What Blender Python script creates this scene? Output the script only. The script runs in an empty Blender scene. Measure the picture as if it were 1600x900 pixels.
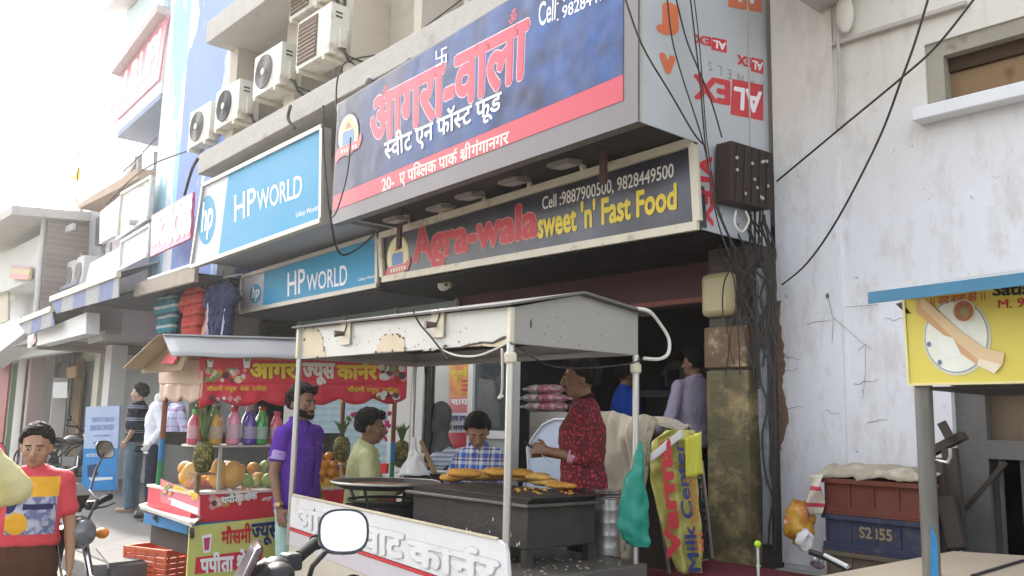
import bpy, bmesh, math, random, re
from mathutils import Vector, Matrix, noise
random.seed(7)
SC = bpy.context.scene
COL = SC.collection
R = math.radians
# ------------------------------------------------------------------ camera
HEAD, PITCH, ROLL, FPX, CAMH = R(41.5), R(8.5), R(1.25), 1400.0, 1.5
FH = Vector((-math.cos(HEAD), math.sin(HEAD), 0)); R0 = Vector((math.sin(HEAD), math.cos(HEAD), 0)); Z = Vector((0, 0, 1))
CF = FH*math.cos(PITCH) + Z*math.sin(PITCH); U0 = -FH*math.sin(PITCH) + Z*math.cos(PITCH)
CR = R0*math.cos(ROLL) + U0*math.sin(ROLL); CU = U0*math.cos(ROLL) - R0*math.sin(ROLL)
CP = Vector((0, 0, CAMH))
cd = bpy.data.cameras.new('camera'); cam = bpy.data.objects.new('camera', cd); COL.objects.link(cam)
cam.matrix_world = Matrix(((CR.x, CU.x, -CF.x, CP.x), (CR.y, CU.y, -CF.y, CP.y), (CR.z, CU.z, -CF.z, CP.z), (0, 0, 0, 1)))
cd.sensor_width = 36; cd.lens = 36*FPX/1600; cd.clip_start = .05; cd.clip_end = 600
SC.camera = cam
# ------------------------------------------------------------------ sky, sun, exposure
SUN_EL, SUN_AZ = R(38), R(171)          # azimuth of the direction TO the sun, measured from +X towards +Y
wd = bpy.data.worlds.new('World'); SC.world = wd; wd.use_nodes = True
nt = wd.node_tree; bg = nt.nodes['Background']
sky = nt.nodes.new('ShaderNodeTexSky'); sky.sky_type = 'NISHITA'; sky.sun_disc = False
sky.sun_elevation = SUN_EL; sky.sun_rotation = R(90) - SUN_AZ
sky.air_density = 1.0; sky.dust_density = 6.0; sky.ozone_density = 1.0; sky.altitude = 100
hs_ = nt.nodes.new('ShaderNodeHueSaturation'); hs_.inputs['Saturation'].default_value = .32     # hazy, milky sky
nt.links.new(sky.outputs[0], hs_.inputs['Color']); nt.links.new(hs_.outputs[0], bg.inputs[0]); bg.inputs[1].default_value = .15
sl = bpy.data.lights.new('sun', 'SUN'); sl.energy = 2.0; sl.angle = R(3); sl.color = (1, .93, .82)
so = bpy.data.objects.new('sun', sl); COL.objects.link(so); so.location = (-20, -10, 30)
sd = Vector((math.cos(SUN_AZ)*math.cos(SUN_EL), math.sin(SUN_AZ)*math.cos(SUN_EL), math.sin(SUN_EL)))
so.rotation_euler = sd.to_track_quat('Z', 'Y').to_euler()
SC.view_settings.view_transform = 'Standard'; SC.view_settings.look = 'None'
SC.view_settings.exposure = 2.15; SC.view_settings.gamma = 1
SC.render.engine = 'CYCLES'
SC.cycles.max_bounces = 6; SC.cycles.diffuse_bounces = 3; SC.cycles.glossy_bounces = 3; SC.cycles.transmission_bounces = 4
SC.cycles.transparent_max_bounces = 8

# ------------------------------------------------------------------ helpers
def ray(x, y): return CF + CR*((x-800)/FPX) + CU*((450-y)/FPX)
def W(x, y, **k):
    """world point seen at photo pixel x, y on the plane X=, Y=, Z= or at depth d="""
    v = ray(x, y)
    for a, i in (('X', 0), ('Y', 1), ('Z', 2)):
        if a in k: return CP + v*((k[a]-CP[i])/v[i])
    if 'P' in k:
        p, n = k['P']; return CP + v*((p-CP).dot(n)/v.dot(n))
    return CP + v*k['d']
def pxm(d): return FPX/d

def tloc(o):
    v = Vector((0, 0, 0))
    while o: v += o.location; o = o.parent
    return v
def tag(o, label=None, cat=None, group=None, kind=None):
    if label: o['label'] = label
    if cat: o['category'] = cat
    if group: o['group'] = group
    if kind: o['kind'] = kind
    return o
def thing(name, label, cat, loc=(0, 0, 0), rz=0, group=None):
    o = bpy.data.objects.new(name, None); COL.objects.link(o); o.location = loc; o.rotation_euler = (0, 0, rz)
    o.empty_display_size = .1
    return tag(o, label, cat, group)

def link_mesh(name, me, m, parent=None, smooth=30):
    if m is not None:
        for x in (m if isinstance(m, (list, tuple)) else [m]): me.materials.append(x)
    if smooth:
        me.polygons.foreach_set('use_smooth', [True]*len(me.polygons)); me.set_sharp_from_angle(angle=R(smooth))
    o = bpy.data.objects.new(name, me); COL.objects.link(o)
    if parent: o.parent = parent
    return o

class MB:
    """collects simple shapes into one mesh"""
    def __init__(s): s.v = []; s.f = []; s.mi = []; s.cur = 0
    def add(s, vs, fs):
        k = len(s.v); s.v += [Vector(a) for a in vs]; s.f += [tuple(i+k for i in f) for f in fs]; s.mi += [s.cur]*len(fs); return s
    def box(s, x0, x1, y0, y1, z0, z1):
        return s.hexa([(x0, y0, z0), (x1, y0, z0), (x1, y1, z0), (x0, y1, z0), (x0, y0, z1), (x1, y0, z1), (x1, y1, z1), (x0, y1, z1)])
    def hexa(s, p): return s.add(p, [(3, 2, 1, 0), (4, 5, 6, 7), (0, 1, 5, 4), (1, 2, 6, 5), (2, 3, 7, 6), (3, 0, 4, 7)])
    def bbox(s, c, sx, sy, sz, rz=0, rx=0, ry=0):
        m = Matrix.Rotation(rz, 3, 'Z') @ Matrix.Rotation(ry, 3, 'Y') @ Matrix.Rotation(rx, 3, 'X'); c = Vector(c)
        return s.hexa([c + m @ Vector((a*sx/2, b*sy/2, d*sz/2)) for d in (-1, 1) for a, b in ((-1, -1), (1, -1), (1, 1), (-1, 1))])
    def prism(s, pts, ext):
        """polygon of 3-D points pushed along the vector ext"""
        n = len(pts); e = Vector(ext); p = [Vector(a) for a in pts]
        return s.add(p + [a+e for a in p], [tuple(range(n)), tuple(range(2*n-1, n-1, -1))] + [((i+1) % n, i, n+i, n+(i+1) % n) for i in range(n)])
    def poly(s, pts): return s.add(pts, [tuple(range(len(pts)))])
    def tube(s, pts, r, n=8, caps=True):
        pts = [Vector(p) for p in pts]; rs = r if isinstance(r, (list, tuple)) else [r]*len(pts)
        vs = []; fs = []; prev = None
        for i, p in enumerate(pts):
            t = ((pts[min(i+1, len(pts)-1)] - pts[max(i-1, 0)])).normalized()
            a = prev if prev else (Vector((0, 0, 1)) if abs(t.z) < .9 else Vector((1, 0, 0)))
            a = (a - t*a.dot(t)).normalized(); prev = a; b = t.cross(a)
            for k in range(n):
                q = 2*math.pi*k/n; vs.append(p + (a*math.cos(q) + b*math.sin(q))*rs[i])
        for i in range(len(pts)-1):
            for k in range(n):
                fs.append((i*n+k, i*n+(k+1) % n, (i+1)*n+(k+1) % n, (i+1)*n+k))
        if caps: fs += [tuple(range(n-1, -1, -1)), tuple((len(pts)-1)*n+k for k in range(n))]
        return s.add(vs, fs)
    def bar(s, a, b, w, h=None):
        """rectangular bar from a to b"""
        a = Vector(a); b = Vector(b); t = (b-a).normalized(); u = Vector((0, 0, 1)) if abs(t.z) < .95 else Vector((0, 1, 0))
        x = t.cross(u).normalized()*w/2; y = x.cross(t).normalized()*(h or w)/2
        return s.hexa([a-x-y, a+x-y, a+x+y, a-x+y, b-x-y, b+x-y, b+x+y, b-x+y])
    def ell(s, c, rx, ry=None, rz=None, n=12, m=8, rot=None):
        ry = ry or rx; rz = rz or rx; c = Vector(c); vs = []; fs = []
        T = (lambda v: rot @ v) if rot else (lambda v: v)
        vs.append(c + T(Vector((0, 0, -rz))))
        for i in range(1, m):
            p = math.pi*i/m - math.pi/2
            for k in range(n):
                q = 2*math.pi*k/n; vs.append(c + T(Vector((rx*math.cos(p)*math.cos(q), ry*math.cos(p)*math.sin(q), rz*math.sin(p)))))
        vs.append(c + T(Vector((0, 0, rz)))); L = len(vs)-1
        for k in range(n): fs.append((0, 1+(k+1) % n, 1+k)); fs.append((L, L-n+k, L-n+(k+1) % n))
        for i in range(m-2):
            for k in range(n): fs.append((1+i*n+k, 1+i*n+(k+1) % n, 1+(i+1)*n+(k+1) % n, 1+(i+1)*n+k))
        return s.add(vs, fs)
    def cap(s, a, b, ra, rb=None, n=12):
        """tapered capsule"""
        rb = ra if rb is None else rb; a = Vector(a); b = Vector(b)
        s.tube([a, b], [ra, rb], n); s.ell(a, ra, n=n); s.ell(b, rb, n=n); return s
    def lathe(s, c, prof, n=20):
        """profile [(r, z)] turned about the vertical through c"""
        c = Vector(c); vs = []; fs = []
        for r, z in prof:
            for k in range(n): q = 2*math.pi*k/n; vs.append(c + Vector((r*math.cos(q), r*math.sin(q), z)))
        for i in range(len(prof)-1):
            for k in range(n): fs.append((i*n+k, i*n+(k+1) % n, (i+1)*n+(k+1) % n, (i+1)*n+k))
        fs.append(tuple(range(n-1, -1, -1))); fs.append(tuple((len(prof)-1)*n+k for k in range(n)))
        return s.add(vs, fs)
    def torus(s, c, Rr, r, ax='Y', n=32, m=8):
        c = Vector(c); vs = []; fs = []
        for i in range(n):
            a = 2*math.pi*i/n
            for k in range(m):
                b = 2*math.pi*k/m; q = (Rr + r*math.cos(b)); p = (q*math.cos(a), r*math.sin(b), q*math.sin(a))
                vs.append(c + (Vector(p) if ax == 'Y' else Vector((p[1], p[0], p[2])) if ax == 'X' else Vector((p[0], p[2], p[1]))))
        for i in range(n):
            for k in range(m): fs.append((i*m+k, i*m+(k+1) % m, ((i+1) % n)*m+(k+1) % m, ((i+1) % n)*m+k))
        return s.add(vs, fs)
    def grid(s, fn, nu, nv):
        vs = [fn(i/nu, j/nv) for j in range(nv+1) for i in range(nu+1)]
        return s.add(vs, [(j*(nu+1)+i, j*(nu+1)+i+1, (j+1)*(nu+1)+i+1, (j+1)*(nu+1)+i) for j in range(nv) for i in range(nu)])
    def mesh(s, name='mesh', off=Vector((0, 0, 0)), fix=True):
        me = bpy.data.meshes.new(name); me.from_pydata([tuple(v-off) for v in s.v], [], s.f)
        if any(s.mi): me.polygons.foreach_set('material_index', s.mi)
        if fix:
            bm = bmesh.new(); bm.from_mesh(me); bmesh.ops.recalc_face_normals(bm, faces=bm.faces[:]); bm.to_mesh(me); bm.free()
        return me
    def build(s, name, m, parent=None, label=None, bevel=0, smooth=30, local=False, fix=True, solid=0):
        """parented: vertices are world coordinates unless local; top level: origin goes to the base centre"""
        if parent is None:
            lo = Vector([min(v[i] for v in s.v) for i in range(3)]); hi = Vector([max(v[i] for v in s.v) for i in range(3)])
            off = Vector(((lo.x+hi.x)/2, (lo.y+hi.y)/2, lo.z))
        else: off = Vector((0, 0, 0)) if local else tloc(parent)
        o = link_mesh(name, s.mesh(name, off, fix), m, parent, smooth)
        if parent is None: o.location = off
        if solid:
            q = o.modifiers.new('solid', 'SOLIDIFY'); q.thickness = solid; q.offset = -1
        if bevel:
            b = o.modifiers.new('bevel', 'BEVEL'); b.width = bevel; b.segments = 2; b.limit_method = 'ANGLE'; b.harden_normals = False
        if label: o['label'] = label
        return o

def single(mb, name, m, label, cat, group=None, **k): return tag(mb.build(name, m, **k), label, cat, group)
def structure(mb, name, m, **k): return tag(mb.build(name, m, **k), kind='structure')

def remesh(mb, vox, smooth_it=3, disp=None, name='body', smooth_f=.5):
    """melts overlapping closed shapes into one continuous skin"""
    me = mb.mesh('tmp', fix=False); o = bpy.data.objects.new('tmp', me); COL.objects.link(o)
    r = o.modifiers.new('r', 'REMESH'); r.mode = 'VOXEL'; r.voxel_size = vox; r.use_smooth_shade = True
    if smooth_it: q = o.modifiers.new('s', 'SMOOTH'); q.factor = smooth_f; q.iterations = smooth_it
    if disp:
        for k, (size, st) in enumerate(disp):
            t = bpy.data.textures.new('folds', 'CLOUDS'); t.noise_scale = size; t.noise_depth = 2
            q = o.modifiers.new('d%d' % k, 'DISPLACE'); q.texture = t; q.strength = st; q.mid_level = .38; q.texture_coords = 'LOCAL'
    dg = bpy.context.evaluated_depsgraph_get(); out = bpy.data.meshes.new_from_object(o.evaluated_get(dg))
    bpy.data.objects.remove(o); bpy.data.meshes.remove(me); out.name = name
    return out

def copy_tree(o, parent=None):
    c = o.copy(); COL.objects.link(c)
    if parent: c.parent = parent
    for ch in o.children: copy_tree(ch, c)
    return c

# ------------------------------------------------------------------ materials
MATS = {}
def newmat(name):
    m = bpy.data.materials.new(name); m.use_nodes = True
    return m, m.node_tree, m.node_tree.nodes['Principled BSDF']
def mat(name, col, rough=.6, metal=0, var=.15, scale=5, bump=0, bscale=None, dirt=None, dirt_amt=.5, dscale=1.5, trans=0, spec=.5, coat=0, stretch=None):
    if name in MATS: return MATS[name]
    m, nt, bs = newmat(name); N = nt.nodes.new; L = nt.links.new
    tc = N('ShaderNodeTexCoord'); src = tc.outputs['Object']
    if stretch:
        mp = N('ShaderNodeMapping'); mp.inputs['Scale'].default_value = stretch; L(src, mp.inputs[0]); src = mp.outputs[0]
    nz = N('ShaderNodeTexNoise'); nz.inputs['Scale'].default_value = scale; nz.inputs['Detail'].default_value = 6; nz.inputs['Roughness'].default_value = .6
    L(src, nz.inputs['Vector'])
    mx = N('ShaderNodeMix'); mx.data_type = 'RGBA'
    mx.inputs['A'].default_value = tuple(c*(1-var) for c in col) + (1,); mx.inputs['B'].default_value = tuple(min(1, c*(1+var)) for c in col) + (1,)
    L(nz.outputs['Fac'], mx.inputs['Factor']); out = mx.outputs['Result']
    if dirt:
        n2 = N('ShaderNodeTexNoise'); n2.inputs['Scale'].default_value = dscale; n2.inputs['Detail'].default_value = 8; n2.inputs['Roughness'].default_value = .68
        L(src, n2.inputs['Vector'])
        rp = N('ShaderNodeValToRGB'); lo = .72 - .34*dirt_amt
        rp.color_ramp.elements[0].position = lo; rp.color_ramp.elements[1].position = lo + .16
        L(n2.outputs['Fac'], rp.inputs[0])
        m2 = N('ShaderNodeMix'); m2.data_type = 'RGBA'; L(rp.outputs[0], m2.inputs['Factor']); L(out, m2.inputs['A']); m2.inputs['B'].default_value = tuple(dirt) + (1,)
        out = m2.outputs['Result']
    L(out, bs.inputs['Base Color'])
    rr = N('ShaderNodeMapRange'); rr.inputs['To Min'].default_value = max(.03, rough-.1); rr.inputs['To Max'].default_value = min(1, rough+.1)
    L(nz.outputs['Fac'], rr.inputs['Value']); L(rr.outputs[0], bs.inputs['Roughness'])
    bs.inputs['Metallic'].default_value = metal; bs.inputs['Specular IOR Level'].default_value = spec if rough < .6 or spec < .5 else .12
    if coat: bs.inputs['Coat Weight'].default_value = coat; bs.inputs['Coat Roughness'].default_value = .15
    if trans: bs.inputs['Transmission Weight'].default_value = trans
    if bump:
        n3 = N('ShaderNodeTexNoise'); n3.inputs['Scale'].default_value = bscale or scale*4; n3.inputs['Detail'].default_value = 5; L(src, n3.inputs['Vector'])
        b = N('ShaderNodeBump'); b.inputs['Strength'].default_value = bump; b.inputs['Distance'].default_value = .02; L(n3.outputs['Fac'], b.inputs['Height']); L(b.outputs[0], bs.inputs['Normal'])
    MATS[name] = m; return m

def ramp_mat(name, feed, stops, rough=.7, interp='CONSTANT', bump=0):
    """feed(nt, N, L) -> value socket; coloured by stops [(pos, rgb)]"""
    if name in MATS: return MATS[name]
    m, nt, bs = newmat(name); N = nt.nodes.new; L = nt.links.new
    s = feed(nt, N, L); rp = N('ShaderNodeValToRGB'); cr = rp.color_ramp; cr.interpolation = interp
    while len(cr.elements) < len(stops): cr.elements.new(.5)
    for e, (p, c) in zip(cr.elements, stops): e.position = p; e.color = tuple(c) + (1,)
    L(s, rp.inputs[0])
    nz = N('ShaderNodeTexNoise'); nz.inputs['Scale'].default_value = 9; tc = N('ShaderNodeTexCoord'); L(tc.outputs['Object'], nz.inputs['Vector'])
    mr = N('ShaderNodeMapRange'); mr.inputs['To Min'].default_value = .75; mr.inputs['To Max'].default_value = 1.2; L(nz.outputs['Fac'], mr.inputs['Value'])
    mu = N('ShaderNodeMix'); mu.data_type = 'RGBA'; mu.blend_type = 'MULTIPLY'; mu.inputs['Factor'].default_value = 1; L(rp.outputs[0], mu.inputs['A']); L(mr.outputs[0], mu.inputs['B'])
    L(mu.outputs['Result'], bs.inputs['Base Color']); bs.inputs['Roughness'].default_value = rough
    if rough >= .6: bs.inputs['Specular IOR Level'].default_value = .12
    if bump:
        b = N('ShaderNodeBump'); b.inputs['Strength'].default_value = bump; b.inputs['Distance'].default_value = .01; L(s, b.inputs['Height']); L(b.outputs[0], bs.inputs['Normal'])
    MATS[name] = m; return m
def stripe_feed(axis, freq, off=0):
    def f(nt, N, L):
        tc = N('ShaderNodeTexCoord'); sx = N('ShaderNodeSeparateXYZ'); L(tc.outputs['Object'], sx.inputs[0])
        a = N('ShaderNodeMath'); a.operation = 'MULTIPLY_ADD'; a.inputs[1].default_value = freq; a.inputs[2].default_value = off + 100; L(sx.outputs[axis], a.inputs[0])
        b = N('ShaderNodeMath'); b.operation = 'FRACT'; L(a.outputs[0], b.inputs[0]); return b.outputs[0]
    return f
def plaid(name, base, lines, freq=14, axes=(0, 2)):
    """woven check: two stripe families blended over the base colour"""
    if name in MATS: return MATS[name]
    m, nt, bs = newmat(name); N = nt.nodes.new; L = nt.links.new
    out = None
    for ax in axes:
        s = stripe_feed(ax, freq)(nt, N, L)
        rp = N('ShaderNodeValToRGB'); cr = rp.color_ramp; cr.interpolation = 'CONSTANT'
        st = [(0, base)] + lines
        while len(cr.elements) < len(st): cr.elements.new(.5)
        for e, (p, c) in zip(cr.elements, st): e.position = p; e.color = tuple(c) + (1,)
        L(s, rp.inputs[0])
        if out is None: out = rp.outputs[0]
        else:
            mx = N('ShaderNodeMix'); mx.data_type = 'RGBA'; mx.inputs['Factor'].default_value = .5; L(out, mx.inputs['A']); L(rp.outputs[0], mx.inputs['B']); out = mx.outputs['Result']
    L(out, bs.inputs['Base Color']); bs.inputs['Roughness'].default_value = .85; bs.inputs['Specular IOR Level'].default_value = .1; MATS[name] = m; return m
def glass(name, col=(.8, .9, .9), alpha=.25, rough=.05):
    """thin pane: mostly see-through with a clear reflection"""
    if name in MATS: return MATS[name]
    m, nt, bs = newmat(name); bs.inputs['Base Color'].default_value = tuple(col) + (1,); bs.inputs['Roughness'].default_value = rough
    bs.inputs['Alpha'].default_value = alpha; bs.inputs['Specular IOR Level'].default_value = .8; MATS[name] = m; return m

# ------------------------------------------------------------------ lettering
_tc = {}
def _ev(b):
    c = bpy.data.curves.new('t', 'FONT'); c.body = b; c.size = 1; c.resolution_u = 3
    o = bpy.data.objects.new('t', c); COL.objects.link(o)
    me = bpy.data.meshes.new_from_object(o.evaluated_get(bpy.context.evaluated_depsgraph_get()))
    bpy.data.objects.remove(o); bpy.data.curves.remove(c); return me
def raw(s):
    if s in _tc: return _tc[s]
    me = _ev(s); vs = [(v.co.x, v.co.y) for v in me.vertices]; fs = [tuple(p.vertices) for p in me.polygons]
    w = lambda q: max(v.co.x for v in q.vertices) - min(v.co.x for v in q.vertices)
    adv = w(_ev('|'+s+'|')) - w(_ev('||'))
    if s in 'ूेंुँै': adv = 0
    if s == 'ि': adv = .26
    _tc[s] = (vs, fs, adv); return _tc[s]
def half(s):
    vs, fs, adv = raw(s); bm = bmesh.new(); bv = [bm.verts.new((x, y, 0)) for x, y in vs]
    for f in fs:
        try: bm.faces.new([bv[i] for i in f])
        except ValueError: pass
    xm = adv-.17
    bmesh.ops.bisect_plane(bm, geom=bm.verts[:]+bm.edges[:]+bm.faces[:], plane_co=(xm, 0, 0), plane_no=(1, 0, 0), clear_outer=True)
    bm.verts.index_update()
    r = ([(v.co.x, v.co.y) for v in bm.verts], [tuple(v.index for v in f.verts) for f in bm.faces], xm); bm.free(); return r
def stroke(pts, w):
    vs = []; fs = []
    for (x0, y0), (x1, y1) in zip(pts, pts[1:]):
        dx, dy = x1-x0, y1-y0; l = math.hypot(dx, dy); nx, ny = -dy/l*w/2, dx/l*w/2; k = len(vs)
        vs += [(x0+nx, y0+ny), (x0-nx, y0-ny), (x1-nx, y1-ny), (x1+nx, y1+ny)]; fs.append((k, k+1, k+2, k+3))
    return vs, fs
def layout(s, gap=0):
    """string to outline; '~' after a letter = its half form, '^' = hook above, '/' = slash below"""
    V = []; F = []; x = 0
    def add(vs, fs, dx):
        k = len(V); V.extend((a+dx, b) for a, b in vs); F.extend(tuple(j+k for j in f) for f in fs)
    for tok in re.findall(r'.~|\^|/|[^~^/]', s):
        if tok == '^': add(*stroke([(x-.17, .63), (x-.2, .72), (x-.12, .8), (x-.02, .78)], .06), 0)
        elif tok == '/': add(*stroke([(x-.22, .22), (x-.42, .02)], .07), 0)
        elif len(tok) == 2: vs, fs, a = half(tok[0]); add(vs, fs, x); x += a
        elif tok == ' ': x += .26
        else: vs, fs, a = raw(tok); add(vs, fs, x); x += a + (gap if a else 0)
    return V, F
def bil(q, u, v):
    a, b, c, d = q; return (a*(1-u)+b*u)*(1-v) + (d*(1-u)+c*u)*v
def text(s, quad, m, parent, nrm, name='lettering', bold=0, off=.004, gap=0, flip=False, italic=0, box=None, label=None):
    """lettering stretched over the quad TL, TR, BR, BL (3-D); bold thickens by layered copies"""
    V, F = layout(s, gap)
    if italic: V = [(a+italic*b, b) for a, b in V]
    x0 = min(a for a, b in V); x1 = max(a for a, b in V); y0 = min(b for a, b in V); y1 = max(b for a, b in V)
    if box: y0, y1 = box
    mb = MB(); n = Vector(nrm).normalized()
    ds = [(0, 0)] + ([(bold*math.cos(k*math.pi/4), bold*math.sin(k*math.pi/4)) for k in range(8)] if bold else [])
    for k, (dx, dy) in enumerate(ds):
        P = []
        for a, b in V:
            u = (a+dx-x0)/(x1-x0); v = 1-(b+dy-y0)/(y1-y0)
            if flip: u, v = 1-u, 1-v
            P.append(bil(quad, u, v) + n*(off + k*.00015))
        mb.add(P, F)
    o = mb.build(name, m, parent, smooth=0, fix=False)
    if label: o['label'] = label
    return o
def pq(pts, **pl): return [W(x, y, **pl) for x, y in pts]
def rect(x0, y0, x1, y1, **pl): return pq([(x0, y0), (x1, y0), (x1, y1), (x0, y1)], **pl)
def plate(mb, pts, nrm, off=.002, th=.002):
    n = Vector(nrm).normalized(); p = [a+n*off for a in pts]; return mb.prism([a+n*th for a in p], -n*th)
# ================================================================== MATERIALS USED ALL OVER
FN = Vector((0, -1, 0)); XN = Vector((1, 0, 0))
asphalt = mat('asphalt', (.11, .105, .10), .9, var=.25, scale=8, bump=.3, bscale=60, dirt=(.20, .18, .155), dirt_amt=.7)
pave_m = mat('pavement', (.14, .137, .133), .85, var=.18, scale=4, bump=.3, bscale=40, dirt=(.16, .15, .14), dirt_amt=.5, dscale=1.2)
white_wall = mat('limewash', (.78, .79, .83), .9, var=.06, scale=2, bump=.5, bscale=9, dirt=(.72, .66, .55), dirt_amt=.25, dscale=.8)
beige_wall = mat('beige_plaster', (.55, .50, .41), .85, var=.1, scale=3, dirt=(.42, .37, .30), dirt_amt=.35)
conc = mat('old_concrete', (.50, .48, .44), .9, var=.15, scale=5, bump=.4, dirt=(.30, .27, .23), dirt_amt=.35, dscale=2)
conc_dk = mat('dark_concrete', (.20, .19, .18), .9, var=.2, scale=5, dirt=(.1, .09, .08), dirt_amt=.5)
alu = mat('aluminium', (.52, .49, .42), .5, .25, var=.1, scale=8, dirt=(.35, .31, .25), dirt_amt=.3, dscale=4)
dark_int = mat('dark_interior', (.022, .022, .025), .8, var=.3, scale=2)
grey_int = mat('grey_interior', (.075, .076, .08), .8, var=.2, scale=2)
maroon = mat('maroon_paint', (.075, .013, .013), .55, var=.2, scale=5)
black_m = mat('black_plastic', (.02, .02, .022), .5, var=.3, scale=10)
black_gl = mat('black_gloss', (.015, .015, .018), .22, var=.3, scale=10, coat=.4)
rubber = mat('rubber', (.025, .025, .025), .8, var=.3, scale=20)
chrome = mat('chrome', (.72, .72, .73), .18, 1, var=.05, scale=20)
steel = mat('steel', (.50, .49, .47), .35, .9, var=.12, scale=12, dirt=(.3, .27, .22), dirt_amt=.3, dscale=6)
dk_steel = mat('sooty_steel', (.075, .068, .062), .6, .5, var=.35, scale=9, bump=.25, dirt=(.17, .13, .10), dirt_amt=.35, dscale=5)
galv = mat('galvanised_sheet', (.44, .45, .46), .5, .35, var=.1, scale=3, dirt=(.30, .29, .27), dirt_amt=.35, dscale=2)
white_p = mat('white_paint', (.70, .69, .66), .5, var=.05, scale=4, dirt=(.52, .48, .42), dirt_amt=.25, dscale=4)
cream_p = mat('cream_paint', (.66, .60, .45), .5, var=.12, scale=6, dirt=(.36, .30, .2), dirt_amt=.35, dscale=4)
wire_m = mat('cable', (.055, .05, .047), .6, var=.2, scale=20)
wire_w = mat('pale_cable', (.62, .60, .55), .6, var=.1, scale=20)
white_l = mat('white_letters', (.86, .86, .86), .5, var=.03, scale=10)
grey_l = mat('grey_letters', (.30, .31, .33), .6, var=.05)
red_l = mat('red_letters', (.54, .018, .03), .45, var=.08, scale=8)
pink_l = mat('pink_red_letters', (.56, .03, .075), .4, var=.08, scale=6)
pale_pink = mat('pale_pink_edge', (.80, .55, .60), .4, var=.05)
yel_l = mat('yellow_letters', (.78, .58, .03), .45, var=.06)
cream_l = mat('cream_letters', (.80, .76, .66), .5, var=.05)
black_l = mat('black_letters', (.02, .02, .03), .5, var=.1)
navy_l = mat('navy_letters', (.02, .03, .16), .5, var=.1)
wood_br = mat('brown_board', (.26, .17, .095), .8, var=.3, scale=4, dirt=(.10, .07, .045), dirt_amt=.5, dscale=3)
wood_gr = mat('grey_wood', (.085, .07, .06), .85, var=.3, scale=5, dirt=(.07, .06, .05), dirt_amt=.5, dscale=3, stretch=(1, 1, .3))
glass_m = glass('window_glass', (.25, .32, .34), .55, .04)
clear_gl = glass('clear_glass', (.75, .82, .80), .06, .05)

# ================================================================== GROUND
structure(MB().box(-140, 60, -70, 60, -.5, 0), 'road', asphalt)
pv = MB(); pv.box(-70, -8.6, 2.9, 7.2, .001, .15); pv.box(-8.6, 9, 4.35, 7.2, .001, .15)
structure(pv, 'pavement', pave_m, bevel=.015)
kb = MB()
for i in range(26):                                    # kerb stones, some tilted
    x = -8.7 - i*1.22; kb.bbox((x-.6, 2.82+random.uniform(-.02, .02), .07), 1.18, .17, .15, rx=random.uniform(-.05, .05))
structure(kb, 'kerb', mat('kerb_stone', (.20, .19, .18), .9, var=.2, dirt=(.12, .11, .1), dirt_amt=.4), bevel=.012)
# broken slab covering the drain at the pavement edge
sb = MB()
p = [W(150, 856, Z=.17), W(214, 838, Z=.17), W(262, 838, Z=.17), W(222, 874, Z=.17), W(170, 880, Z=.17)]
sb.prism(p, (0, 0, -.05))
single(sb, 'drain_slab', mat('slab_stone', (.17, .165, .16), .9, var=.2, dirt=(.10, .095, .09), dirt_amt=.4), 'cracked concrete slab lying over the drain edge behind the orange crate', 'slab')
# plinth of the food shop

# ================================================================== FOOD AND COMPUTER SHOP BUILDING
bd = thing('shop_building', 'beige two storey shop building with signboards, air conditioners and dark open food shop', 'building', (-7.8, 6.4, 0))
X0, X1 = -11.75, -3.9
MB().box(-8.6, -3.3, 5.5, 6.6, .151, .46).build('plinth', conc, bd)
# upper storey
m = MB(); m.box(X0, X1, 5.62, 6.3, 3.55, 12)
m.build('upper_wall', beige_wall, bd)
m = MB(); m.prism([(X0, 4.62, 4.74), (X1-.02, 4.62, 4.98), (X1-.02, 4.62, 5.22), (X0, 4.62, 5.02)], (0, .995, 0)); m.build('ledge', conc, bd, bevel=.01)
# cracked lower lip of the ledge
m = MB(); m.prism([(X0+3.7, 4.6, 4.70), (-5.5, 4.6, 4.84), (-5.5, 4.6, 4.92), (X0+3.7, 4.6, 4.78)], (0, .05, 0)); m.build('ledge_lip', cream_p, bd)
for x in (-7.45, -6.75):
    m = MB(); m.ell((x, 4.6, 4.84), .05, .03, .06, rot=Matrix.Rotation(.5, 3, 'Y')); m.build('ledge_break', conc_dk, bd)
# second ledge higher up on the left
a = W(337, 55, Y=4.6)
m = MB(); m.box(X0, -9.0, 4.6, 5.62, a.z-.02, a.z+.30); m.build('upper_ledge', conc, bd, bevel=.01)
# fins between the air conditioner bays
for x, w in ((-11.64, .24), (-10.15, .30), (-8.75, .16), (-7.35, .14)):
    m = MB(); m.box(x-w/2, x+w/2, 4.98 if x < -11 else 5.1, 5.62, 5.05, 12); m.build('wall_fin', beige_wall, bd)
# dark recess panels with louvre in the bays
for x0, x1, z0, z1 in ((-11.4, -10.35, 5.3, 7.0), (-9.9, -8.9, 5.4, 7.2)):
    m = MB(); m.box(x0, x1, 5.59, 5.617, z0, z1)
    g = m.build('bay_panel', mat('stained_panel', (.36, .31, .25), .9, var=.25, scale=4, dirt=(.16, .13, .10), dirt_amt=.5, dscale=3), bd)
    m = MB()
    for k in range(12): m.box(x0+.15, x1-.35, 5.565, 5.588, z0+.5+k*.06, z0+.53+k*.06)
    m.build('louvre', conc_dk, g)
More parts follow.
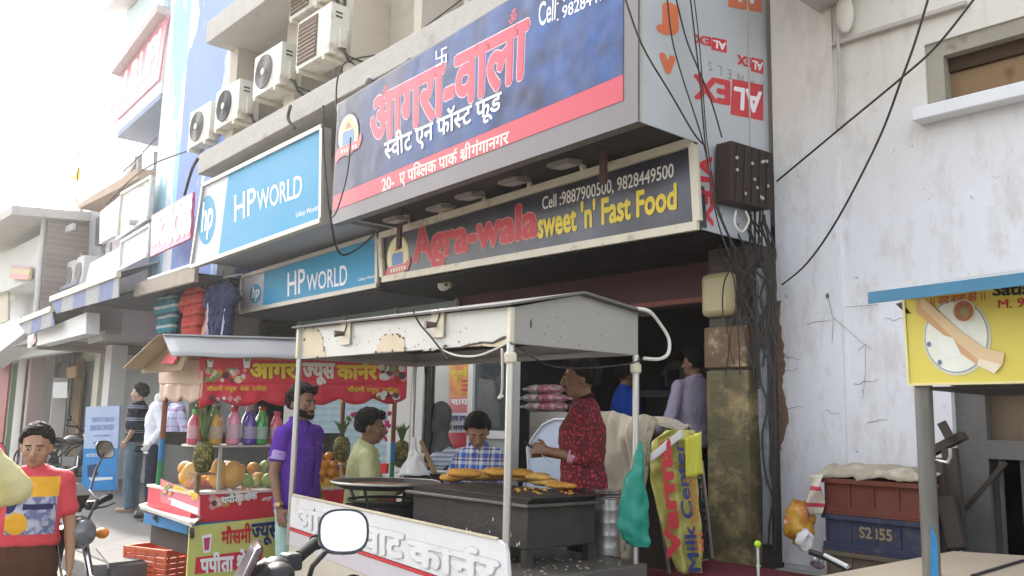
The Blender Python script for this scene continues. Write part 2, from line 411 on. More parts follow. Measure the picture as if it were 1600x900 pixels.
# windows above the main sign
for x0, x1 in ((-7.15, -6.15), (-5.9, -4.9)):
    m = MB(); t = .07
    z0, z1 = 5.30, 7.0
    m.box(x0, x0+t, 5.55, 5.617, z0, z1); m.box(x1-t, x1, 5.55, 5.617, z0, z1); m.box(x0+t, x1-t, 5.55, 5.617, z1-t, z1); m.box(x0+t, x1-t, 5.55, 5.617, z0, z0+t)
    m.box((x0+x1)/2-.03, (x0+x1)/2+.03, 5.556, 5.612, z0+t, z1-t)
    f = m.build('window', white_p, bd)
    m = MB(); m.box(x0+t, x1-t, 5.59, 5.60, z0+t, z1-t); m.build('pane', glass('bluish_pane', (.20, .24, .34), .9, .05), f)
    m = MB(); m.box(x1+.02, x1+.14, 5.56, 5.615, z0, z1); m.build('shutter_strip', mat('red_brown_paint', (.30, .09, .07), .6), f)
# dark soffits
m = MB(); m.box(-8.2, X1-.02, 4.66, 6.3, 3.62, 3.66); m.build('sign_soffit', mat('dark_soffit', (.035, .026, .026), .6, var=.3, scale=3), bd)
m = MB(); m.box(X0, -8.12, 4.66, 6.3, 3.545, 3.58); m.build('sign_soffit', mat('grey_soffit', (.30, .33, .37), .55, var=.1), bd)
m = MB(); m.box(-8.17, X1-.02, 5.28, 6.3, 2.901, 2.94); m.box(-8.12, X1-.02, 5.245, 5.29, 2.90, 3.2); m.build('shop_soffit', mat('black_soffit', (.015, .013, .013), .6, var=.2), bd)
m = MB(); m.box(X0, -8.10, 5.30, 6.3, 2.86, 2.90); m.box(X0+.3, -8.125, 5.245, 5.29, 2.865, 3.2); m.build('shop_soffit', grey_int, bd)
# blue fascia strip over the small blue sign
m = MB(); m.box(-9.9, -8.12, 5.6, 5.61, 3.45, 3.545)
m.build('blue_fascia', mat('blue_panel', (.035, .17, .33), .4, var=.08), bd)
# food shop room
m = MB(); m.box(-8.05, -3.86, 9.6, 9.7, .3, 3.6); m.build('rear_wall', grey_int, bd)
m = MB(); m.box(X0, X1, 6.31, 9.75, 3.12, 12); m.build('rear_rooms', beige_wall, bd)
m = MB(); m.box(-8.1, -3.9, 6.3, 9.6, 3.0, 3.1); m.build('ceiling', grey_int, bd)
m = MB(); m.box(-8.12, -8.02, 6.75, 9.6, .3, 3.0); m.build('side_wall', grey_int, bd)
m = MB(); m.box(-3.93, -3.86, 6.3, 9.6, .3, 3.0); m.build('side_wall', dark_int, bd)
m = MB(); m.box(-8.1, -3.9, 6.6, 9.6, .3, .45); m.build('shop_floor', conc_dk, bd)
m = MB(); m.box(-8.05, -4.3, 6.28, 6.48, 2.55, 2.98); m.build('door_beam', maroon, bd)
m = MB(); m.box(-8.05, -4.3, 6.27, 6.279, 2.56, 2.60); m.build('beam_edge', mat('dusty_red', (.32, .12, .09), .6), bd)
# arched shelf on the rear wall
m = MB()
for k in range(7):
    x = -7.6+k*.5
    m.prism([(x, 9.4, 2.0), (x+.46, 9.4, 2.0), (x+.46, 9.4, 2.18), (x+.36, 9.4, 2.30), (x+.23, 9.4, 2.35), (x+.1, 9.4, 2.30), (x, 9.4, 2.18)], (0, .15, 0))
m.build('wall_shelf', mat('greyish_shelf', (.22, .23, .24), .7), bd)
m = MB(); m.box(-7.8, -4.2, 9.2, 9.58, 1.86, 1.95); m.build('shelf_board', mat('greyish_shelf', (.22, .23, .24), .7), bd)
m = MB()
for k in range(14):
    x = -7.7+k*.24; m.box(x, x+.16, 9.35, 9.5, 1.96, 1.96+random.uniform(.12, .3))
m.build('shelf_goods', mat('dusky_goods', (.10, .07, .13), .6, var=.6, scale=6), bd)
# stone pillar beside the opening
for z0, z1, w, mm in ((.46, 1.93, 0, mat('mossy_stone', (.15, .13, .075), .9, var=.6, scale=5, bump=.8, dirt=(.42, .33, .17), dirt_amt=.68, dscale=2.6)),
                      (1.95, 2.27, .012, mat('brown_stone', (.17, .115, .075), .9, var=.4, scale=6, bump=.7, dirt=(.52, .42, .25), dirt_amt=.5, dscale=6))):
    m = MB(); m.box(-4.28-w, -3.90, 5.85-w, 6.27, z0, z1); m.build('pillar_block', mm, bd, bevel=.012)
m = MB(); m.box(-4.26, -3.905, 5.87, 6.26, 1.9, 2.9); m.build('pillar_core', mat('grimy_core', (.10, .085, .07), .95, var=.4, scale=9, bump=.8), bd)
m = MB(); m.box(-4.30, -4.0, 5.80, 6.22, 2.35, 2.70); m.build('pillar_block', mat('yellowish_block', (.42, .35, .19), .5, var=.15, scale=4, dirt=(.28, .22, .12), dirt_amt=.4), bd, bevel=.05, label='cream rounded block at the top of the pillar')
m = MB(); m.box(-3.905, -3.84, 6.0, 6.199, .46, 2.9); m.build('pillar_side', mat('sooty_side', (.07, .06, .055), .95, var=.5, scale=8, bump=.8, dirt=(.3, .28, .26), dirt_amt=.3, dscale=5), bd)
# small paper stuck to the pillar
m = MB(); m.prism(rect(1177, 628, 1199, 645, Y=5.99), (0, -.003, 0)); m.build('paper_note', white_p, bd)
# glazed band and shutters of the computer shop
m = MB(); m.box(X0, -8.0, 6.24, 6.3, 2.30, 2.86)
m.build('glazed_band', mat('greenish_panel', (.26, .33, .33), .35, var=.1, scale=2), bd)
m = MB()
for k in range(4):
    x = -11.6+k*1.2; m.box(x, x+.05, 6.2, 6.239, 2.30, 2.86)
m.box(X0, -8.0, 6.2, 6.238, 2.55, 2.59)
m.build('band_rail', mat('grey_rail', (.33, .38, .38), .5), bd)
shut = ramp_mat('blue_grey_shutter', stripe_feed(2, 11), [(0, (.16, .24, .27)), (.12, (.27, .37, .41)), (.9, (.20, .29, .33))], .5, 'LINEAR', bump=.6)
m = MB(); m.box(-11.3, -9.2, 6.22, 6.28, .15, 2.30); m.build('roller_shutter', shut, bd)
m = MB(); m.box(X0, -11.3, 6.12, 6.3, .15, 2.3); m.build('shopfront_pier', conc, bd)
m = MB(); m.box(-9.2, -8.0, 6.18, 6.28, .15, 2.3); m.build('tiled_pier', mat('marble_tile', (.42, .42, .39), .4, var=.12, scale=3, dirt=(.38, .37, .35), dirt_amt=.4), bd)
# white kiosk front with poster and window at the left of the opening
k0 = W(660, 600, Y=5.25).x; k1 = W(735, 600, Y=5.25).x; k2 = W(806, 600, Y=5.25).x
m = MB(); m.box(k0, k1+.06, 5.25, 5.32, .151, 2.55); m.box(k0, k0+.05, 5.32, 6.3, .465, 2.55); m.build('kiosk_panel', mat('pale_panel', (.40, .42, .40), .5, var=.06), bd)
m = MB(); z0, z1 = 1.42, 2.5; m.box(k1, k1+.07, 5.22, 5.249, .151, z1+.05); m.box(k2-.06, k2, 5.22, 5.30, .151, z1+.05); m.box(k1+.07, k2-.06, 5.22, 5.30, z0-.07, z0); m.box(k1+.07, k2-.06, 5.22, 5.3, z1, z1+.05)
f = m.build('kiosk_window', white_p, bd)
m = MB(); m.box(k1+.07, k2-.06, 5.25, 5.26, z0, z1); m.build('pane', glass('kiosk_glass', (.10, .12, .13), .35, .04), f)
m = MB(); m.box(k1+.07, k2-.06, 5.25, 5.3, .151, z0-.07); m.build('kiosk_panel', mat('grey_green_panel', (.38, .42, .39), .5), bd)
# ================================================================== WHITEWASHED BUILDING (right)
wb = thing('whitewashed_building', 'old whitewashed building with small boarded window, drain pipes and barred doorway', 'building', (0, 6.6, 0))
win = [W(1452, 66, Y=6.2), W(1460, 178, Y=6.2)]; wx0 = -2.62; wz0, wz1 = W(1460, 170, Y=6.2).z, W(1452, 68, Y=6.2).z
dx0 = W(1490, 700, Y=6.2).x; dz1 = W(1520, 600, Y=6.2).z
WR = 4.0
m = MB()          # wall built round the window hole and the door hole
m.box(-3.84, wx0, 6.2, 6.5, 0, 12); m.box(wx0, -.9, 6.2, 6.5, wz1, 12); m.box(-.9, WR, 6.2, 6.5, 0, 12)
m.box(wx0, dx0, 6.2, 6.5, 0, wz0); m.box(dx0, -.9, 6.2, 6.5, dz1, wz0)
def stained_lime():
    m, nt, bs = newmat('stained_limewash'); N = nt.nodes.new; L = nt.links.new
    tc = N('ShaderNodeTexCoord'); sx = N('ShaderNodeSeparateXYZ'); L(tc.outputs['Object'], sx.inputs[0])
    n1 = N('ShaderNodeTexNoise'); n1.inputs['Scale'].default_value = 1.4; n1.inputs['Detail'].default_value = 8; L(tc.outputs['Object'], n1.inputs[0])
    # old warm limewash high on the wall, fresher bluish coat below (a coat edge, not shade)
    h = N('ShaderNodeMath'); h.operation = 'MULTIPLY_ADD'; h.inputs[1].default_value = 1.1; L(n1.outputs['Fac'], h.inputs[0]); L(sx.outputs[2], h.inputs[2])
    r1 = N('ShaderNodeMapRange'); r1.inputs['From Min'].default_value = 3.6; r1.inputs['From Max'].default_value = 4.5; L(h.outputs[0], r1.inputs['Value'])
    a = N('ShaderNodeMix'); a.data_type = 'RGBA'; a.inputs['A'].default_value = (.82, .82, .845, 1); a.inputs['B'].default_value = (.74, .70, .61, 1); L(r1.outputs[0], a.inputs['Factor'])
    mp = N('ShaderNodeMapping'); mp.inputs['Scale'].default_value = (2.6, 2.6, 1.0); L(tc.outputs['Object'], mp.inputs[0])
    n2 = N('ShaderNodeTexNoise'); n2.inputs['Scale'].default_value = 2.2; n2.inputs['Detail'].default_value = 9; n2.inputs['Roughness'].default_value = .7; L(mp.outputs[0], n2.inputs[0])
    r2 = N('ShaderNodeValToRGB'); r2.color_ramp.elements[0].position = .50; r2.color_ramp.elements[1].position = .68; L(n2.outputs['Fac'], r2.inputs[0])
    sc_ = N('ShaderNodeMath'); sc_.operation = 'MULTIPLY'; sc_.inputs[1].default_value = .55; L(r2.outputs[0], sc_.inputs[0])
    b = N('ShaderNodeMix'); b.data_type = 'RGBA'; L(sc_.outputs[0], b.inputs['Factor']); L(a.outputs['Result'], b.inputs['A']); b.inputs['B'].default_value = (.56, .51, .44, 1)
    n3 = N('ShaderNodeTexNoise'); n3.inputs['Scale'].default_value = 13; n3.inputs['Detail'].default_value = 7; n3.inputs['Roughness'].default_value = .72; L(tc.outputs['Object'], n3.inputs[0])
    r3 = N('ShaderNodeValToRGB'); r3.color_ramp.elements[0].position = .64; r3.color_ramp.elements[1].position = .70; L(n3.outputs['Fac'], r3.inputs[0])
    c = N('ShaderNodeMix'); c.data_type = 'RGBA'; L(r3.outputs[0], c.inputs['Factor']); L(b.outputs['Result'], c.inputs['A']); c.inputs['B'].default_value = (.40, .38, .36, 1)
    L(c.outputs['Result'], bs.inputs['Base Color']); bs.inputs['Roughness'].default_value = .92
    bp = N('ShaderNodeBump'); bp.inputs['Strength'].default_value = .55; bp.inputs['Distance'].default_value = .03; L(n2.outputs['Fac'], bp.inputs['Height']); L(bp.outputs[0], bs.inputs['Normal'])
    return m
lime = stained_lime()
m.build('wall', lime, wb)
# raised panel edge and pipe on the left of the wall
m = MB(); px = W(1302, 60, Y=6.2).x; m.box(-3.84, px, 6.175, 6.199, .5, 12); m.build('wall_panel', lime, wb)
pz = W(1308, 205, Y=6.15).z
m = MB(); m.tube([W(1307, -30, Y=6.14), W(1309, 60, Y=6.14), W(1312, 130, Y=6.14), W(1309, 203, Y=6.14)], .013, 8); m.build('drain_pipe', mat('dull_pipe', (.48, .45, .40), .7), wb)
m = MB(); m.bar(W(1302, 70, Y=6.17), W(1510, 5, Y=6.17), .05, .03); m.build('cornice_line', mat('old_cornice', (.50, .46, .40), .9, var=.15), wb)
for x0, x1 in ((1262, 1340),):
    a = W(x0, 12, Y=6.0); b = W(x1, -8, Y=6.0)
    m = MB(); m.prism([(a.x, 5.6, a.z), (b.x, 5.6, a.z+.1), (b.x, 5.6, a.z+.9), (a.x, 5.6, a.z+.9)], (0, .6, 0)); m.build('eave_bracket', conc, wb, bevel=.03)
m = MB(); m.ell(W(1320, 22, Y=6.14), .07, .05, .16); m.build('bracket_foot', lime, wb)
# boarded window
m = MB(); t = .13
m.box(wx0, -.9, 6.22, 6.36, wz1-.11, wz1); m.box(wx0, wx0+.12, 6.22, 6.36, wz0, wz1-.11); m.box(-1.02, -.9, 6.22, 6.36, wz0, wz1-.11); m.box(wx0+.12, -1.02, 6.22, 6.36, wz0, wz0+.02)
f = m.build('window', mat('weathered_frame', (.36, .33, .26), .9, var=.25, scale=6, dirt=(.15, .12, .09), dirt_amt=.4, dscale=4), wb)
m = MB(); m.box(wx0+.12, -1.02, 6.33, 6.36, wz0+.02, wz1-.215); m.build('board', wood_br, f)
m = MB(); m.box(wx0+.12, -1.02, 6.30, 6.36, wz1-.21, wz1-.11); m.build('lintel_board', mat('dark_board', (.07, .045, .03), .85), f)
m = MB()
for k in range(14): m.tube([(wx0+.2+k*.1, 6.27, wz0+.02), (wx0+.2+k*.1, 6.27, wz1-.11)], .005, 6)
sl0 = W(1424, 186, Y=6.1)
m = MB(); m.box(sl0.x+.02, -.8, 6.06, 6.199, wz0-.10, wz0-.005); m.build('sill', mat('white_sill', (.80, .80, .80), .8, var=.06), f, bevel=.008)
# barred doorway
dx1 = -.9
m = MB(); m.box(dx0, dx0+.19, 6.26, 6.42, 0, dz1); m.box(dx0+.19, dx1, 6.26, 6.42, 1.33, 1.45)
f = m.build('door', mat('grey_door_frame', (.17, .165, .155), .85, var=.25, scale=5, bump=.3, dirt=(.4, .38, .35), dirt_amt=.15, dscale=6), wb)
m = MB(); m.box(dx0+.19, dx1, 6.34, 6.40, 1.45, dz1); m.build('transom_board', mat('transom_wood', (.17, .13, .09), .85, var=.35, scale=5, dirt=(.08, .06, .04), dirt_amt=.5, dscale=3, stretch=(3, 1, .4)), f)
m = MB()
for k in range(8): m.box(dx0+.24+k*.13, dx0+.262+k*.13, 6.29, 6.312, .1, 1.33)
m.build('door_bars', mat('grey_bars', (.13, .13, .13), .6), f)
m = MB(); m.bar(W(1572, 722, Y=6.27), W(1505, 800, Y=6.27), .03); m.build('door_brace', wood_gr, f)
m = MB(); m.box(-3.8, WR, 7.4, 7.5, 0, 4); m.build('inner_wall', dark_int, wb)
# nail scars and hanging bits of plaster on the wall
m = MB()
for (ax, ay, bx, by) in ((1293, 458, 1302, 500), (1302, 500, 1300, 535), (1303, 497, 1352, 540), (1340, 548, 1352, 538), (1352, 538, 1362, 546), (1352, 540, 1352, 585), (1352, 585, 1348, 622), (1320, 480, 1372, 476)):
    m.tube([W(ax, ay, Y=6.17), W(bx, by, Y=6.165)], .0018, 6)
m.ell(W(1293, 462, Y=6.17), .014, .01, .02)
m.build('hanging_wire', mat('rusty_wire', (.20, .175, .155), .8), wb)
m = MB(); rg = []                                        # strip where the plaster has broken away to brick
random.seed(17)
for k in range(34): y = 470+k*7+random.uniform(-2, 2); w_ = (3+13*math.exp(-((y-650)/40)**2)+8*math.exp(-((y-560)/36)**2))+random.uniform(-4, 3)*random.random(); rg.append((1216+max(2, w_), y))
m.prism(pq([(1211, 470)]+rg+[(1211, 704)], Y=6.174), (0, -.008, 0)); m.build('bare_brick_strip', mat('raw_brick_edge', (.26, .17, .12), .95, var=.5, scale=20, bump=.6), wb)
m = MB()
for a, b_ in (((1222, 556), (1252, 563)), ((1222, 560), (1240, 557)), ((1224, 580), (1246, 575)), ((1232, 640), (1256, 634)), ((1335, 600), (1372, 592)), ((1290, 640), (1312, 648)), ((1356, 660), (1388, 655)), ((1262, 505), (1300, 500)), ((1385, 500), (1412, 496))):
    n_ = 5; P_ = [(a[0]+(b_[0]-a[0])*k/n_, a[1]+(b_[1]-a[1])*k/n_+random.uniform(-3, 3)) for k in range(n_+1)]
    m.tube(pq(P_, Y=6.198 if a[0] > 1305 else 6.173), [.0022, .0018, .002, .0015, .0015, .001], 5)
m.build('plaster_crack', mat('crack_dark', (.25, .23, .21), .95), wb)
# ================================================================== SIGNBOARDS
def blob_mat(name, cols, scale=3, rough=.4, detail=5, coat=0):
    """printed artwork: soft clouds of the given colours"""
    def feed(nt, N, L):
        tc = N('ShaderNodeTexCoord'); n = N('ShaderNodeTexNoise'); n.inputs['Scale'].default_value = scale; n.inputs['Detail'].default_value = detail
        L(tc.outputs['Object'], n.inputs[0]); return n.outputs['Fac']
    return ramp_mat(name, feed, [(.3+.42*i/max(1, len(cols)-1), c) for i, c in enumerate(cols)], rough, 'LINEAR')
def frame_bars(m, q, w, n, dp=.03):
    """raised rim along the edges of the quad q"""
    n = Vector(n)
    for i in range(4):
        a = q[i]; b = q[(i+1) % 4]; t = (b-a).normalized(); a = a + (t*w/2 if i % 2 else -t*0); b = b - (t*w/2 if i % 2 else t*0)
        m.hexa(_barq(a, b, w, n, dp))
def _barq(a, b, w, n, dp):
    t = (b-a).normalized(); s = t.cross(n).normalized()*w/2
    return [a-s, b-s, b+s, a+s, a-s+n*dp, b-s+n*dp, b+s+n*dp, a+s+n*dp]
def circle_pts(cx, cy, rx, ry, n=28, a0=0, **pl): return [W(cx+rx*math.cos(a0+2*math.pi*k/n), cy+ry*math.sin(a0+2*math.pi*k/n), **pl) for k in range(n)]
def skew_pts(cx, cy, rx, ry, sl, n=28, **pl):
    return [W(cx+rx*math.cos(2*math.pi*k/n), cy+ry*math.sin(2*math.pi*k/n)+sl*rx*math.cos(2*math.pi*k/n), **pl) for k in range(n)]
sc_yel = mat('emblem_yellow', (.78, .70, .20), .4); sc_blue = mat('emblem_blue', (.10, .22, .50), .4); sc_red = mat('emblem_red', (.62, .12, .12), .4)
def emblem(par, cx, cy, rx, ry, sl, Y):
    o = MB(); n = FN
    plate(o, skew_pts(cx, cy, rx, ry, sl, Y=Y), n, .003, .001); e = o.build('emblem', sc_yel, par, smooth=0)
    o = MB(); plate(o, skew_pts(cx, cy, rx*.86, ry*.88, sl, Y=Y), n, .0045, .001); o.build('emblem_ring', cream_l, e, smooth=0)
    o = MB(); plate(o, skew_pts(cx, cy, rx*.68, ry*.72, sl, Y=Y), n, .006, .001); o.build('emblem_disc', sc_yel, e, smooth=0)
    o = MB(); plate(o, [W(cx+a*rx, cy+b*ry+sl*a*rx, Y=Y) for a, b in ((-.5, -.1), (-.4, -.2), (.4, -.2), (.5, -.1), (.5, .4), (-.5, .4))], n, .0075, .001); o.build('emblem_building', sc_blue, e, smooth=0)
    o = MB(); plate(o, [W(cx+a*rx, cy+b*ry+sl*a*rx, Y=Y) for a, b in ((-.3, -.28), (0, -.6), (.3, -.28))], n, .0075, .001); o.build('emblem_roof', sc_red, e, smooth=0)
    o = MB(); plate(o, [W(cx+a*rx, cy+b*ry+sl*a*rx, Y=Y) for a, b in ((-1.1, .62), (-.9, .42), (.8, .42), (1.15, .12), (1.2, .42), (.95, .76), (-.7, .86), (-1.1, 1.05))], n, .009, .001); r = o.build('emblem_ribbon', sc_red, e, smooth=0)
    o = MB()
    for k in range(6):
        a = -.6+k*.24; plate(o, [W(cx+(a+p)*rx, cy+q*ry+sl*a*rx, Y=Y) for p, q in ((0, .52), (.14, .52), (.14, .7), (0, .7))], n, .0105, .001)
    o.build('emblem_letters', cream_l, e, smooth=0)

# ---- upper sign (blue, Hindi)
def upper_face():
    m, nt, bs = newmat('upper_sign_print'); N = nt.nodes.new; L = nt.links.new
    tc = N('ShaderNodeTexCoord'); sx = N('ShaderNodeSeparateXYZ'); L(tc.outputs['Object'], sx.inputs[0])
    n = N('ShaderNodeTexNoise'); n.inputs['Scale'].default_value = 2.6; n.inputs['Detail'].default_value = 8; n.inputs['Roughness'].default_value = .62; L(tc.outputs['Object'], n.inputs[0])
    # grey sky sheen painted into the left end, deep blue print beyond it
    a = N('ShaderNodeMapRange'); a.inputs['From Min'].default_value = -2.05; a.inputs['From Max'].default_value = -.2; L(sx.outputs[0], a.inputs['Value'])
    r = N('ShaderNodeValToRGB'); cr = r.color_ramp; cr.elements[0].position = .34; cr.elements[1].position = .70; cr.elements[0].color = (.007, .012, .06, 1); cr.elements[1].color = (.02, .10, .36, 1)
    L(n.outputs['Fac'], r.inputs[0])
    mx = N('ShaderNodeMix'); mx.data_type = 'RGBA'; mx.inputs['A'].default_value = (.045, .05, .095, 1); L(a.outputs[0], mx.inputs['Factor']); L(r.outputs[0], mx.inputs['B'])
    L(mx.outputs['Result'], bs.inputs['Base Color']); bs.inputs['Roughness'].default_value = .38; bs.inputs['Specular IOR Level'].default_value = .35
    n4 = N('ShaderNodeTexNoise'); n4.inputs['Scale'].default_value = 2.2; n4.inputs['Detail'].default_value = 2; L(tc.outputs['Object'], n4.inputs[0]); bp = N('ShaderNodeBump'); bp.inputs['Strength'].default_value = .35; bp.inputs['Distance'].default_value = .05; L(n4.outputs['Fac'], bp.inputs['Height']); L(bp.outputs[0], bs.inputs['Normal']); return m
US = thing('shop_sign', 'large projecting blue signboard with pink Hindi lettering and red bottom stripe', 'signboard', (-5.92, 4.6, 3.5))
UY = 4.56
TL, TR, BR, BL = Vector((-7.97, UY, 4.75)), Vector((-3.885, UY, 5.06)), Vector((-3.885, UY, 3.565)), Vector((-7.97, UY, 3.455))
m = MB(); m.hexa([BL, BR, BR+Vector((0, .1, 0)), BL+Vector((0, .1, 0)), TL, TR, TR+Vector((0, .1, 0)), TL+Vector((0, .1, 0))])
frame_g = mat('sign_frame_grey', (.155, .14, .145), .45, .3, var=.08, scale=3)
m.build('frame', frame_g, US)
RT = pq([(517, 308), (974, 116)], Y=UY); RB = pq([(517, 331), (974, 157)], Y=UY)
m = MB(); plate(m, [TL+Vector((.02, 0, -.02)), Vector((RT[1].x, UY, TR.z-.02)), RT[1], Vector((TL.x+.02, UY, RT[0].z))], FN, .002, .002); m.build('face', upper_face(), US, smooth=0)
m = MB(); plate(m, [Vector((TL.x+.02, UY, RT[0].z-.002)), RT[1]+Vector((0, 0, -.002)), RB[1], Vector((TL.x+.02, UY, RB[0].z))], FN, .002, .002); m.build('stripe', mat('red_stripe', (.56, .03, .06), .35, var=.06, scale=3), US, smooth=0)
q = pq([(580, 160), (826, 32), (823, 118), (581, 229)], Y=UY)
text('आगरा-वाला', q, pale_pink, US, FN, bold=.052, off=.004)
text('आगरा-वाला', q, pink_l, US, FN, bold=.036, off=.0056)
text('स~वीट एन फॉस~ट फूड', pq([(601, 215), (785, 134), (783, 181), (603, 261)], Y=UY), white_l, US, FN, bold=.022, box=(-.25, .86), off=.0075)
text('20-  ए पिब~लक पाक^ श/ीगंगानगर', pq([(597, 275), (796, 198), (795, 229), (598, 304)], Y=UY), cream_l, US, FN, bold=.02)
text('Cell', pq([(842, 6), (870, -7), (868, 31), (843, 42)], Y=UY), white_l, US, FN, bold=.012)
text(': 9887900500', pq([(871, -11), (975, -66), (975, -42), (871, 8)], Y=UY), white_l, US, FN, bold=.012)
text('. 9828449500', pq([(871, 15), (975, -40), (975, -15), (871, 33)], Y=UY), white_l, US, FN, bold=.012)
text('ॐ', pq([(597, 138), (608, 132), (608, 147), (597, 153)], Y=UY), pink_l, US, FN, bold=.03)
text('ॐ', pq([(796, 19), (808, 12), (808, 32), (796, 39)], Y=UY), pink_l, US, FN, bold=.03)
m = MB()                                               # small auspicious cross with four dots
def spt(a, b): return W(691+a*7.5, 89+b*11-a*3.5, Y=UY)
for pl in ([(0, -1), (0, 1)], [(-1, 0), (1, 0)], [(0, -1), (1, -1)], [(1, 0), (1, 1)], [(0, 1), (-1, 1)], [(-1, 0), (-1, -1)]):
    a, b = spt(*pl[0]), spt(*pl[1]); t = (b-a).normalized(); s = t.cross(FN)*.009
    plate(m, [a-s-t*.009, b-s+t*.009, b+s+t*.009, a+s-t*.009], FN, .004+.0003*len(m.f), .0004)
m.build('blessing_mark', white_l, US, smooth=0)
emblem(US, 545, 211, 18, 36, -.42, UY)
# ---- protective film panel on the sign's side
film = mat('panel_film', (.52, .55, .57), .32, .15, var=.07, scale=2, coat=.2)
SX = -3.885
SP = thing('side_panel', 'pale cladding panel with peeling red lettered film closing the end of the signs', 'cladding panel', (SX, 5.4, 3))
m = MB(); t = W(1000, 190, X=SX); 
m.prism([(SX-.01, 4.58, 3.57), (SX-.01, 5.24, 3.57), (SX-.01, 5.27, 2.92), (SX-.01, 6.18, 2.92), (SX-.01, 6.18, 9), (SX-.01, 4.58, 9)], (.012, 0, 0))
m.build('panel', film, SP)
xn = XN
redf = mat('film_red', (.60, .035, .05), .4, var=.1, scale=6); orf = mat('film_orange', (.70, .17, .06), .4, var=.1)
def film_logo(x0, x1, yl, yr, h, mm, par=SP):
    """upside-down maker's mark: coloured tag holding AL, then EX"""
    f = lambda u, v: W(x0+(x1-x0)*u, yl+(yr-yl)*u + h*v, X=SX)
    b = MB(); plate(b, [f(.55, 0), f(1, 0), f(1, 1), f(.52, 1)], xn, .003, .001); b.build('film_tag', mm, par, smooth=0)
    text('AL', [f(.58, .22), f(.97, .22), f(.97, .8), f(.56, .8)], white_l, par, xn, bold=.03, flip=True)
    text('EX', [f(0, .1), f(.5, .1), f(.5, .72), f(0, .72)], mm, par, xn, bold=.045, flip=True)
film_logo(1085, 1192, 112, 133, 56, redf)
film_logo(1085, 1135, 52, 63, 20, redf)
film_logo(1152, 1192, 84, 94, 22, redf)
film_logo(1080, 1190, -60, -40, 60, orf)
text('PANELS', pq([(1106, 95), (1192, 130), (1192, 146), (1106, 110)], X=SX), grey_l, SP, xn, bold=0, flip=True, gap=.5)
for (x0, y0, x1, y1, t) in ((1033, 6, 1051, 48, 'J'), (1033, 86, 1052, 110, 'V')):
    text(t, pq([(x0, y0), (x1, y0+5), (x1, y1+5), (x0, y1)], X=SX), orf, SP, xn, bold=.12)
# lower strip with turned lettering
text('ALEX', pq([(1092, 243), (1094, 352), (1113, 352), (1111, 247)], X=SX), redf, SP, xn, bold=.05)
text('PANEL', pq([(1118, 245), (1120, 345), (1128, 345), (1127, 247)], X=SX), grey_l, SP, xn, gap=.2)
# folds: thin battens at the seams
m = MB(); m.box(SX+.003, SX+.012, 4.585, 4.60, 3.57, 9); m.box(SX+.003, SX+.010, 5.9, 5.915, 3.0, 9); m.build('panel_seam', alu, SP)
# ---- lower black sign
LY = 5.22
LS = thing('shop_sign', 'long black signboard with red and yellow English words in a cream frame', 'signboard', (-6, 5.3, 2.95))
q4 = pq([(596, 369), (1085, 222), (1093, 353), (600, 437)], Y=LY)
m = MB(); m.hexa([q4[3], q4[2], q4[2]+Vector((0, .09, 0)), q4[3]+Vector((0, .09, 0)), q4[0], q4[1], q4[1]+Vector((0, .09, 0)), q4[0]+Vector((0, .09, 0))])
m.build('face', blob_mat('black_print', [(.012, .012, .018), (.03, .03, .042), (.075, .08, .11)], 1.6, .28), LS)
m = MB(); frame_bars(m, q4, .065, (0, -1, 0), .035); m.build('frame', mat('rusty_cream_frame', (.66, .60, .46), .5, var=.1, scale=6, dirt=(.28, .20, .12), dirt_amt=.45, dscale=7), LS)
q = pq([(646, 352), (840, 309), (838, 385), (648, 425)], Y=LY)
text('Agra-wala', q, mat('red_glow_edge', (.75, .30, .26), .5), LS, FN, bold=.062, off=.003, box=(-.24, .78))
text('Agra-wala', q, red_l, LS, FN, bold=.038, off=.0055, box=(-.24, .78))
text("sweet 'n' Fast Food", pq([(841, 331), (1057, 285), (1057, 326), (842, 372)], Y=LY), yel_l, LS, FN, bold=.034)
text('Cell :9887900500, 9828449500', pq([(848, 308), (1053, 255), (1053, 280), (848, 331)], Y=LY), cream_l, LS, FN, bold=.012)
emblem(LS, 622, 401, 17, 32, -.26, LY)
# ---- the two blue signs
hp_b = mat('sign_blue', (.010, .28, .50), .58, var=.06, scale=2, bump=.12, bscale=2.5, spec=.49); hp_g = mat('sign_grey', (.42, .44, .49), .4, var=.04)
def blue_sign(name, label, q, gx, Y, logo, words, small, frw):
    s = thing('shop_sign', label, 'signboard', (q[3]+q[2])/2)
    m = MB(); d = Vector((0, .1, 0)); m.hexa([q[3], q[2], q[2]+d, q[3]+d, q[0], q[1], q[1]+d, q[0]+d]); m.build('case', alu, s)
    u = gx
    m = MB(); plate(m, [bil(q, 0, 0), bil(q, u, 0), bil(q, u, 1), bil(q, 0, 1)], FN, .002, .002); m.build('logo_panel', hp_g, s, smooth=0)
    m = MB(); plate(m, [bil(q, u, 0), bil(q, 1, 0), bil(q, 1, 1), bil(q, u, 1)], FN, .002, .002); m.build('face', hp_b, s, smooth=0)
    m = MB(); frame_bars(m, q, frw, (0, -1, 0), .03); m.build('frame', alu, s)
    cx, cy, rx, ry, sl = logo
    m = MB(); plate(m, skew_pts(cx, cy, rx, ry, sl, Y=Y), FN, .004, .001); lg = m.build('logo_disc', hp_b, s, smooth=0)
    text('hp', [W(cx+a*rx, cy+b*ry+sl*a*rx, Y=Y) for a, b in ((-.62, -.75), (.66, -.75), (.66, .75), (-.62, .75))], white_l, s, FN, bold=.03, off=.007, italic=.25)
    for t, wq in words: text(t, pq(wq, Y=Y), white_l, s, FN, bold=.008, off=.005)
    text('Lakoy World', pq(small, Y=Y), white_l, s, FN, bold=.01)
    return s
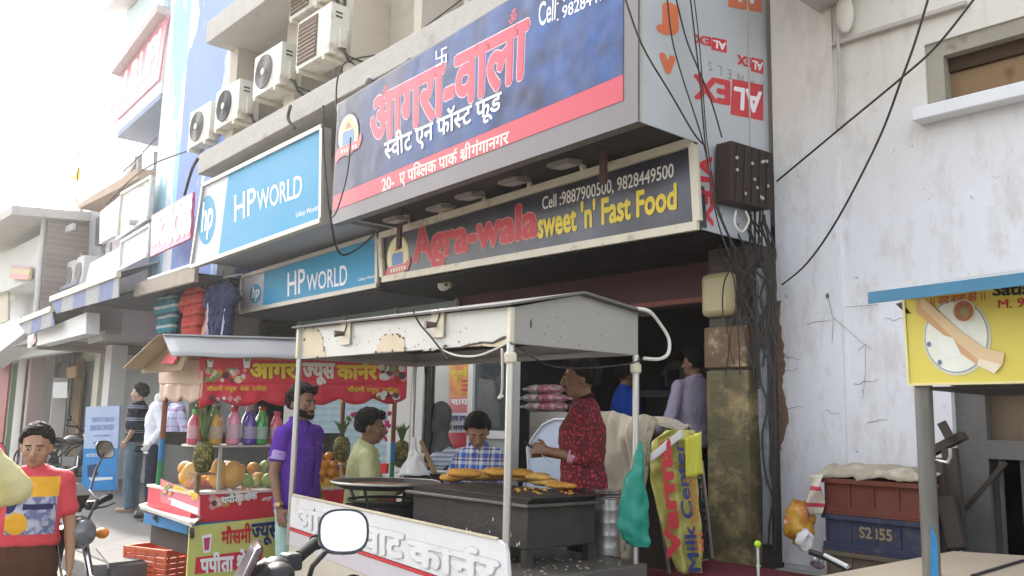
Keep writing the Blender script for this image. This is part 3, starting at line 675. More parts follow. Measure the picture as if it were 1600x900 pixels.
blue_sign('a', 'larger light blue computer shop sign beside the navy Hindi signboard', pq([(319, 290), (505, 198), (503, 345), (300, 417)], Y=UY), .245, UY, (324, 344, 14, 38, -.45),
          [('HP', [(367, 306), (400, 292), (400, 333), (367, 347)]), ('WORLD', [(402, 299), (473, 272), (472, 307), (403, 330)])], [(463, 331), (497, 321), (496, 332), (463, 342)], .05)
blue_sign('b', 'smaller blue computer shop sign under the projecting one beside the black signboard', pq([(380, 433), (591, 368), (591, 446), (377, 488)], Y=LY), .19, LY, (400, 459, 9, 15, -.25),
          [('HP', [(450, 427), (477, 419), (477, 457), (450, 463)]), ('WORLD', [(480, 430), (543, 413), (543, 445), (480, 455)])], [(561, 434), (587, 429), (587, 435), (561, 441)], .05)
# ================================================================== LAMPS UNDER THE UPPER SIGN
for i, (lx, ly, bx, by) in enumerate(((882, 256, 911, 262), (803, 283, 828, 290), (734, 306, 757, 315), (688, 325, 690, 335), (619, 343, 640, 352))):
    c = W(lx, ly, Y=4.92); e = W(bx, by, Y=5.2)
    t = thing('sign_lamp', 'x', 'lamp', e, group='square lamps on the rail of the black signboard')
    t['label'] = ['square lamp nearest the pillar on the black signboard rail', 'square lamp second from the pillar end of the signboard rail', 'middle square lamp of the black signboard rail above the red words',
                  'square lamp second from the round emblem end of the signboard rail', 'square lamp nearest the round emblem of the black signboard'][i]
    m = MB(); m.tube([e, e+Vector((0, -.02, .10)), c+Vector((0, .1, .05)), c+Vector((0, .04, .03))], .014, 8); m.build('arm', cream_p, t)
    m = MB(); m.ell(e+Vector((0, 0, .0)), .03, .03, .04); m.build('clamp', cream_p, t)
    m = MB(); m.bbox(c, .24, .17, .035, rx=.1); m.build('lamp_head', mat('dusty_lamp', (.24, .21, .19), .5, .2), t, bevel=.006)
    m = MB(); m.bbox(c+Vector((0, .005, -.0225)), .20, .13, .004, rx=.1); m.build('lamp_lens', mat('dusty_lens', (.42, .38, .34), .3), t)
for k, x in enumerate((-4.62, -7.4)):
    m = MB(); m.box(x-.03, x+.03, 5.0, 5.03, 3.2 if k else 3.35, 3.62)
    single(m, 'hanger_bracket', mat('brown_iron', (.09, .045, .04), .7), ['brown iron hanger at the pillar end of the black signboard', 'brown iron hanger above the red A of the black signboard'][k], 'bracket', 'iron hangers of the black signboard')
c = W(693, 446, Y=5.55); cc = thing('security_camera', 'white dome security camera under the black signboard', 'camera', c)
m = MB(); m.lathe(c, [(.02, .09), (.075, .09), (.075, .03), (.02, .03)], 16); m.build('mount', grey_int, cc)
m = MB(); m.ell(c, .062, .062, .06, 14, 10); m.build('dome', white_p, cc)
m = MB(); m.ell(c+Vector((.10, -.02, .0)), .045, .045, .045, 14, 10); h = m.build('bullet_head', cream_p, cc)
m = MB(); m.ell(c+Vector((.115, -.055, -.01)), .02); m.build('lens', black_gl, cc)
# ================================================================== AIR CONDITIONERS ON THE LEDGE
ac_case = mat('ac_case', (.72, .70, .62), .5, var=.06, scale=4, dirt=(.42, .35, .24), dirt_amt=.55, dscale=4)
def ac(px, py, dark, label, sq=False, w=.76, h=.56):
    b = W(px, py, Y=4.85); x1, z0 = b.x, b.z; x0 = x1-w; y0, y1 = 4.85, 5.15
    t = thing('air_conditioner', label, 'air conditioner', ((x0+x1)/2, 5, z0), group='outdoor air conditioners above the signs')
    m = MB(); m.box(x0, x1, y0, y1, z0, z0+h); m.build('case', ac_case, t, bevel=.012)
    cx, cz = x0+w*.40, z0+h/2; r = h*.40
    if sq:
        m = MB(); m.box(x0+.05, x0+.50, y0-.012, y0-.001, z0+.05, z0+h-.05); m.build('fan_grille', mat('brown_grille', (.17, .11, .08), .7, var=.3, scale=12), t)
        m = MB()
        for k in range(9): m.box(x0+.06, x0+.49, y0-.022, y0-.0125, z0+.07+k*.05, z0+.085+k*.05)
        m.build('grille_bars', mat('dull_bars', (.34, .28, .22), .6), t)
    else:
        m = MB(); m.tube([(cx, y0-.014, cz), (cx, y0-.001, cz)], r, 28); g = m.build('fan_grille', mat('fan_dark' if dark else 'fan_grey', (.06, .065, .08) if dark else (.26, .25, .24), .6), t)
        m = MB()
        for k in range(6): m.torus((cx, y0-.018, cz), r*(k+1)/6.2, .004, 'Y', 24, 5)
        m.build('grille_rings', mat('fan_ring', (.14, .14, .15), .5), t)
        m = MB(); m.tube([(cx, y0-.03, cz), (cx, y0-.01, cz)], r*.2, 14); m.build('fan_hub', white_p, t)
    m = MB(); m.box(x1+.001, x1+.05, y0+.10, y0+.2, z0+.08, z0+.32); m.build('valve_cover', ac_case, t, bevel=.008)
    m = MB(); m.box(x1+.001, x1+.006, y0+.06, y0+.15, z0+h-.12, z0+h-.10); m.box(x1+.001, x1+.006, y0+.06, y0+.15, z0+h-.17, z0+h-.15); m.build('handle_slots', black_m, t)
    for x in (x0+.1, x1-.1): m = MB(); m.bar((x, y0-.02, z0-.035), (x, 5.61, z0-.035), .04, .05); m.build('bracket', cream_p, t)
    m = MB(); m.tube([(x1+.03, y0+.17, z0+.1), (x1+.06, y0+.22, z0-.05), (x1+.03, 5.3, z0-.14), (x1-.05, 5.6, z0-.12)], .018, 8); m.tube([(x1+.03, y0+.13, z0+.1), (x1+.09, y0+.2, z0-.02), (x1+.1, 5.3, z0-.04), (x1+.02, 5.6, z0+.1)], .012, 8); m.build('pipe', wire_m, t)
    return t
ac(326, 216, False, 'lowest air conditioner at the far left end of the row beside the blue building')
ac(371, 184, True, 'air conditioner with dark fan, second from the blue building')
ac(437, 130, False, 'air conditioner with grey round fan between the dark fan unit and the brown grille unit')
ac(514, 81, False, 'air conditioner with square brown grille nearest the window', True, .80, .62)
ac(502, 0, False, 'air conditioner stacked directly above the brown grille unit, only its lower part showing', True, .80, .62)
# ================================================================== JUNCTION BOX, CABLES
jb = thing('junction_box', 'dark brown metal junction box hung beside the side panel', 'junction box', W(1175, 322, X=-3.8))
Q = pq([(1143, 219), (1208, 239), (1207, 327), (1141, 314)], X=-3.72)
brn = mat('brown_iron_box', (.055, .04, .035), .6, .3, var=.3, scale=9)
m = MB(); d = Vector((-.14, 0, 0)); m.hexa([Q[3]+d, Q[2]+d, Q[2], Q[3], Q[0]+d, Q[1]+d, Q[1], Q[0]]); m.build('case', brn, jb, bevel=.008)
m = MB(); 
for k in range(5): a = bil(Q, .12+k*.18, .04); b = bil(Q, .12+k*.18, .96); m.bar(a+XN*.004, b+XN*.004, .012)
m.build('door_rib', brn, jb)
m = MB(); random.seed(5)
for k in range(12): m.ell(bil(Q, random.random()*.8+.1, random.random()*.8+.1)+XN*.008, .012, .014, .014, 6, 5)
m.build('bolt', alu, jb)
def cable(pts, r, label, m=wire_m, group=None, name='cable'):
    """pts: (px, py, depth)"""
    P = [W(x, y, d=d) for x, y, d in pts]; Q = []
    for i in range(len(P)-1):                            # Catmull-Rom
        p0, p1, p2, p3 = P[max(i-1, 0)], P[i], P[i+1], P[min(i+2, len(P)-1)]
        for k in range(6):
            t = k/6; Q.append(.5*((2*p1)+(p2-p0)*t+(2*p0-5*p1+4*p2-p3)*t*t+(3*p1-p0-3*p2+p3)*t**3))
    Q.append(P[-1]); b = MB(); b.tube(Q, r, 6)
    return single(b, name, m, label, 'cable', group)
def dX(x, y, X): 
    v = ray(x, y); return (X-CP.x)/v.x
def dY(x, y, Y):
    v = ray(x, y); return Y/v.y
cable([(1527, -8, 5.2), (1465, 70, 5.3), (1407, 123, 5.5), (1310, 203, 5.9), (1214, 283, 6.6)], .0075, 'thick grey cable sloping across the white wall to the junction box')
cable([(1452, -8, 5.1), (1430, 65, 5.2), (1409, 123, 5.3), (1372, 220, 5.6), (1310, 340, 6.0), (1262, 410, 6.4), (1222, 445, 6.7)], .007, 'thin dark cable hanging in a long curve down the white wall')
bx = -3.78
fam = [([(1042, -8), (1050, 60), (1066, 120), (1092, 200), (1105, 250), (1120, 340), (1140, 400)], 'cable running down the left of the film panel'),
       ([(1078, -8), (1086, 60), (1094, 130), (1098, 180), (1104, 240), (1118, 320), (1150, 395)], 'twisted cable beside the red film lettering'),
       ([(1084, -8), (1093, 70), (1099, 150), (1106, 230), (1124, 330), (1158, 405)], 'darkest cable of the bundle on the film panel'),
       ([(1055, -8), (1072, 60), (1092, 110), (1112, 160), (1128, 215)], 'short slack cable ending at the junction box corner'),
       ([(975, -8), (1003, 70), (1050, 150), (1082, 205), (1098, 225)], 'taut thin cable crossing the sign end')]
for pts, lb in fam: cable([(x, y, dX(x, y, bx+random.uniform(-.03, .05))) for x, y in pts], random.uniform(.004, .0065), lb, group='cables bundled on the film panel')
random.seed(11)
tl = ['tangled cable loop nearest the cream block', 'tangled cable at the middle of the pillar side', 'tangled cable beside the white wall edge', 'slack cable dropping behind the cream block', 'loose cable crossing the pillar side', 'cable running down the pillar to the paper note', 'grey cable hugging the wall corner', 'thin cable looping under the junction box', 'cable knot hanging under the junction box', 'long cable falling to the foot of the pillar']
for k in range(26):
    x = 1126+(k*8.5 if k < 10 else random.uniform(0, 76)); pts = [(x-6, 330+random.uniform(-10, 20))]
    yy = 350
    end = (560 if k < 6 else 840) if k < 10 else random.uniform(420, 600)
    while yy < end:
        yy += random.uniform(30, 60); pts.append((min(1212, max(1108, x+random.uniform(-22, 22)*(1 if yy < 480 else .35)+ (yy-350)*.06)), yy))
    cable([(a, b, dY(a, b, 5.82 if k < 5 else 5.95)*.985) for a, b in pts], random.uniform(.004, .011), tl[k] if k < 10 else 'one strand of the dense cable tangle on the sooty pillar side', group='tangled cables on the pillar side')
cable([(1150, 330, 6.55), (1148, 350, 6.5), (1160, 362, 6.5), (1170, 345, 6.6), (1165, 330, 6.62)], .008, 'pale looped cable under the junction box', wire_w)
m = MB(); m.tube(pq([(1188, 420), (1190, 520), (1192, 640), (1198, 760), (1199, 850)], X=-3.81), .035, 10); single(m, 'drain_pipe', mat('grey_pipe', (.24, .25, .27), .6, var=.3, scale=6, dirt=(.07, .065, .06), dirt_amt=.65, dscale=5), 'grey drain pipe running down between pillar and white wall', 'pipe')
cable([(505, 165, dY(505, 165, 4.4)), (506, 240, dY(506, 240, 4.4)), (515, 330, dY(515, 330, 4.4)), (530, 395, dY(530, 395, 4.8)), (560, 388, dY(560, 388, 5.1)), (590, 360, dY(590, 360, 5.2))], .011, 'black cable looping down between the light blue sign and the navy sign')
cable([(548, 215, dY(548, 215, 4.45)), (543, 270, dY(543, 270, 4.42)), (528, 325, dY(528, 325, 4.42)), (519, 340, dY(519, 340, 4.42))], .007, 'thin dark cable hanging over the left end of the navy sign')
cable([(525, 168, dY(525, 168, 4.5)), (528, 120, dY(528, 120, 4.5)), (545, 95, dY(545, 95, 4.6)), (610, 80, dY(610, 80, 5.0)), (660, 45, dY(660, 45, 5.0)), (720, 0, dY(720, 0, 5.0)), (728, -8, dY(728, -8, 5.0))], .009, 'slack cable along the ledge under the upper window')
cable([(454, 165, dY(454, 165, 4.55)), (450, 185, dY(450, 185, 4.5)), (460, 200, dY(460, 200, 4.5))], .02, 'short thick black cable over the ledge')
cable([(165, 320, 16), (205, 280, 15), (240, 256, 14), (290, 237, 13)], .012, 'thin wire strung from the far shops to the lowest air conditioner')
cable([(288, 305, 11.8), (300, 265, 11.7), (309, 248, 11.6)], .02, 'black rod leaning beside the pink sign')
cable([(55, 74, 40), (85, 35, 38), (120, -8, 36)], .02, 'thin wire crossing the pale sky at upper left')
# ================================================================== BLUE PAINTED BUILDING NEXT DOOR
def patch_mat(name, a, b, scale, stretch=(1, 1, .45), lo=.47, hi=.53, rough=.8):
    if name in MATS: return MATS[name]
    m, nt, bs = newmat(name); N = nt.nodes.new; L = nt.links.new
    tc = N('ShaderNodeTexCoord'); mp = N('ShaderNodeMapping'); mp.inputs['Scale'].default_value = stretch; L(tc.outputs['Object'], mp.inputs[0])
    n = N('ShaderNodeTexNoise'); n.inputs['Scale'].default_value = scale; n.inputs['Detail'].default_value = 5; n.inputs['Roughness'].default_value = .6; L(mp.outputs[0], n.inputs[0])
    r = N('ShaderNodeValToRGB'); r.color_ramp.elements[0].position = lo; r.color_ramp.elements[1].position = hi; r.color_ramp.elements[0].color = tuple(a)+(1,); r.color_ramp.elements[1].color = tuple(b)+(1,)
    L(n.outputs['Fac'], r.inputs[0]); L(r.outputs[0], bs.inputs['Base Color']); bs.inputs['Roughness'].default_value = rough; MATS[name] = m; return m
bb = thing('blue_building', 'tall blue and white patchy painted building with balcony sign and garment shop', 'building', (-14, 6, 0))
blue_patch = patch_mat('patchy_blue', (.26, .37, .74), (.64, .74, .82), 1.6, (1, 1, .4), .56, .60)
pale_patch = patch_mat('patchy_pale', (.82, .85, .86), (.38, .66, .82), 1.3, (1.6, 1, .35), .50, .54)
xa, xb, xc, xd = W(243, 280, Y=5).x, W(288, 150, Y=5).x, W(334, 150, Y=5).x, -16.6
m = MB(); m.box(xb, -11.77, 5.0, 7, 3.4, 14); m.build('painted_wall', blue_patch, bb)
m = MB(); m.box(xa, xb, 5.0, 7, 3.4, 14); m.build('painted_wall', pale_patch, bb)
m = MB(); m.box(xd, xa, 6.2, 7, .15, 14); m.build('recessed_wall', mat('bluish_plaster', (.20, .27, .38), .8, var=.12), bb)
# balcony carrying the faded sign
bq = pq([(166, 137), (262, 22), (248, 124), (166, 203)], Y=4.95); zb0 = W(161, 228, Y=4.95).z
zt_l = lambda a, b: [(xd+.1, 4.97, a), (xa-.01, 4.97, b), (xa-.01, 6.2, b), (xd+.1, 6.2, a)]
m = MB(); m.prism(zt_l(zb0+.0, zb0+.20), (0, 0, .1)); m.build('balcony_slab', mat('blue_slab', (.30, .38, .50), .8), bb)
m = MB(); m.prism([(xd+.1, 4.98, zb0+.105), (xa-.01, 4.98, zb0+.305), (xa-.01, 4.98, bq[1].z), (xd+.1, 4.98, bq[0].z)], (0, .08, 0)); m.build('balcony_front', mat('faded_white', (.78, .74, .76), .7, var=.05), bb)
m = MB(); m.prism([(xd, 4.8, bq[0].z+.02), (xa-.01, 4.8, bq[1].z+.02), (xa-.01, 6.2, bq[1].z+.02), (xd, 6.2, bq[0].z+.02)], (0, 0, .13)); m.build('sun_shade', mat('pink_grey_slab', (.62, .52, .52), .8), bb)
m = MB(); m.box(xd+.3, xa-.01, 4.9, 6.2, bq[1].z+.16, bq[1].z+.7); m.build('upper_parapet', mat('pale_aqua', (.62, .78, .80), .8, var=.1), bb)
a = W(155, 30, Y=4.6); m = MB(); m.box(a.x, xa-.01, 4.6, 6.2, a.z+.1, a.z+1.0); m.build('upper_slab', mat('pale_slab', (.60, .62, .62), .8), bb)
bs_ = thing('balcony_sign', 'faded pale pink signboard with white letters along the balcony', 'signboard', (bq[3]+bq[2])/2)
m = MB(); d = Vector((0, .03, 0)); m.hexa([bq[3], bq[2], bq[2]+d, bq[3]+d, bq[0], bq[1], bq[1]+d, bq[0]+d]); m.build('board', mat('faded_pink', (.72, .26, .32), .5, var=.1), bs_)
text('AM RUPI', [bil(bq, u, v) for u, v in ((.06, .2), (.92, .16), (.92, .72), (.06, .72))], white_l, bs_, FN, bold=.06)
text('readymade garments', [bil(bq, u, v) for u, v in ((.1, .8), (.9, .8), (.9, .95), (.1, .95))], white_l, bs_, FN, bold=.02)
# recess window and orange canopy below the balcony
m = MB(); p = rect(192, 240, 214, 285, Y=6.15); m.prism(p, (0, .03, 0)); f = m.build('window', mat('dull_window_frame', (.38, .42, .46), .6), bb)
m = MB(); p = rect(195, 244, 211, 281, Y=6.13); m.prism(p, (0, .015, 0)); m.build('pane', mat('dull_pane', (.14, .17, .20), .2), f)
m = MB(); p = pq([(222, 200), (240, 188), (240, 262), (222, 275)], Y=6.15); m.prism(p, (0, .03, 0)); m.build('doorway', mat('dull_pane', (.14, .17, .20), .2), bb)
# ground floor: dark ceiling, side wall, rear wall
m = MB(); m.box(-16.6, -11.78, 4.75, 9, 3.36, 3.40); m.build('shop_soffit', mat('grey_blue_soffit', (.07, .075, .09), .6, var=.15), bb)
m = MB(); p = W(240, 400, Y=4.7); m.box(-14.1, -11.78, 4.7, 4.76, 3.28, 3.48); m.build('dusty_edge', mat('dusty_beam', (.42, .36, .30), .8, var=.3, scale=8), bb)
m = MB(); m.box(-16.6, -11.78, 8.9, 9, .15, 3.36); m.build('rear_wall', mat('shop_grey', (.11, .11, .11), .8), bb)
m = MB(); m.box(-16.7, -16.6, 6.25, 8.9, .15, 3.36); m.build('side_wall', mat('shop_grey2', (.15, .15, .148), .8), bb)
m = MB(); m.box(-14.9, -14.6, 5.9, 6.2, .15, 3.36); m.build('shop_pier', mat('shop_grey3', (.33, .33, .31), .8), bb)
m = MB(); m.box(-14.6, -12.9, 6.2, 6.26, .15, 3.36); m.build('shop_shutter', mat('shop_grey4', (.14, .14, .14), .7), bb)
m = MB(); m.tube([W(233, 437, Y=4.72), W(300, 415, Y=4.72)], .03, 10); single(m, 'tube_light', mat('dull_tube', (.70, .68, .62), .4), 'unlit tube light fixed under the shop edge below the pink sign', 'tube light')
# pink sign
pqz = pq([(237, 337), (301, 300), (297, 372), (235, 401)], Y=4.66)
ps = thing('shop_sign', 'pink shop signboard with fat white letters beside the large light blue sign', 'signboard', (pqz[3]+pqz[2])/2)
m = MB(); d = Vector((0, .04, 0)); m.hexa([pqz[3], pqz[2], pqz[2]+d, pqz[3]+d, pqz[0], pqz[1], pqz[1]+d, pqz[0]+d]); m.build('board', mat('pink_board', (.70, .16, .28), .4, var=.06), ps)
text('BIG', [bil(pqz, u, v) for u, v in ((.04, .22), (.40, .24), (.40, .80), (.04, .72))], white_l, ps, FN, bold=.09)
text('BOSS', [bil(pqz, u, v) for u, v in ((.44, .16), (.99, .18), (.99, .82), (.44, .86))], white_l, ps, FN, bold=.09)
# two worn boards left of the strip
for k, (qq, cols, lb, nm) in enumerate((([(191, 303), (238, 276), (232, 341), (184, 374)], [(.55, .62, .78), (.70, .74, .70), (.62, .58, .34), (.30, .38, .55)], 'weathered blue yellow poster board above the grey board', 'poster_board'),
                                   ([(191, 378), (236, 351), (232, 399), (188, 421)], [(.42, .47, .55), (.58, .62, .66), (.70, .70, .68)], 'weathered grey white board beneath the blue yellow poster board', 'poster_board'))):
    Qd = pq(qq, Y=4.8); o = thing(nm, lb, 'signboard', (Qd[3]+Qd[2])/2)
    m = MB(); d = Vector((0, .05, 0)); m.hexa([Qd[3], Qd[2], Qd[2]+d, Qd[3]+d, Qd[0], Qd[1], Qd[1]+d, Qd[0]+d]); m.build('board', blob_mat('poster_art%d' % k, cols, 4, .5), o)
    m = MB(); frame_bars(m, Qd, .05, FN, .03); m.build('frame', mat('dull_white', (.70, .70, .68), .6), o)
    if k == 1: text('SHOES', [bil(Qd, u, v) for u, v in ((.2, .45), (.9, .45), (.9, .7), (.2, .7))], white_l, o, FN, bold=.03)
    else: text('NEW', [bil(Qd, u, v) for u, v in ((.15, .3), (.8, .3), (.8, .52), (.15, .52))], white_l, o, FN, bold=.03)
m = MB(); m.bar(W(202, 348, Y=4.7), W(236, 348, Y=5.0), .12, .06); single(m, 'sign_lamp', mat('grey_lamp', (.42, .43, .45), .5), 'flat grey lamp between the two weathered boards', 'lamp')
# ================================================================== FARTHER BUILDINGS ON THE STREET
fb = thing('pink_building', 'pale pink and white shop building with orange canopy and striped awning', 'building', (-19, 6, 0))
def pane(name, m_, pts, Y, par, th=.06): 
    b = MB(); b.prism(pq(pts, Y=Y), (0, th, 0)); return b.build(name, m_, par)
xl = W(112, 380, Y=5.4).x
m = MB(); m.box(xl, -16.62, 5.4, 7, 2.9, W(118, 318, Y=5.4).z); m.build('wall', mat('pale_pink_plaster', (.72, .62, .66), .8, var=.08), fb)
m = MB(); p = pq([(118, 322), (215, 262), (215, 280), (122, 326)], Y=4.9); m.prism([p[0], p[1], p[2], p[3]], (0, .5, 0)); m.build('canopy', mat('rusty_canopy', (.50, .36, .27), .7, var=.25), fb)
pane('grey_bay', mat('grey_bay', (.40, .41, .42), .7), [(140, 330), (157, 322), (157, 405), (138, 412)], 5.32, fb)
pane('window', mat('dark_bay', (.07, .08, .10), .4), [(150, 340), (157, 337), (155, 382), (148, 384)], 5.26, fb)
for k, pts in enumerate(([(156, 331), (191, 303), (183, 366), (155, 381)], [(141, 411), (190, 384), (184, 432), (130, 452)])):
    b = MB(); b.prism(pq(pts, Y=5.0), (0, .06, 0)); single(b, 'blank_hoarding', mat('blank_white', (.82, .82, .80), .6, var=.03), ['upper blank white hoarding board left of the weathered posters', 'lower blank white hoarding board above the striped awning'][k], 'hoarding')
for k, (x, y) in enumerate(((97, 462), (112, 453), (127, 447))):
    b = W(x, y, Y=5.0); t = thing('air_conditioner', ['small far air conditioner nearest the brick wall', 'small far air conditioner in the middle of three', 'small far air conditioner nearest the white hoarding'][k], 'air conditioner', b, group='far air conditioners by the brick wall')
    m = MB(); m.box(b.x-.46, b.x, 5.0, 5.25, b.z, b.z+.6); m.build('case', white_p, t, bevel=.02)
    m = MB(); m.tube([(b.x-.24, 4.98, b.z+.3), (b.x-.24, 4.999, b.z+.3)], .18, 20); m.build('fan_grille', mat('fan_grey', (.26, .25, .24), .6), t)
# striped awnings
aw = ramp_mat('awning_stripes', stripe_feed(0, .75), [(0, (.40, .40, .40)), (.5, (.22, .25, .40))], .8)
for k, (pts, lb) in enumerate((([(80, 472), (185, 433), (185, 464), (88, 490)], 'higher striped blue grey awning under the white hoarding'), ([(30, 507), (81, 487), (85, 508), (43, 523)], 'lower striped blue grey awning near the brick wall'))):
    P = pq(pts, Y=4.4); t = thing('awning', lb, 'awning', (P[2]+P[3])/2)
    up = Vector((0, 0, .10)); bk = Vector((0, .9, .35))
    m = MB(); m.prism([P[0], P[1], P[2], P[3]], (0, .015, 0)); m.build('valance', aw, t)
    m = MB(); m.prism([P[0]+up, P[1]+up, P[1]+up+bk, P[0]+up+bk], (0, 0, -.02)); m.build('cloth_top', aw, t)
    m = MB(); m.bar(P[0]+up/2, P[1]+up/2, .07, .10); m.build('front_rail', cream_p, t)
# shining white fascia boxes
for k, (pts, Y, lb) in enumerate((([(43, 525), (135, 488), (134, 521), (43, 544)], 4.6, 'long blank white fascia box under the awnings'), ([(-20, 524), (25, 507), (25, 532), (-20, 548)], 4.9, 'blank white fascia box at the left picture edge'))):
    P = pq(pts, Y=Y); b = MB(); b.prism(P, (0, .22, 0)); single(b, 'fascia_box', mat('blank_white', (.82, .82, .80), .6), lb, 'fascia sign')
b = MB(); b.prism(pq([(46, 536), (56, 526), (56, 534), (48, 542)], Y=4.58), (0, -.004, 0)); single(b, 'fascia_mark', mat('faded_red', (.70, .25, .28), .5), 'faded red mark at the end of the long white fascia box', 'sign')
# ground floor shopfronts
gf = thing('shopfront_row', 'row of far ground floor shopfronts with glass, dark door and pale pillars', 'shopfront', (-22, 6, .15))
m = MB(); m.box(-42, -16.7, 6.6, 6.7, .15, 4); m.build('wall', mat('far_plaster', (.40, .41, .40), .8, var=.15, scale=1), gf)
m = MB(); m.box(-42, -16.65, 4.8, 6.6, W(134, 521, Y=4.8).z+.02, W(134, 521, Y=4.8).z+.12); m.build('ceiling', mat('far_soffit', (.42, .40, .37), .8), gf)
def px_post(x0, x1, y0, y1, Y, mm, nm='pillar', th=.3):
    a = W(x0, y1, Y=Y); b_ = W(x1, y0, Y=Y); m = MB(); m.box(a.x, b_.x, Y, Y+th, .15, b_.z); return m.build(nm, mm, gf)
pw = mat('far_white', (.72, .70, .66), .7, var=.06)
px_post(36, 48, 545, 700, 5.6, mat('far_pinkish', (.55, .42, .38), .7)); px_post(46, 62, 548, 700, 6.3, mat('far_dark_door', (.06, .06, .07), .5), 'door', .05)
px_post(62, 66, 540, 600, 6.0, pw); px_post(66, 86, 545, 700, 6.4, mat('far_cream', (.50, .48, .40), .7), 'panel', .05)
px_post(74, 84, 590, 700, 5.7, pw); px_post(86, 104, 540, 700, 6.2, mat('far_glass', (.30, .40, .45), .15), 'glass_front', .04)
px_post(95, 97, 545, 700, 6.1, black_m, 'frame_bar', .05); px_post(104, 116, 545, 700, 6.3, mat('far_glass2', (.38, .47, .48), .15), 'glass_front', .04)
px_post(117, 131, 560, 580, 6.1, wood_br, 'name_board', .05); px_post(119, 133, 580, 720, 6.2, mat('far_dark_door2', (.07, .05, .05), .5), 'door', .05)
px_post(134, 158, 545, 720, 6.0, mat('far_cream2', (.66, .62, .52), .7), 'panel', .1); px_post(160, 166, 540, 720, 5.8, pw)
b = MB(); b.prism(rect(83, 597, 105, 622, Y=5.66), (0, .01, 0)); single(b, 'paper_notice', mat('pale_notice', (.58, .60, .60), .6), 'grey paper notice hung on a far shop pillar', 'notice')
px_post(5, 12, 570, 720, 6.2, mat('far_green', (.30, .40, .25), .7)); px_post(12, 24, 545, 720, 6.4, mat('far_grey', (.45, .46, .46), .7), 'panel', .05); px_post(26, 30, 560, 720, 6.1, pw)
px_post(-15, 18, 548, 570, 5.3, mat('far_maroon', (.32, .10, .10), .6), 'fascia', .05)
for k, (x, y) in enumerate(((27, 553),)):
    b = MB(); b.ell(W(x, y, Y=5.2), .16, .12, .07); single(b, 'ceiling_lamp', white_p, 'round white lamp under the far shop ceiling', 'lamp')
# brick building
br = thing('brick_building', 'unplastered grey brown brick building with covered balcony', 'building', (-26, 6, 0))
brick = None
def brick_mat():
    m, nt, bs = newmat('bare_brick'); N = nt.nodes.new; L = nt.links.new
    tc = N('ShaderNodeTexCoord'); mp = N('ShaderNodeMapping'); mp.inputs['Rotation'].default_value = (R(90), 0, R(90)); L(tc.outputs['Object'], mp.inputs[0])
    b = N('ShaderNodeTexBrick'); b.inputs['Scale'].default_value = 4.5; b.inputs['Color1'].default_value = (.30, .24, .20, 1); b.inputs['Color2'].default_value = (.22, .18, .16, 1); b.inputs['Mortar'].default_value = (.36, .34, .31, 1); b.inputs['Mortar Size'].default_value = .03
    L(mp.outputs[0], b.inputs[0]); L(b.outputs['Color'], bs.inputs['Base Color']); bs.inputs['Roughness'].default_value = .95
    q = N('ShaderNodeBump'); q.inputs['Strength'].default_value = .6; q.inputs['Distance'].default_value = .04; L(b.outputs['Fac'], q.inputs['Height']); q.invert = True; L(q.outputs[0], bs.inputs['Normal']); return m
YB = 4.6
bc = W(67, 440, Y=YB); zt1 = W(118, 318, Y=5.4).z
zt = W(70, 342, Y=YB).z
m = MB(); m.prism([(bc.x, YB, 2.7), (bc.x, 7.5, 2.7), (bc.x, 7.5, zt+2.2), (bc.x, 6.2, zt+1.6), (bc.x, 5.6, zt+.05), (bc.x, YB, zt)], (-.25, 0, 0)); m.build('side_wall', brick_mat(), br)
m = MB(); m.box(bc.x-6, bc.x-.25, 6.4, 6.6, 2.7, zt); m.build('balcony_wall', mat('cream_wall', (.62, .61, .50), .8), br)
z1 = W(25, 372, Y=YB-.6).z
m = MB(); m.prism([(bc.x+.15, YB-.7, zt-.1), (bc.x+.15, 6.6, zt+.1), (bc.x-6.5, 6.6, zt+.1), (bc.x-6.5, YB-.7, zt-.1)], (0, 0, .18)); m.build('roof_slab', conc, br)
m = MB(); m.box(bc.x-6, bc.x-.26, YB, YB+.12, W(45, 440, Y=YB).z, W(45, 440, Y=YB).z+.9); m.box(bc.x-6, bc.x-.26, YB+.12, 6.4, W(45, 440, Y=YB).z, W(45, 440, Y=YB).z+.1); m.build('balcony_front', mat('pale_concrete', (.66, .66, .62), .8), br)
m = MB(); m.box(bc.x-6, bc.x-.26, 5.2, 5.4, 2.7, W(45, 440, Y=YB).z); m.build('front_wall', mat('white_far', (.75, .76, .76), .8, var=.06), br)
m = MB(); m.tube([W(69, 343, Y=YB-.05), W(55, 500, Y=YB-.05)], .05, 8); m.build('drain_pipe', mat('pale_pipe', (.60, .60, .57), .6), br)
m = MB(); m.box(bc.x+.02, bc.x+.5, 4.9, 4.96, W(75, 376, Y=4.9).z, W(75, 376, Y=4.9).z+.12); m.build('lamp_box', white_p, br)
b = MB(); P = pq([(17, 414), (47, 417), (45, 437), (15, 436)], Y=4.5); b.prism(P, (0, .05, 0)); s_ = thing('far_sign', 'small faded yellow and red signboard on the far white wall', 'signboard', (P[2]+P[3])/2)
b.build('board', mat('faded_ochre', (.58, .46, .26), .6), s_)
b = MB(); plate(b, [bil(P, 0, .62), bil(P, 1, .62), bil(P, 1, 1), bil(P, 0, 1)], FN, .004, .003); b.build('stripe', mat('faded_red2', (.62, .30, .30), .6), s_)
b = MB(); plate(b, [bil(P, 0, 0), bil(P, 1, 0), bil(P, 1, .2), bil(P, 0, .2)], FN, .004, .003); b.build('top_stripe', mat('faded_plum', (.45, .28, .30), .6), s_)
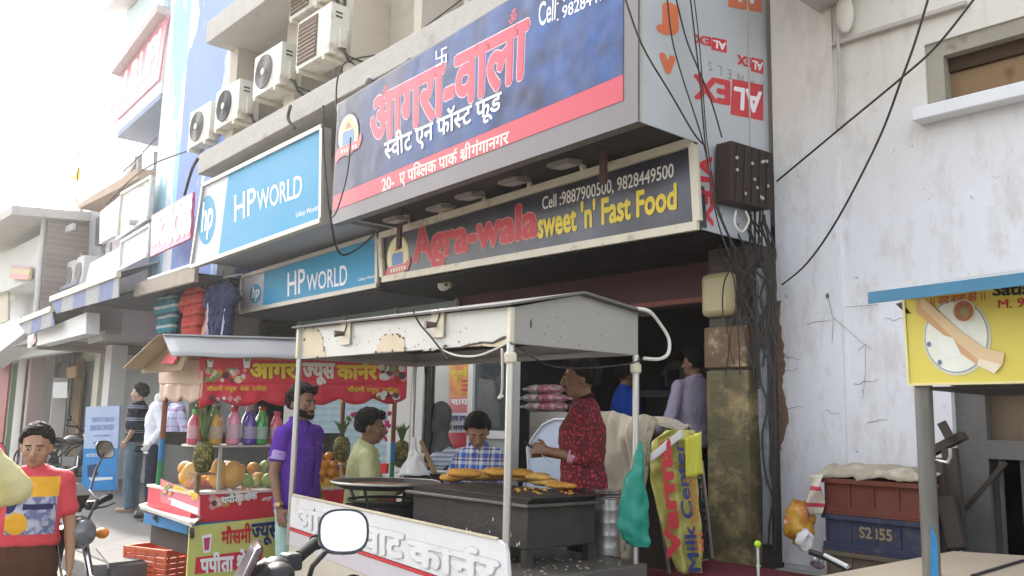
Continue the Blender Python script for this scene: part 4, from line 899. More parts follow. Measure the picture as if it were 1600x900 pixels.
# last building
lb = thing('far_building', 'washed out cream and white building at the end of the street', 'building', (-44, 6, 0))
m = MB(); m.box(-60, -33, 5.6, 9, .15, 7.2); m.build('wall', mat('far_cream_wall', (.66, .64, .56), .8, var=.08, scale=1), lb)
m = MB(); m.prism(pq([(-40, 560), (30, 495), (38, 520), (-40, 580)], Y=4.7), (0, .5, 0)); m.build('canopy', mat('blank_white', (.82, .82, .80), .6), lb)
for k in range(5):
    x = -35-k*3; m = MB(); m.box(x-1, x, 5.54, 5.6, 4.6, 6.2); m.build('window', mat('far_window', (.25, .27, .28), .3), lb)
m = MB(); m.box(-100, -60, 4.5, 12, .15, 9); o = m.build('far_houses', mat('hazy_wall', (.6, .6, .57), .9, var=.2, scale=.5)); tag(o, 'row of pale houses closing the far end of the street', 'houses')
# flag on a far pole, two birds
t = thing('flag_pole', 'thin pole with a small yellow pennant above the far shops', 'flag', W(119, 330, d=22))
m = MB(); m.tube([W(119, 330, d=22), W(123, 232, d=22)], .02, 6); m.build('pole', wood_gr, t)
m = MB(); m.prism(pq([(121, 262), (125, 262), (124, 282), (109, 279), (118, 272)], d=22), (0, .02, 0)); m.build('pennant', mat('yellow_cloth', (.75, .52, .06), .8), t)
for k, (x, y) in enumerate(((16, 182), (40, 186))):
    c = W(x, y, d=45); t = thing('bird', ['left one of two small dark birds in the pale sky', 'right one of two small dark birds in the pale sky'][k], 'bird', c)
    m = MB(); r = CR
    for s in (-1, 1): m.cap(c, c+r*s*.10+Vector((0, 0, .05)), .035, .012, 6)
    m.cap(c-FH*.12, c+FH*.14+Vector((0, 0, -.03)), .045, .02, 8)
    me = remesh(m, .012, 1); me.transform(Matrix.Translation(-c)); o = link_mesh('body', me, mat('bird_dark', (.05, .05, .055), .8), t)
# ================================================================== GARMENT SHOP GOODS
def tshirt(name, label, px, Y, m_, hgt, wid, extra=None, yaw=0):
    """shirt on a hanger; px = top centre pixel, hgt/wid metres"""
    c = W(*px, Y=Y); t = thing(name, label, 'shirt', c-Vector((0, 0, hgt)), yaw, 'shirts hung out for sale')
    ow = wid/2
    out = [(-.14*wid, 0), (-.5*wid, -.10*hgt), (-.72*wid, -.34*hgt), (-.50*wid, -.42*hgt), (-.44*wid, -.28*hgt), (-.42*wid, -hgt), (.42*wid, -hgt), (.44*wid, -.28*hgt), (.5*wid, -.42*hgt), (.72*wid, -.34*hgt), (.5*wid, -.10*hgt), (.14*wid, 0), (0, -.05*hgt)]
    b = MB(); b.prism([(x, -.045, z+hgt) for x, z in out], (0, .09, 0))
    o = link_mesh('cloth', remesh(b, .017, 6, [(.17, .085), (.06, .035)]), m_, t, 80)
    b = MB(); b.tube([(-.3*wid, 0, hgt-.02), (0, 0, hgt+.06), (.3*wid, 0, hgt-.02)], .008, 6); b.tube([(0, 0, hgt+.06), (0, 0, hgt+.16)], .006, 6); link_mesh('hanger', b.mesh(), black_m, t)
    if extra: extra(t, wid, hgt)
    return t
def zf(name, period, stops, rough=.85): return ramp_mat(name, stripe_feed(2, 1/period), stops, rough)
teal = zf('teal_stripes', .30, [(0, (.02, .14, .17)), (.35, (.30, .36, .38)), (.48, (.04, .07, .10)), (.62, (.03, .20, .23)), (.85, (.40, .44, .45))])
redst = zf('red_shirt_print', .16, [(0, (.42, .05, .04)), (.55, (.22, .015, .02)), (.8, (.50, .07, .05))])
tshirt('hanging_shirt', 'teal and grey striped shirt hung first on the left of the rack', (264, 460), 5.1, teal, .78, .66)
tshirt('hanging_shirt', 'dark navy shirt hung between the teal striped and red shirts', (278, 452), 5.25, mat('dark_navy', (.03, .03, .06), .9), .85, .6)
tshirt('hanging_shirt', 'red shirt with dark print hung beside the peach shirt', (305, 448), 5.1, redst, .86, .62)
tshirt('hanging_shirt', 'plain peach shirt half hidden behind the navy shirt', (328, 446), 5.2, mat('peach_cloth', (.62, .36, .24), .9, var=.1), .82, .6)
def sides(t, w, h):
    for s in (-1, 1):
        b = MB(); b.bar((s*.40*w, -.05, .70*h), (s*.30*w, -.055, .06*h), .03, .03); link_mesh('side_stripe', b.mesh(), mat('lilac_stripe', (.45, .44, .60), .9), t)
tshirt('hanging_shirt', 'navy short sleeved shirt with pale side stripes hung in front', (348, 441), 4.95, mat('navy_cloth', (.02, .03, .07), .9, var=.2), .80, .74, sides)
m = MB(); m.tube([W(244, 455, Y=5.12), W(380, 428, Y=5.12)], .015, 8); single(m, 'hanging_rail', alu, 'metal rail the shirts hang from', 'rail')
m = MB(); m.ell(W(349, 522, Y=5.0), .06, .05, .05); m.ell(W(358, 518, Y=5.0), .05, .04, .06); single(m, 'white_cloth', white_p, 'small crumpled white cloth below the navy shirt', 'cloth')
# blue standee
sp = W(127, 766, Z=.15); d_ = dX(127, 766, sp.x)
dd = (sp-CP).dot(CF)
S = [W(134, 636, d=dd*1.0), W(187, 634, d=dd*.985), W(181, 766, d=dd*.985), W(127, 766, d=dd)]
sn = (S[1]-S[0]).cross(S[0]-S[3]).normalized(); sn = sn if sn.dot(CP-sp) > 0 else -sn
t = thing('standee', 'tall pale and bright blue advertising standee on the pavement', 'standee', (S[2]+S[3])/2)
m = MB(); m.prism(S, -sn*.05); m.build('board', mat('standee_pale', (.50, .60, .82), .5), t)
m = MB(); plate(m, [bil(S, .0, .5), bil(S, 1, .5), bil(S, 1, 1), bil(S, 0, 1)], sn, .003, .002); m.build('lower_half', mat('standee_blue', (.03, .28, .66), .45), t, smooth=0)
for (u0, v0, u1, v1, s) in ((.2, .13, .85, .18, 'Intel Inside now'), (.16, .22, .86, .28, 'Celebrate together')): 
    text(['CREATE CREATE', 'CREATED CREATED'][s[0] == 'C'], [bil(S, u0, v0), bil(S, u1, v0), bil(S, u1, v1), bil(S, u0, v1)], mat('standee_text', (.16, .26, .50), .5), t, sn, bold=.01, off=.006)
text('now available', [bil(S, .3, .33), bil(S, .75, .33), bil(S, .75, .36), bil(S, .3, .36)], mat('standee_text', (.16, .26, .50), .5), t, sn, off=.006)
m = MB(); plate(m, [bil(S, .28, .42), bil(S, .82, .42), bil(S, .82, .445), bil(S, .28, .445)], sn, .004, .002); m.build('caption_bar', mat('standee_bar', (.10, .30, .66), .5), t, smooth=0)
text('NOTEBOOK', [bil(S, .1, .56), bil(S, .5, .56), bil(S, .5, .60), bil(S, .1, .60)], white_l, t, sn, bold=.02, off=.007)
m = MB(); plate(m, [bil(S, .15, .70), bil(S, .42, .68), bil(S, .48, .82), bil(S, .18, .84)], sn, .006, .003); m.build('laptop_picture', mat('laptop_dark', (.02, .05, .16), .3), t, smooth=0)
m = MB(); plate(m, [bil(S, .2, .85), bil(S, .9, .84), bil(S, .9, .87), bil(S, .3, .89)], sn, .006, .003); m.build('laptop_base', white_l, t, smooth=0)

# wires and small boards that clutter the far street front
for k, (a, b_, lb) in enumerate((((-10, 470, 24), (130, 395, 19), 'sagging wire along the far shop fronts'), ((20, 440, 22), (60, 490, 20), 'short drooping wire below the small far signboard'), ((60, 345, 20), (165, 300, 17), 'thin wire from the brick wall to the orange canopy'), ((-10, 402, 30), (70, 470, 22), 'low wire crossing in front of the far white wall'), ((125, 305, 17), (245, 215, 14), 'thin wire climbing past the orange canopy to the balcony'))):
    mid = ((a[0]+b_[0])/2, (a[1]+b_[1])/2+14, (a[2]+b_[2])/2); cable([a, mid, b_], .011, lb)
for k, (pts, Y, cl, lb) in enumerate((([(86, 452), (120, 437), (119, 443), (86, 459)], 4.9, (.30, .32, .36), 'narrow grey ledge board under the small far air conditioners'), ([(0, 455), (12, 450), (12, 500), (0, 506)], 4.7, (.55, .50, .38), 'cream board at the left edge above the fascia boxes'), ([(137, 523), (160, 517), (160, 530), (137, 537)], 5.0, (.62, .60, .54), 'small pale board beside the long white fascia box'), ([(104, 575), (118, 572), (118, 590), (104, 592)], 5.9, (.40, .24, .12), 'small brown name board over a far shop door'))):
    P = pq(pts, Y=Y); b = MB(); b.prism(P, (0, .05, 0)); single(b, 'name_board', mat('far_board%d' % k, cl, .7, var=.2), lb, 'board')
for x, y0, y1, lb in ((128, 330, 410, 'pale drain pipe on the pink far wall'), (172, 380, 470, 'grey pipe beside the blank hoardings')):
    m = MB(); m.tube([W(x, y0, Y=5.25), W(x-2, y1, Y=5.25)], .04, 8); single(m, 'drain_pipe', mat('pale_pipe', (.60, .60, .57), .6), lb, 'pipe')
# ================================================================== WHITE FOOD CART
cx0, cx1, cy0, cy1, cz = -5.84, -3.55, 3.14, 4.15, .15
fc = thing('food_cart', 'white painted snack cart with sheet metal canopy, steel posts and embossed front panel', 'food cart', (-4.7, 3.65, 0))
peel_w = mat('worn_white_sheet', (.55, .54, .49), .42, .1, var=.10, scale=3, dirt=(.50, .43, .31), dirt_amt=.45, dscale=3, bump=.15, bscale=3)
sheet_g = mat('grey_sheet', (.36, .35, .32), .45, .2, var=.1, scale=2.5, dirt=(.34, .31, .27), dirt_amt=.4, dscale=2.5, bump=.18, bscale=2.5)
zt0 = W(472, 513, Y=cy0).z; zt1 = W(800, 479, Y=cy0).z; zb = 1.915
pk = W(905, 461, X=cx1); bk = W(1005, 490, X=cx1)
m = MB(); m.prism([(cx0, cy0, zb), (cx1, cy0, zb), (cx1, cy0, zt1), (cx0, cy0, zt0)], (0, .02, 0)); m.build('canopy_front', peel_w, fc)
m = MB(); m.prism([(cx1, cy0+.021, zb), (cx1, cy1, zb), (cx1, cy1, bk.z), (cx1, pk.y, pk.z), (cx1, cy0+.021, zt1)], (-.02, 0, 0)); m.build('canopy_side', sheet_g, fc)
m = MB(); m.prism([(cx0+.02, cy0+.021, zb), (cx0+.02, cy1, zb), (cx0+.02, cy1, bk.z), (cx0+.02, pk.y, pk.z), (cx0+.02, cy0+.021, zt0)], (-.02, 0, 0)); m.build('canopy_side', sheet_g, fc)
m = MB(); m.prism([(cx0, cy1, zb), (cx1, cy1, zb), (cx1, cy1, bk.z), (cx0, cy1, bk.z)], (0, .02, 0)); m.build('canopy_back', sheet_g, fc)
m = MB(); o_ = .05
m.hexa([(cx0-o_, cy0-o_, zt0), (cx1+o_, cy0-o_, zt1), (cx1+o_, pk.y, pk.z+.004), (cx0-o_, pk.y, pk.z-.02)] + [(cx0-o_, cy0-o_, zt0+.012), (cx1+o_, cy0-o_, zt1+.012), (cx1+o_, pk.y, pk.z+.018), (cx0-o_, pk.y, pk.z-.006)])
m.hexa([(cx0-o_, pk.y, pk.z-.02), (cx1+o_, pk.y, pk.z+.004), (cx1+o_, cy1+.12, bk.z-.01), (cx0-o_, cy1+.12, bk.z-.03)] + [(cx0-o_, pk.y, pk.z-.006), (cx1+o_, pk.y, pk.z+.018), (cx1+o_, cy1+.12, bk.z+.004), (cx0-o_, cy1+.12, bk.z-.016)])
m.build('canopy_roof', mat('dull_roof', (.16, .155, .15), .8, var=.2, dirt=(.10, .09, .08), dirt_amt=.4), fc)
m = MB(); m.box(cx0+.03, cx1-.03, cy0+.03, cy1-.01, zb+.10, zb+.112); m.build('canopy_ceiling', mat('sooty_ceiling', (.02, .019, .018), .8), fc)
m = MB(); m.box(cx0+.0, cx1-.03, cy0+.022, cy0+.05, zb-.0, zb+.03); m.box(cx1-.05, cx1-.021, cy0+.05, cy1, zb, zb+.03); m.box(cx0, cx0+.03, cy0+.05, cy1, zb, zb+.03); m.box(cx0+.03, cx1-.05, cy1-.03, cy1-.001, zb, zb+.03); m.build('canopy_rail', steel, fc)
# peeled paint patches with ragged edges
prim = mat('cream_primer', (.66, .56, .40), .7, var=.1, scale=8, dirt=(.50, .40, .28), dirt_amt=.3, dscale=5); chip = mat('paint_chip_edge', (.10, .085, .07), .8)
random.seed(21)
def ragged(pts, n=5, j=2.2):
    out = []
    for (a, b), (c, d) in zip(pts, pts[1:]+pts[:1]):
        for k in range(n): t = k/n; out.append((a+(c-a)*t+random.uniform(-j, j)*(k > 0), b+(d-b)*t+random.uniform(-j, j)*(k > 0)))
    return out
for pts in ([(476, 514), (493, 514), (502, 522), (506, 540), (508, 556), (475, 557)], [(587, 550), (594, 533), (602, 523), (618, 521), (630, 528), (634, 545), (632, 549)], [(722, 542), (745, 536), (772, 534), (790, 528), (797, 534), (797, 540), (770, 542)], [(660, 548), (690, 545), (700, 539), (690, 546)]):
    rg = ragged(pts); b = MB(); plate(b, pq(rg, Y=cy0), FN, .001, .002); b.build('peeled_patch', prim, fc, smooth=0)
    b = MB()
    for k in range(0, len(rg), 2):
        if random.random() < .55:
            p = W(rg[k][0], rg[k][1], Y=cy0-.004); b.ell(p, random.uniform(.005, .014), .003, random.uniform(.004, .010), 6, 4)
    if b.v: b.build('paint_chips', chip, fc)
b = MB()
for k in range(40): b.ell(W(random.uniform(478, 795), 512+random.random()*34-(0), Y=cy0-.001), random.uniform(.002, .006), .002, random.uniform(.002, .006), 5, 4)
for k in range(14): b.ell(W(random.uniform(815, 995), random.uniform(490, 545), X=cx1+.001), .002, random.uniform(.002, .005), random.uniform(.002, .006), 5, 4)
b.ell(W(830, 506, X=cx1+.002), .003, .006, .028, 8, 6); b.build('paint_specks', chip, fc)
b = MB(); b.tube([W(x, y, Y=cy0-.004) for x, y in ((722, 541), (738, 538), (756, 535), (770, 536), (784, 529), (790, 526))], [.003, .006, .005, .007, .01, .004], 6); b.build('torn_edge', chip, fc)
for x_, z_ in ((cx1+.012, zt1), (cx0, zt0)): b = MB(); b.bar((x_, cy0-.012, zb), (x_, cy0-.012, z_-.005), .03); b.build('corner_strip', cream_p, fc, bevel=.004)
# plates with bulb holders on the canopy front
for k, (x, y) in enumerate(((540, 520), (684, 506))):
    c = W(x, y, Y=cy0-.012); t = tag(thing('bulb_holder', '', 'bulb holder', c), ['cream plate with dark bulb holder at the left of the canopy front', 'cream plate with dark bulb holder beside the dangling wire on the canopy front'][k])
    m = MB(); m.bbox(c, .12, .012, .165); m.build('plate', cream_p, t, bevel=.004)
    m = MB(); m.tube([c+Vector((-.01, -.006, -.005)), c+Vector((-.03, -.07, -.01))], [.014, .024], 12); m.build('socket', mat('brown_bakelite', (.10, .07, .05), .5), t)
    m = MB(); m.tube([c+Vector((0, -.008, .0)), c+Vector((.03, -.012, .05)), c+Vector((.01, -.01, .083))], .004, 6); m.build('lead', wire_m, t)
# posts
post = mat('steel_post', (.58, .56, .52), .32, .85, var=.1, scale=10, dirt=(.42, .36, .28), dirt_amt=.3, dscale=6, stretch=(1, 1, .2))
for x, y in ((cx1-.0, cy0), (cx0, cy0), (cx1, cy1), (cx0, cy1)):
    m = MB(); m.tube([(x, y, .62), (x, y, zb)], .0205, 14); p = m.build('post', post, fc)
    if x == cx1:
        m = MB(); m.lathe((x, y, zb-.11), [(.026, 0), (.034, .01), (.034, .05), (.026, .06)], 14); m.build('clamp', cream_p, p)
# front panel
pt0, pt1 = W(455, 774, Y=cy0-.03), W(792, 848, Y=cy0-.03); pb0, pb1 = W(452, 823, Y=cy0-.03), W(797, 938, Y=cy0-.03)
m = MB(); r = [pt0+Vector((.0, 0, -.02)), pt0+Vector((.02, 0, 0)), pt1+Vector((-.06, 0, .005)), pt1+Vector((-.02, 0, -.01)), pt1+Vector((.0, 0, -.05)), pb1, pb0]
m.prism(r, (0, .025, 0)); m.build('front_panel', mat('panel_white', (.70, .70, .69), .4, var=.06, scale=4, dirt=(.58, .51, .40), dirt_amt=.3, dscale=5, bump=.1, bscale=5), fc, bevel=.005)
m = MB(); m.bar(pt0+Vector((.03, -.002, .008)), pt1+Vector((-.07, -.002, .012)), .012); m.build('panel_edge', mat('worn_edge', (.60, .52, .38), .6, var=.3, scale=20), fc)
q = pq([(466, 801), (777, 868), (777, 917), (466, 838)], Y=cy0-.031)
for w_, qq in (('आगरा', [(464, 795), (548, 811), (548, 841), (464, 822)]), ('चाट', [(564, 822), (630, 836), (630, 872), (564, 857)]), ('कान^र', [(640, 834), (777, 866), (777, 919), (640, 878)])):
    q = pq(qq, Y=cy0-.031)
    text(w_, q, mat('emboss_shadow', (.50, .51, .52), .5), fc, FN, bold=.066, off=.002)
    text(w_, q, mat('emboss_white', (.71, .71, .70), .45), fc, FN, bold=.046, off=.0045)
m = MB(); m.prism([pb0+Vector((0, .002, -.003)), pb1+Vector((0, .002, -.003)), pb1+Vector((0, .002, -.023)), pb0+Vector((0, .002, -.023))], (0, .02, 0)); m.build('red_line', red_l, fc)
m = MB(); m.prism([pb0+Vector((0, .006, -.026)), pb1+Vector((0, .006, -.026)), pb1+Vector((0, .006, -.15)), pb0+Vector((0, .006, -.12))], (0, .012, 0)); m.build('lower_panel', mat('lilac_sheet', (.56, .52, .54), .5, var=.06), fc)
m = MB(); m.prism([pb0+Vector((0, .008, -.122)), pb1+Vector((0, .008, -.152)), (cx1, cy0-.02, .2), (cx0, cy0-.02, .2)], (0, .012, 0)); m.build('skirt', mat('cream_skirt', (.58, .52, .42), .6, var=.1), fc)
m = MB(); m.ell(W(491, 798, Y=cy0-.033), .006, .004, .014); m.build('panel_hole', chip, fc)
# floor of the cart
m = MB(); m.box(cx0, cx1+.05, cy0, cy1+.05, .60, .70); m.build('deck', mat('grimy_deck', (.11, .10, .09), .55, .3, var=.4, scale=7, bump=.3, dirt=(.25, .19, .13), dirt_amt=.35, dscale=6), fc, bevel=.006)
m = MB(); m.box(cx1+.051, cx1+.06, cy0+.02, cy1+.03, .61, .695); m.build('deck_rim', steel, fc)
m = MB(); m.box(cx0+.05, cx1, cy0+.05, cy1, .2, .599); m.build('cabinet', mat('dark_cabinet', (.06, .055, .055), .7), fc)
for x in (cx0+.3, cx1-.3):
    for y in (cy0+.1, cy1-.1):
        m = MB(); m.torus((x, y, .16), .13, .028, 'Y', 24, 8); w_ = m.build('wheel', rubber, fc)
        m = MB(); m.tube([(x, y-.02, .16), (x, y+.02, .16)], .11, 16); m.build('wheel_disc', dk_steel, w_)
# ---- stove with rectangular griddle
gx0, gx1, gy0, gy1 = -4.84, -3.75, 3.47, 4.02
st = thing('griddle_stove', 'black iron box stove with flat griddle tray on the snack cart', 'stove', ((gx0+gx1)/2, (gy0+gy1)/2, .70))
m = MB(); m.box(gx0, gx1, gy0, gy1, .80, 1.03); m.build('body', dk_steel, st, bevel=.006)
m = MB(); m.box(gx0-.04, gx1+.04, gy0-.04, gy1+.04, 1.031, 1.05); m.build('rim', mat('iron_rim', (.13, .12, .11), .5, .6, var=.25, scale=10), st, bevel=.004)
m = MB(); m.box(gx0-.02, gx1+.05, gy0-.02, gy1+.02, 1.075, 1.085); m.box(gx0-.0, gx1+.0, gy0, gy1, 1.051, 1.074); m.build('griddle_plate', mat('griddle_black', (.025, .022, .02), .45, .4, var=.4, scale=8), st)
for x in (gx0+.03, gx1-.03):
    for y in (gy0+.03, gy1-.03): m = MB(); m.box(x-.025, x+.025, y-.025, y+.025, .701, .799); m.build('leg', dk_steel, st)
m = MB()
random.seed(9)
for k in range(9): m.ell((random.uniform(gx0+.5, gx1), gy0-.003, random.uniform(.82, .95)), .006, .003, random.uniform(.006, .016), 6, 5)
m.build('batter_drips', mat('batter', (.62, .58, .48), .7), st)
# crumbs of food on the deck
m = MB()
for k in range(70):
    x = random.uniform(-4.3, -3.55); y = random.uniform(3.3, 4.1); m.ell((x, y, .703), random.uniform(.004, .014), random.uniform(.004, .012), .004, 6, 4)
tag(m.build('food_scraps', mat('crumbs', (.42, .36, .22), .8, var=.5, scale=12)), 'scattered crumbs and vegetable scraps on the cart deck', 'scraps', kind='stuff')
# ---- breads
bread_m = mat('toasted_bread', (.60, .30, .06), .7, var=.35, scale=14, bump=.4, dirt=(.25, .09, .025), dirt_amt=.42, dscale=10)
bread_p = mat('pale_bread', (.72, .46, .13), .7, var=.25, scale=14, bump=.4, dirt=(.40, .17, .05), dirt_amt=.45, dscale=9)
def bread(px, py, ln, wd_, ht, rz, label, m_, z=1.088):
    c = W(px, py, Z=z); b = MB(); b.ell((0, 0, ht*.5), ln/2, wd_/2, ht*.55, 20, 10)
    for k in range(5): a = random.uniform(0, 6.28); b.ell((math.cos(a)*ln*.3, math.sin(a)*wd_*.3, ht*.6), ln*.18, wd_*.2, ht*.4)
    me = remesh(b, .010, 2, [(.05, .008)]); o = link_mesh('bread', me, m_); o.location = c; o.rotation_euler = (0, 0, rz)
    tag(o, label, 'bread', 'breads on the griddle')
bread(706, 753, .19, .17, .05, 0, 'small round flat bread at the left end of the griddle', bread_m)
bread(740, 751, .27, .2, .065, .2, 'pale flat bread next to the small round one', bread_p)
bread(766, 750, .27, .2, .07, -.1, 'flat bread leaning just left of the front post', bread_p)
bread(792, 750, .26, .2, .07, .1, 'brown flat bread behind the front post', bread_m)
bread(822, 753, .27, .2, .065, .1, 'flat bread just right of the front post', bread_p)
bread(850, 759, .28, .18, .05, -.2, 'thin golden flat bread in the middle of the right half', bread_p)
bread(726, 747, .24, .18, .06, .5, 'flat bread lying across the two breads left of the post', bread_m, 1.13)
bread(776, 745, .24, .18, .06, -.4, 'toasted bread on top of the row just left of the front post', bread_m, 1.14)
bread(808, 746, .25, .18, .055, .3, 'toasted bread on top of the row just right of the front post', bread_m, 1.135)
bread(838, 751, .24, .17, .05, -.1, 'golden bread on top of the row near its right end', bread_p, 1.12)
bread(876, 764, .22, .16, .04, .2, 'flat bread at the right end of the row', bread_m)
m = MB(); random.seed(4)
for k in range(26): c = W(random.uniform(805, 900), random.uniform(762, 772), Z=1.087); m.ell(c, random.uniform(.006, .016), random.uniform(.006, .014), .007, 6, 4)
tag(m.build('fried_bits', bread_m), 'small fried potato bits frying at the edge of the griddle', 'fried bits', kind='stuff')
# ---- round griddle
tc_ = W(603, 752, Z=1.075); tv = thing('round_griddle', 'wide round iron pan on a stand at the left of the cart', 'pan', (tc_.x, tc_.y, .70))
m = MB(); m.lathe((tc_.x, tc_.y, 1.03), [(.30, .0), (.365, .028), (.375, .045), (.36, .045), (.30, .02), (.02, .012)], 40); m.build('pan', mat('pan_iron', (.055, .05, .05), .42, .6, var=.3, scale=9), tv)
m = MB(); m.torus((tc_.x, tc_.y, 1.071), .373, .009, 'Z', 44, 8); m.build('pan_rim', mat('worn_rim', (.40, .38, .34), .45, .6, var=.3, scale=20), tv)
m = MB(); m.lathe((tc_.x+.02, tc_.y-.05, 1.045), [(.24, .0), (.22, .013), (.02, .018)], 30); m.build('curry', mat('curry', (.20, .07, .02), .35, var=.5, scale=22, bump=.4), tv)
m = MB()
for a in (.4, 2.0, 3.6, 5.2):
    c_ = Vector((math.cos(a), math.sin(a), 0)); m.tube([Vector((tc_.x, tc_.y, 1.03))+c_*.29, Vector((tc_.x, tc_.y, .93))+c_*.24, Vector((tc_.x, tc_.y, .71))+c_*.26], .011, 8)
m.torus((tc_.x, tc_.y, .95), .25, .01, 'Z', 30, 6); m.build('stand', dk_steel, tv)
m = MB(); m.box(tc_.x-.2, tc_.x+.24, tc_.y-.2, tc_.y+.2, .702, .92); m.build('burner_box', mat('burner_black', (.035, .033, .033), .7, var=.4), tv, bevel=.01)
# plates, buns, tray, bags
c = W(648, 742, Z=1.08); t = thing('plate', 'dark plate holding a bun behind the round pan', 'plate', c)
m = MB(); m.lathe(c, [(.08, 0), (.13, .012), (.125, .016), (.06, .006)], 24); m.build('dish', dk_steel, t)
m = MB(); m.lathe((c.x, c.y, .70), [(.09, 0), (.09, .37)], 16); m.build('pot_below', dk_steel, t)
b = MB(); b.ell((0, 0, .028), .065, .06, .035); me = remesh(b, .01, 2); o = link_mesh('bun', me, bread_p); o.location = c+Vector((0, 0, .017)); tag(o, 'single split bun lying on the dark plate', 'bun')
b = MB(); b.ell((0, 0, .028), .05, .05, .03); me = remesh(b, .01, 2); o = link_mesh('bun', me, bread_p); o.location = c+Vector((.05, .04, .04)); tag(o, 'smaller bun resting behind the split bun', 'bun')
c = W(692, 738, Z=1.09); m = MB(); m.bbox(c+Vector((0, 0, .0)), .26, .2, .022, rz=.4); single(m, 'white_tray', white_p, 'flat white tray beside the seated boy in checked shirt', 'tray', bevel=.006)
m = MB(); m.lathe((c.x, c.y, .70), [(.10, 0), (.10, .37)], 14); single(m, 'black_pot', dk_steel, 'black pot under the white tray', 'pot')
m = MB(); m.bar(W(658, 690, d=6.9), W(680, 740, d=6.6), .03, .02); single(m, 'wooden_stick', wood_br, 'brown wooden stick leaning beside the white plastic bag', 'stick')
m = MB(); m.grid(lambda u, v: W(672+60*u, 712+28*v-12*math.sin(u*2.6), d=6.75)+Vector((0, 0, .01*math.sin(u*16))), 20, 5); single(m, 'blue_cloth', ramp_mat('blue_white_stripe', stripe_feed(2, 30), [(0, (.62, .66, .72)), (.55, (.28, .36, .50))], .8), 'crumpled blue and white striped cloth behind the white tray', 'cloth', solid=.01)
c = W(601, 733, d=6.4); m = MB(); m.lathe(c-Vector((0, 0, .03)), [(.028, 0), (.032, .07), (.03, .07)], 16); single(m, 'red_cup', red_l, 'small red cup between the round pan and the green shirted man', 'cup')
# ---- steel canister
c = W(948, 866, Z=.702); cn = thing('steel_canister', 'tall ribbed steel canister with plates on top at the right of the cart', 'canister', c)
m = MB(); prof = [(.085, 0), (.088, .01)]
for k in range(4): z_ = .04+k*.075; prof += [(.082, z_), (.0835, z_+.006), (.082, z_+.012), (.0815, z_+.04)]
prof += [(.08, .335), (.083, .34), (.083, .348)]; m.lathe(c, prof, 28); m.build('body', mat('canister_steel', (.50, .50, .49), .42, .9, var=.12, scale=15, dirt=(.34, .32, .28), dirt_amt=.3, dscale=6), cn)
for k, (dx, dy, dz, r_) in enumerate(((0, 0, .35, .115), (-.03, .03, .366, .12), (.02, -.02, .382, .10))):
    m = MB(); m.lathe(c+Vector((dx, dy, dz)), [(r_*.7, 0), (r_, .008), (r_, .012), (r_*.6, .004)], 24); o = m.build('steel_plate', mat('plate_steel', (.45, .45, .45), .25, .95), None); tag(o, ['lowest steel plate stacked on the canister', 'middle steel plate on the canister stack', 'topmost steel plate on the canister stack'][k], 'plate', 'steel plates on the canister')
# ---- green bag on the back post
def sack(rows, d, th, m_, name, label, cat, seed=1, nz=.018, fold=.2, group=None):
    """soft bag: rows of (x-left, x-right, y) pixels at depth d, th = thickness share"""
    b = MB(); n = 28; nr = 26; vs = []; fs = []
    for r_ in range(nr+1):
        t_ = r_/nr*(len(rows)-1); i = min(int(t_), len(rows)-2); f = t_-i; f = f*f*(3-2*f); xl, xr, y = [rows[i][k]*(1-f)+rows[i+1][k]*f for k in range(3)]
        y = rows[i][2]+(rows[i+1][2]-rows[i][2])*(t_-i)
        c = W((xl+xr)/2, y, d=d); hw = (xr-xl)/2/FPX*d
        for k in range(n):
            q = 2*math.pi*k/n; e = 1+fold*(1-2*abs(math.sin(q*2.5+seed+r_*.10)))*(.45+.55*(1-r_/nr))+.06*math.sin(q*9-r_*.3)
            p = c+R0*(hw*math.cos(q)*e)+FH*(hw*th*math.sin(q)*e); p += Vector((noise.noise(p*14+Vector((seed, 0, 0))), noise.noise(p*14+Vector((0, seed, 5))), noise.noise(p*12)))*nz*min(1, hw/.03)
            vs.append(p)
    for r_ in range(nr):
        for k in range(n): fs.append((r_*n+k, r_*n+(k+1) % n, (r_+1)*n+(k+1) % n, (r_+1)*n+k))
    fs += [tuple(range(n-1, -1, -1)), tuple(nr*n+k for k in range(n))]; b.add(vs, fs)
    o = b.build(name, m_, None, smooth=70); return tag(o, label, cat, group)
sack([(998, 1003, 690), (990, 1006, 720), (976, 1008, 755), (966, 1010, 795), (966, 1013, 825), (972, 1015, 842), (980, 1013, 851)], 5.18, .6, mat('green_plastic', (.02, .27, .20), .38, var=.12, scale=4), 'green_bag', 'teal green plastic bag hanging on the right rear post of the cart', 'bag', 2)
sack([(645, 650, 682), (642, 653, 698), (636, 660, 712), (628, 667, 730), (624, 672, 742)], 6.75, .6, mat('white_plastic', (.74, .73, .70), .4, var=.06), 'plastic_bag', 'white plastic bag with tied neck behind the round pan', 'bag', 5)
# ---- wires round the canopy
def cy_(x, y): return dY(x, y, cy0-.03)
def cx_(x, y): return dX(x, y, cx1+.03)
cable([(x, y, cy_(x, y)) for x, y in ((645, 484), (655, 505), (672, 525), (690, 548), (700, 562))], .006, 'loose wire dangling over the canopy front by the right bulb holder')
cable([(x, y, cy_(x, y)+.03) for x, y in ((683, 543), (712, 555), (745, 556), (775, 545), (797, 533))], .006, 'sagging wire under the canopy front ending at the front post', wire_w)
cable([(798, 536, cx_(798, 536)), (830, 556, 4.95), (862, 572, 5.1), (920, 575, 5.2), (985, 568, 5.25), (1003, 560, cx_(1003, 560))], .004, 'thin wire swagged under the canopy side')
cable([(995, 482, 5.4), (1015, 487, 5.4), (1032, 507, 5.45), (1045, 530, 5.45), (1044, 552, 5.4), (1030, 561, 5.35), (1006, 560, 5.3)], .011, 'thick white cable looping off the rear corner of the canopy', wire_w)
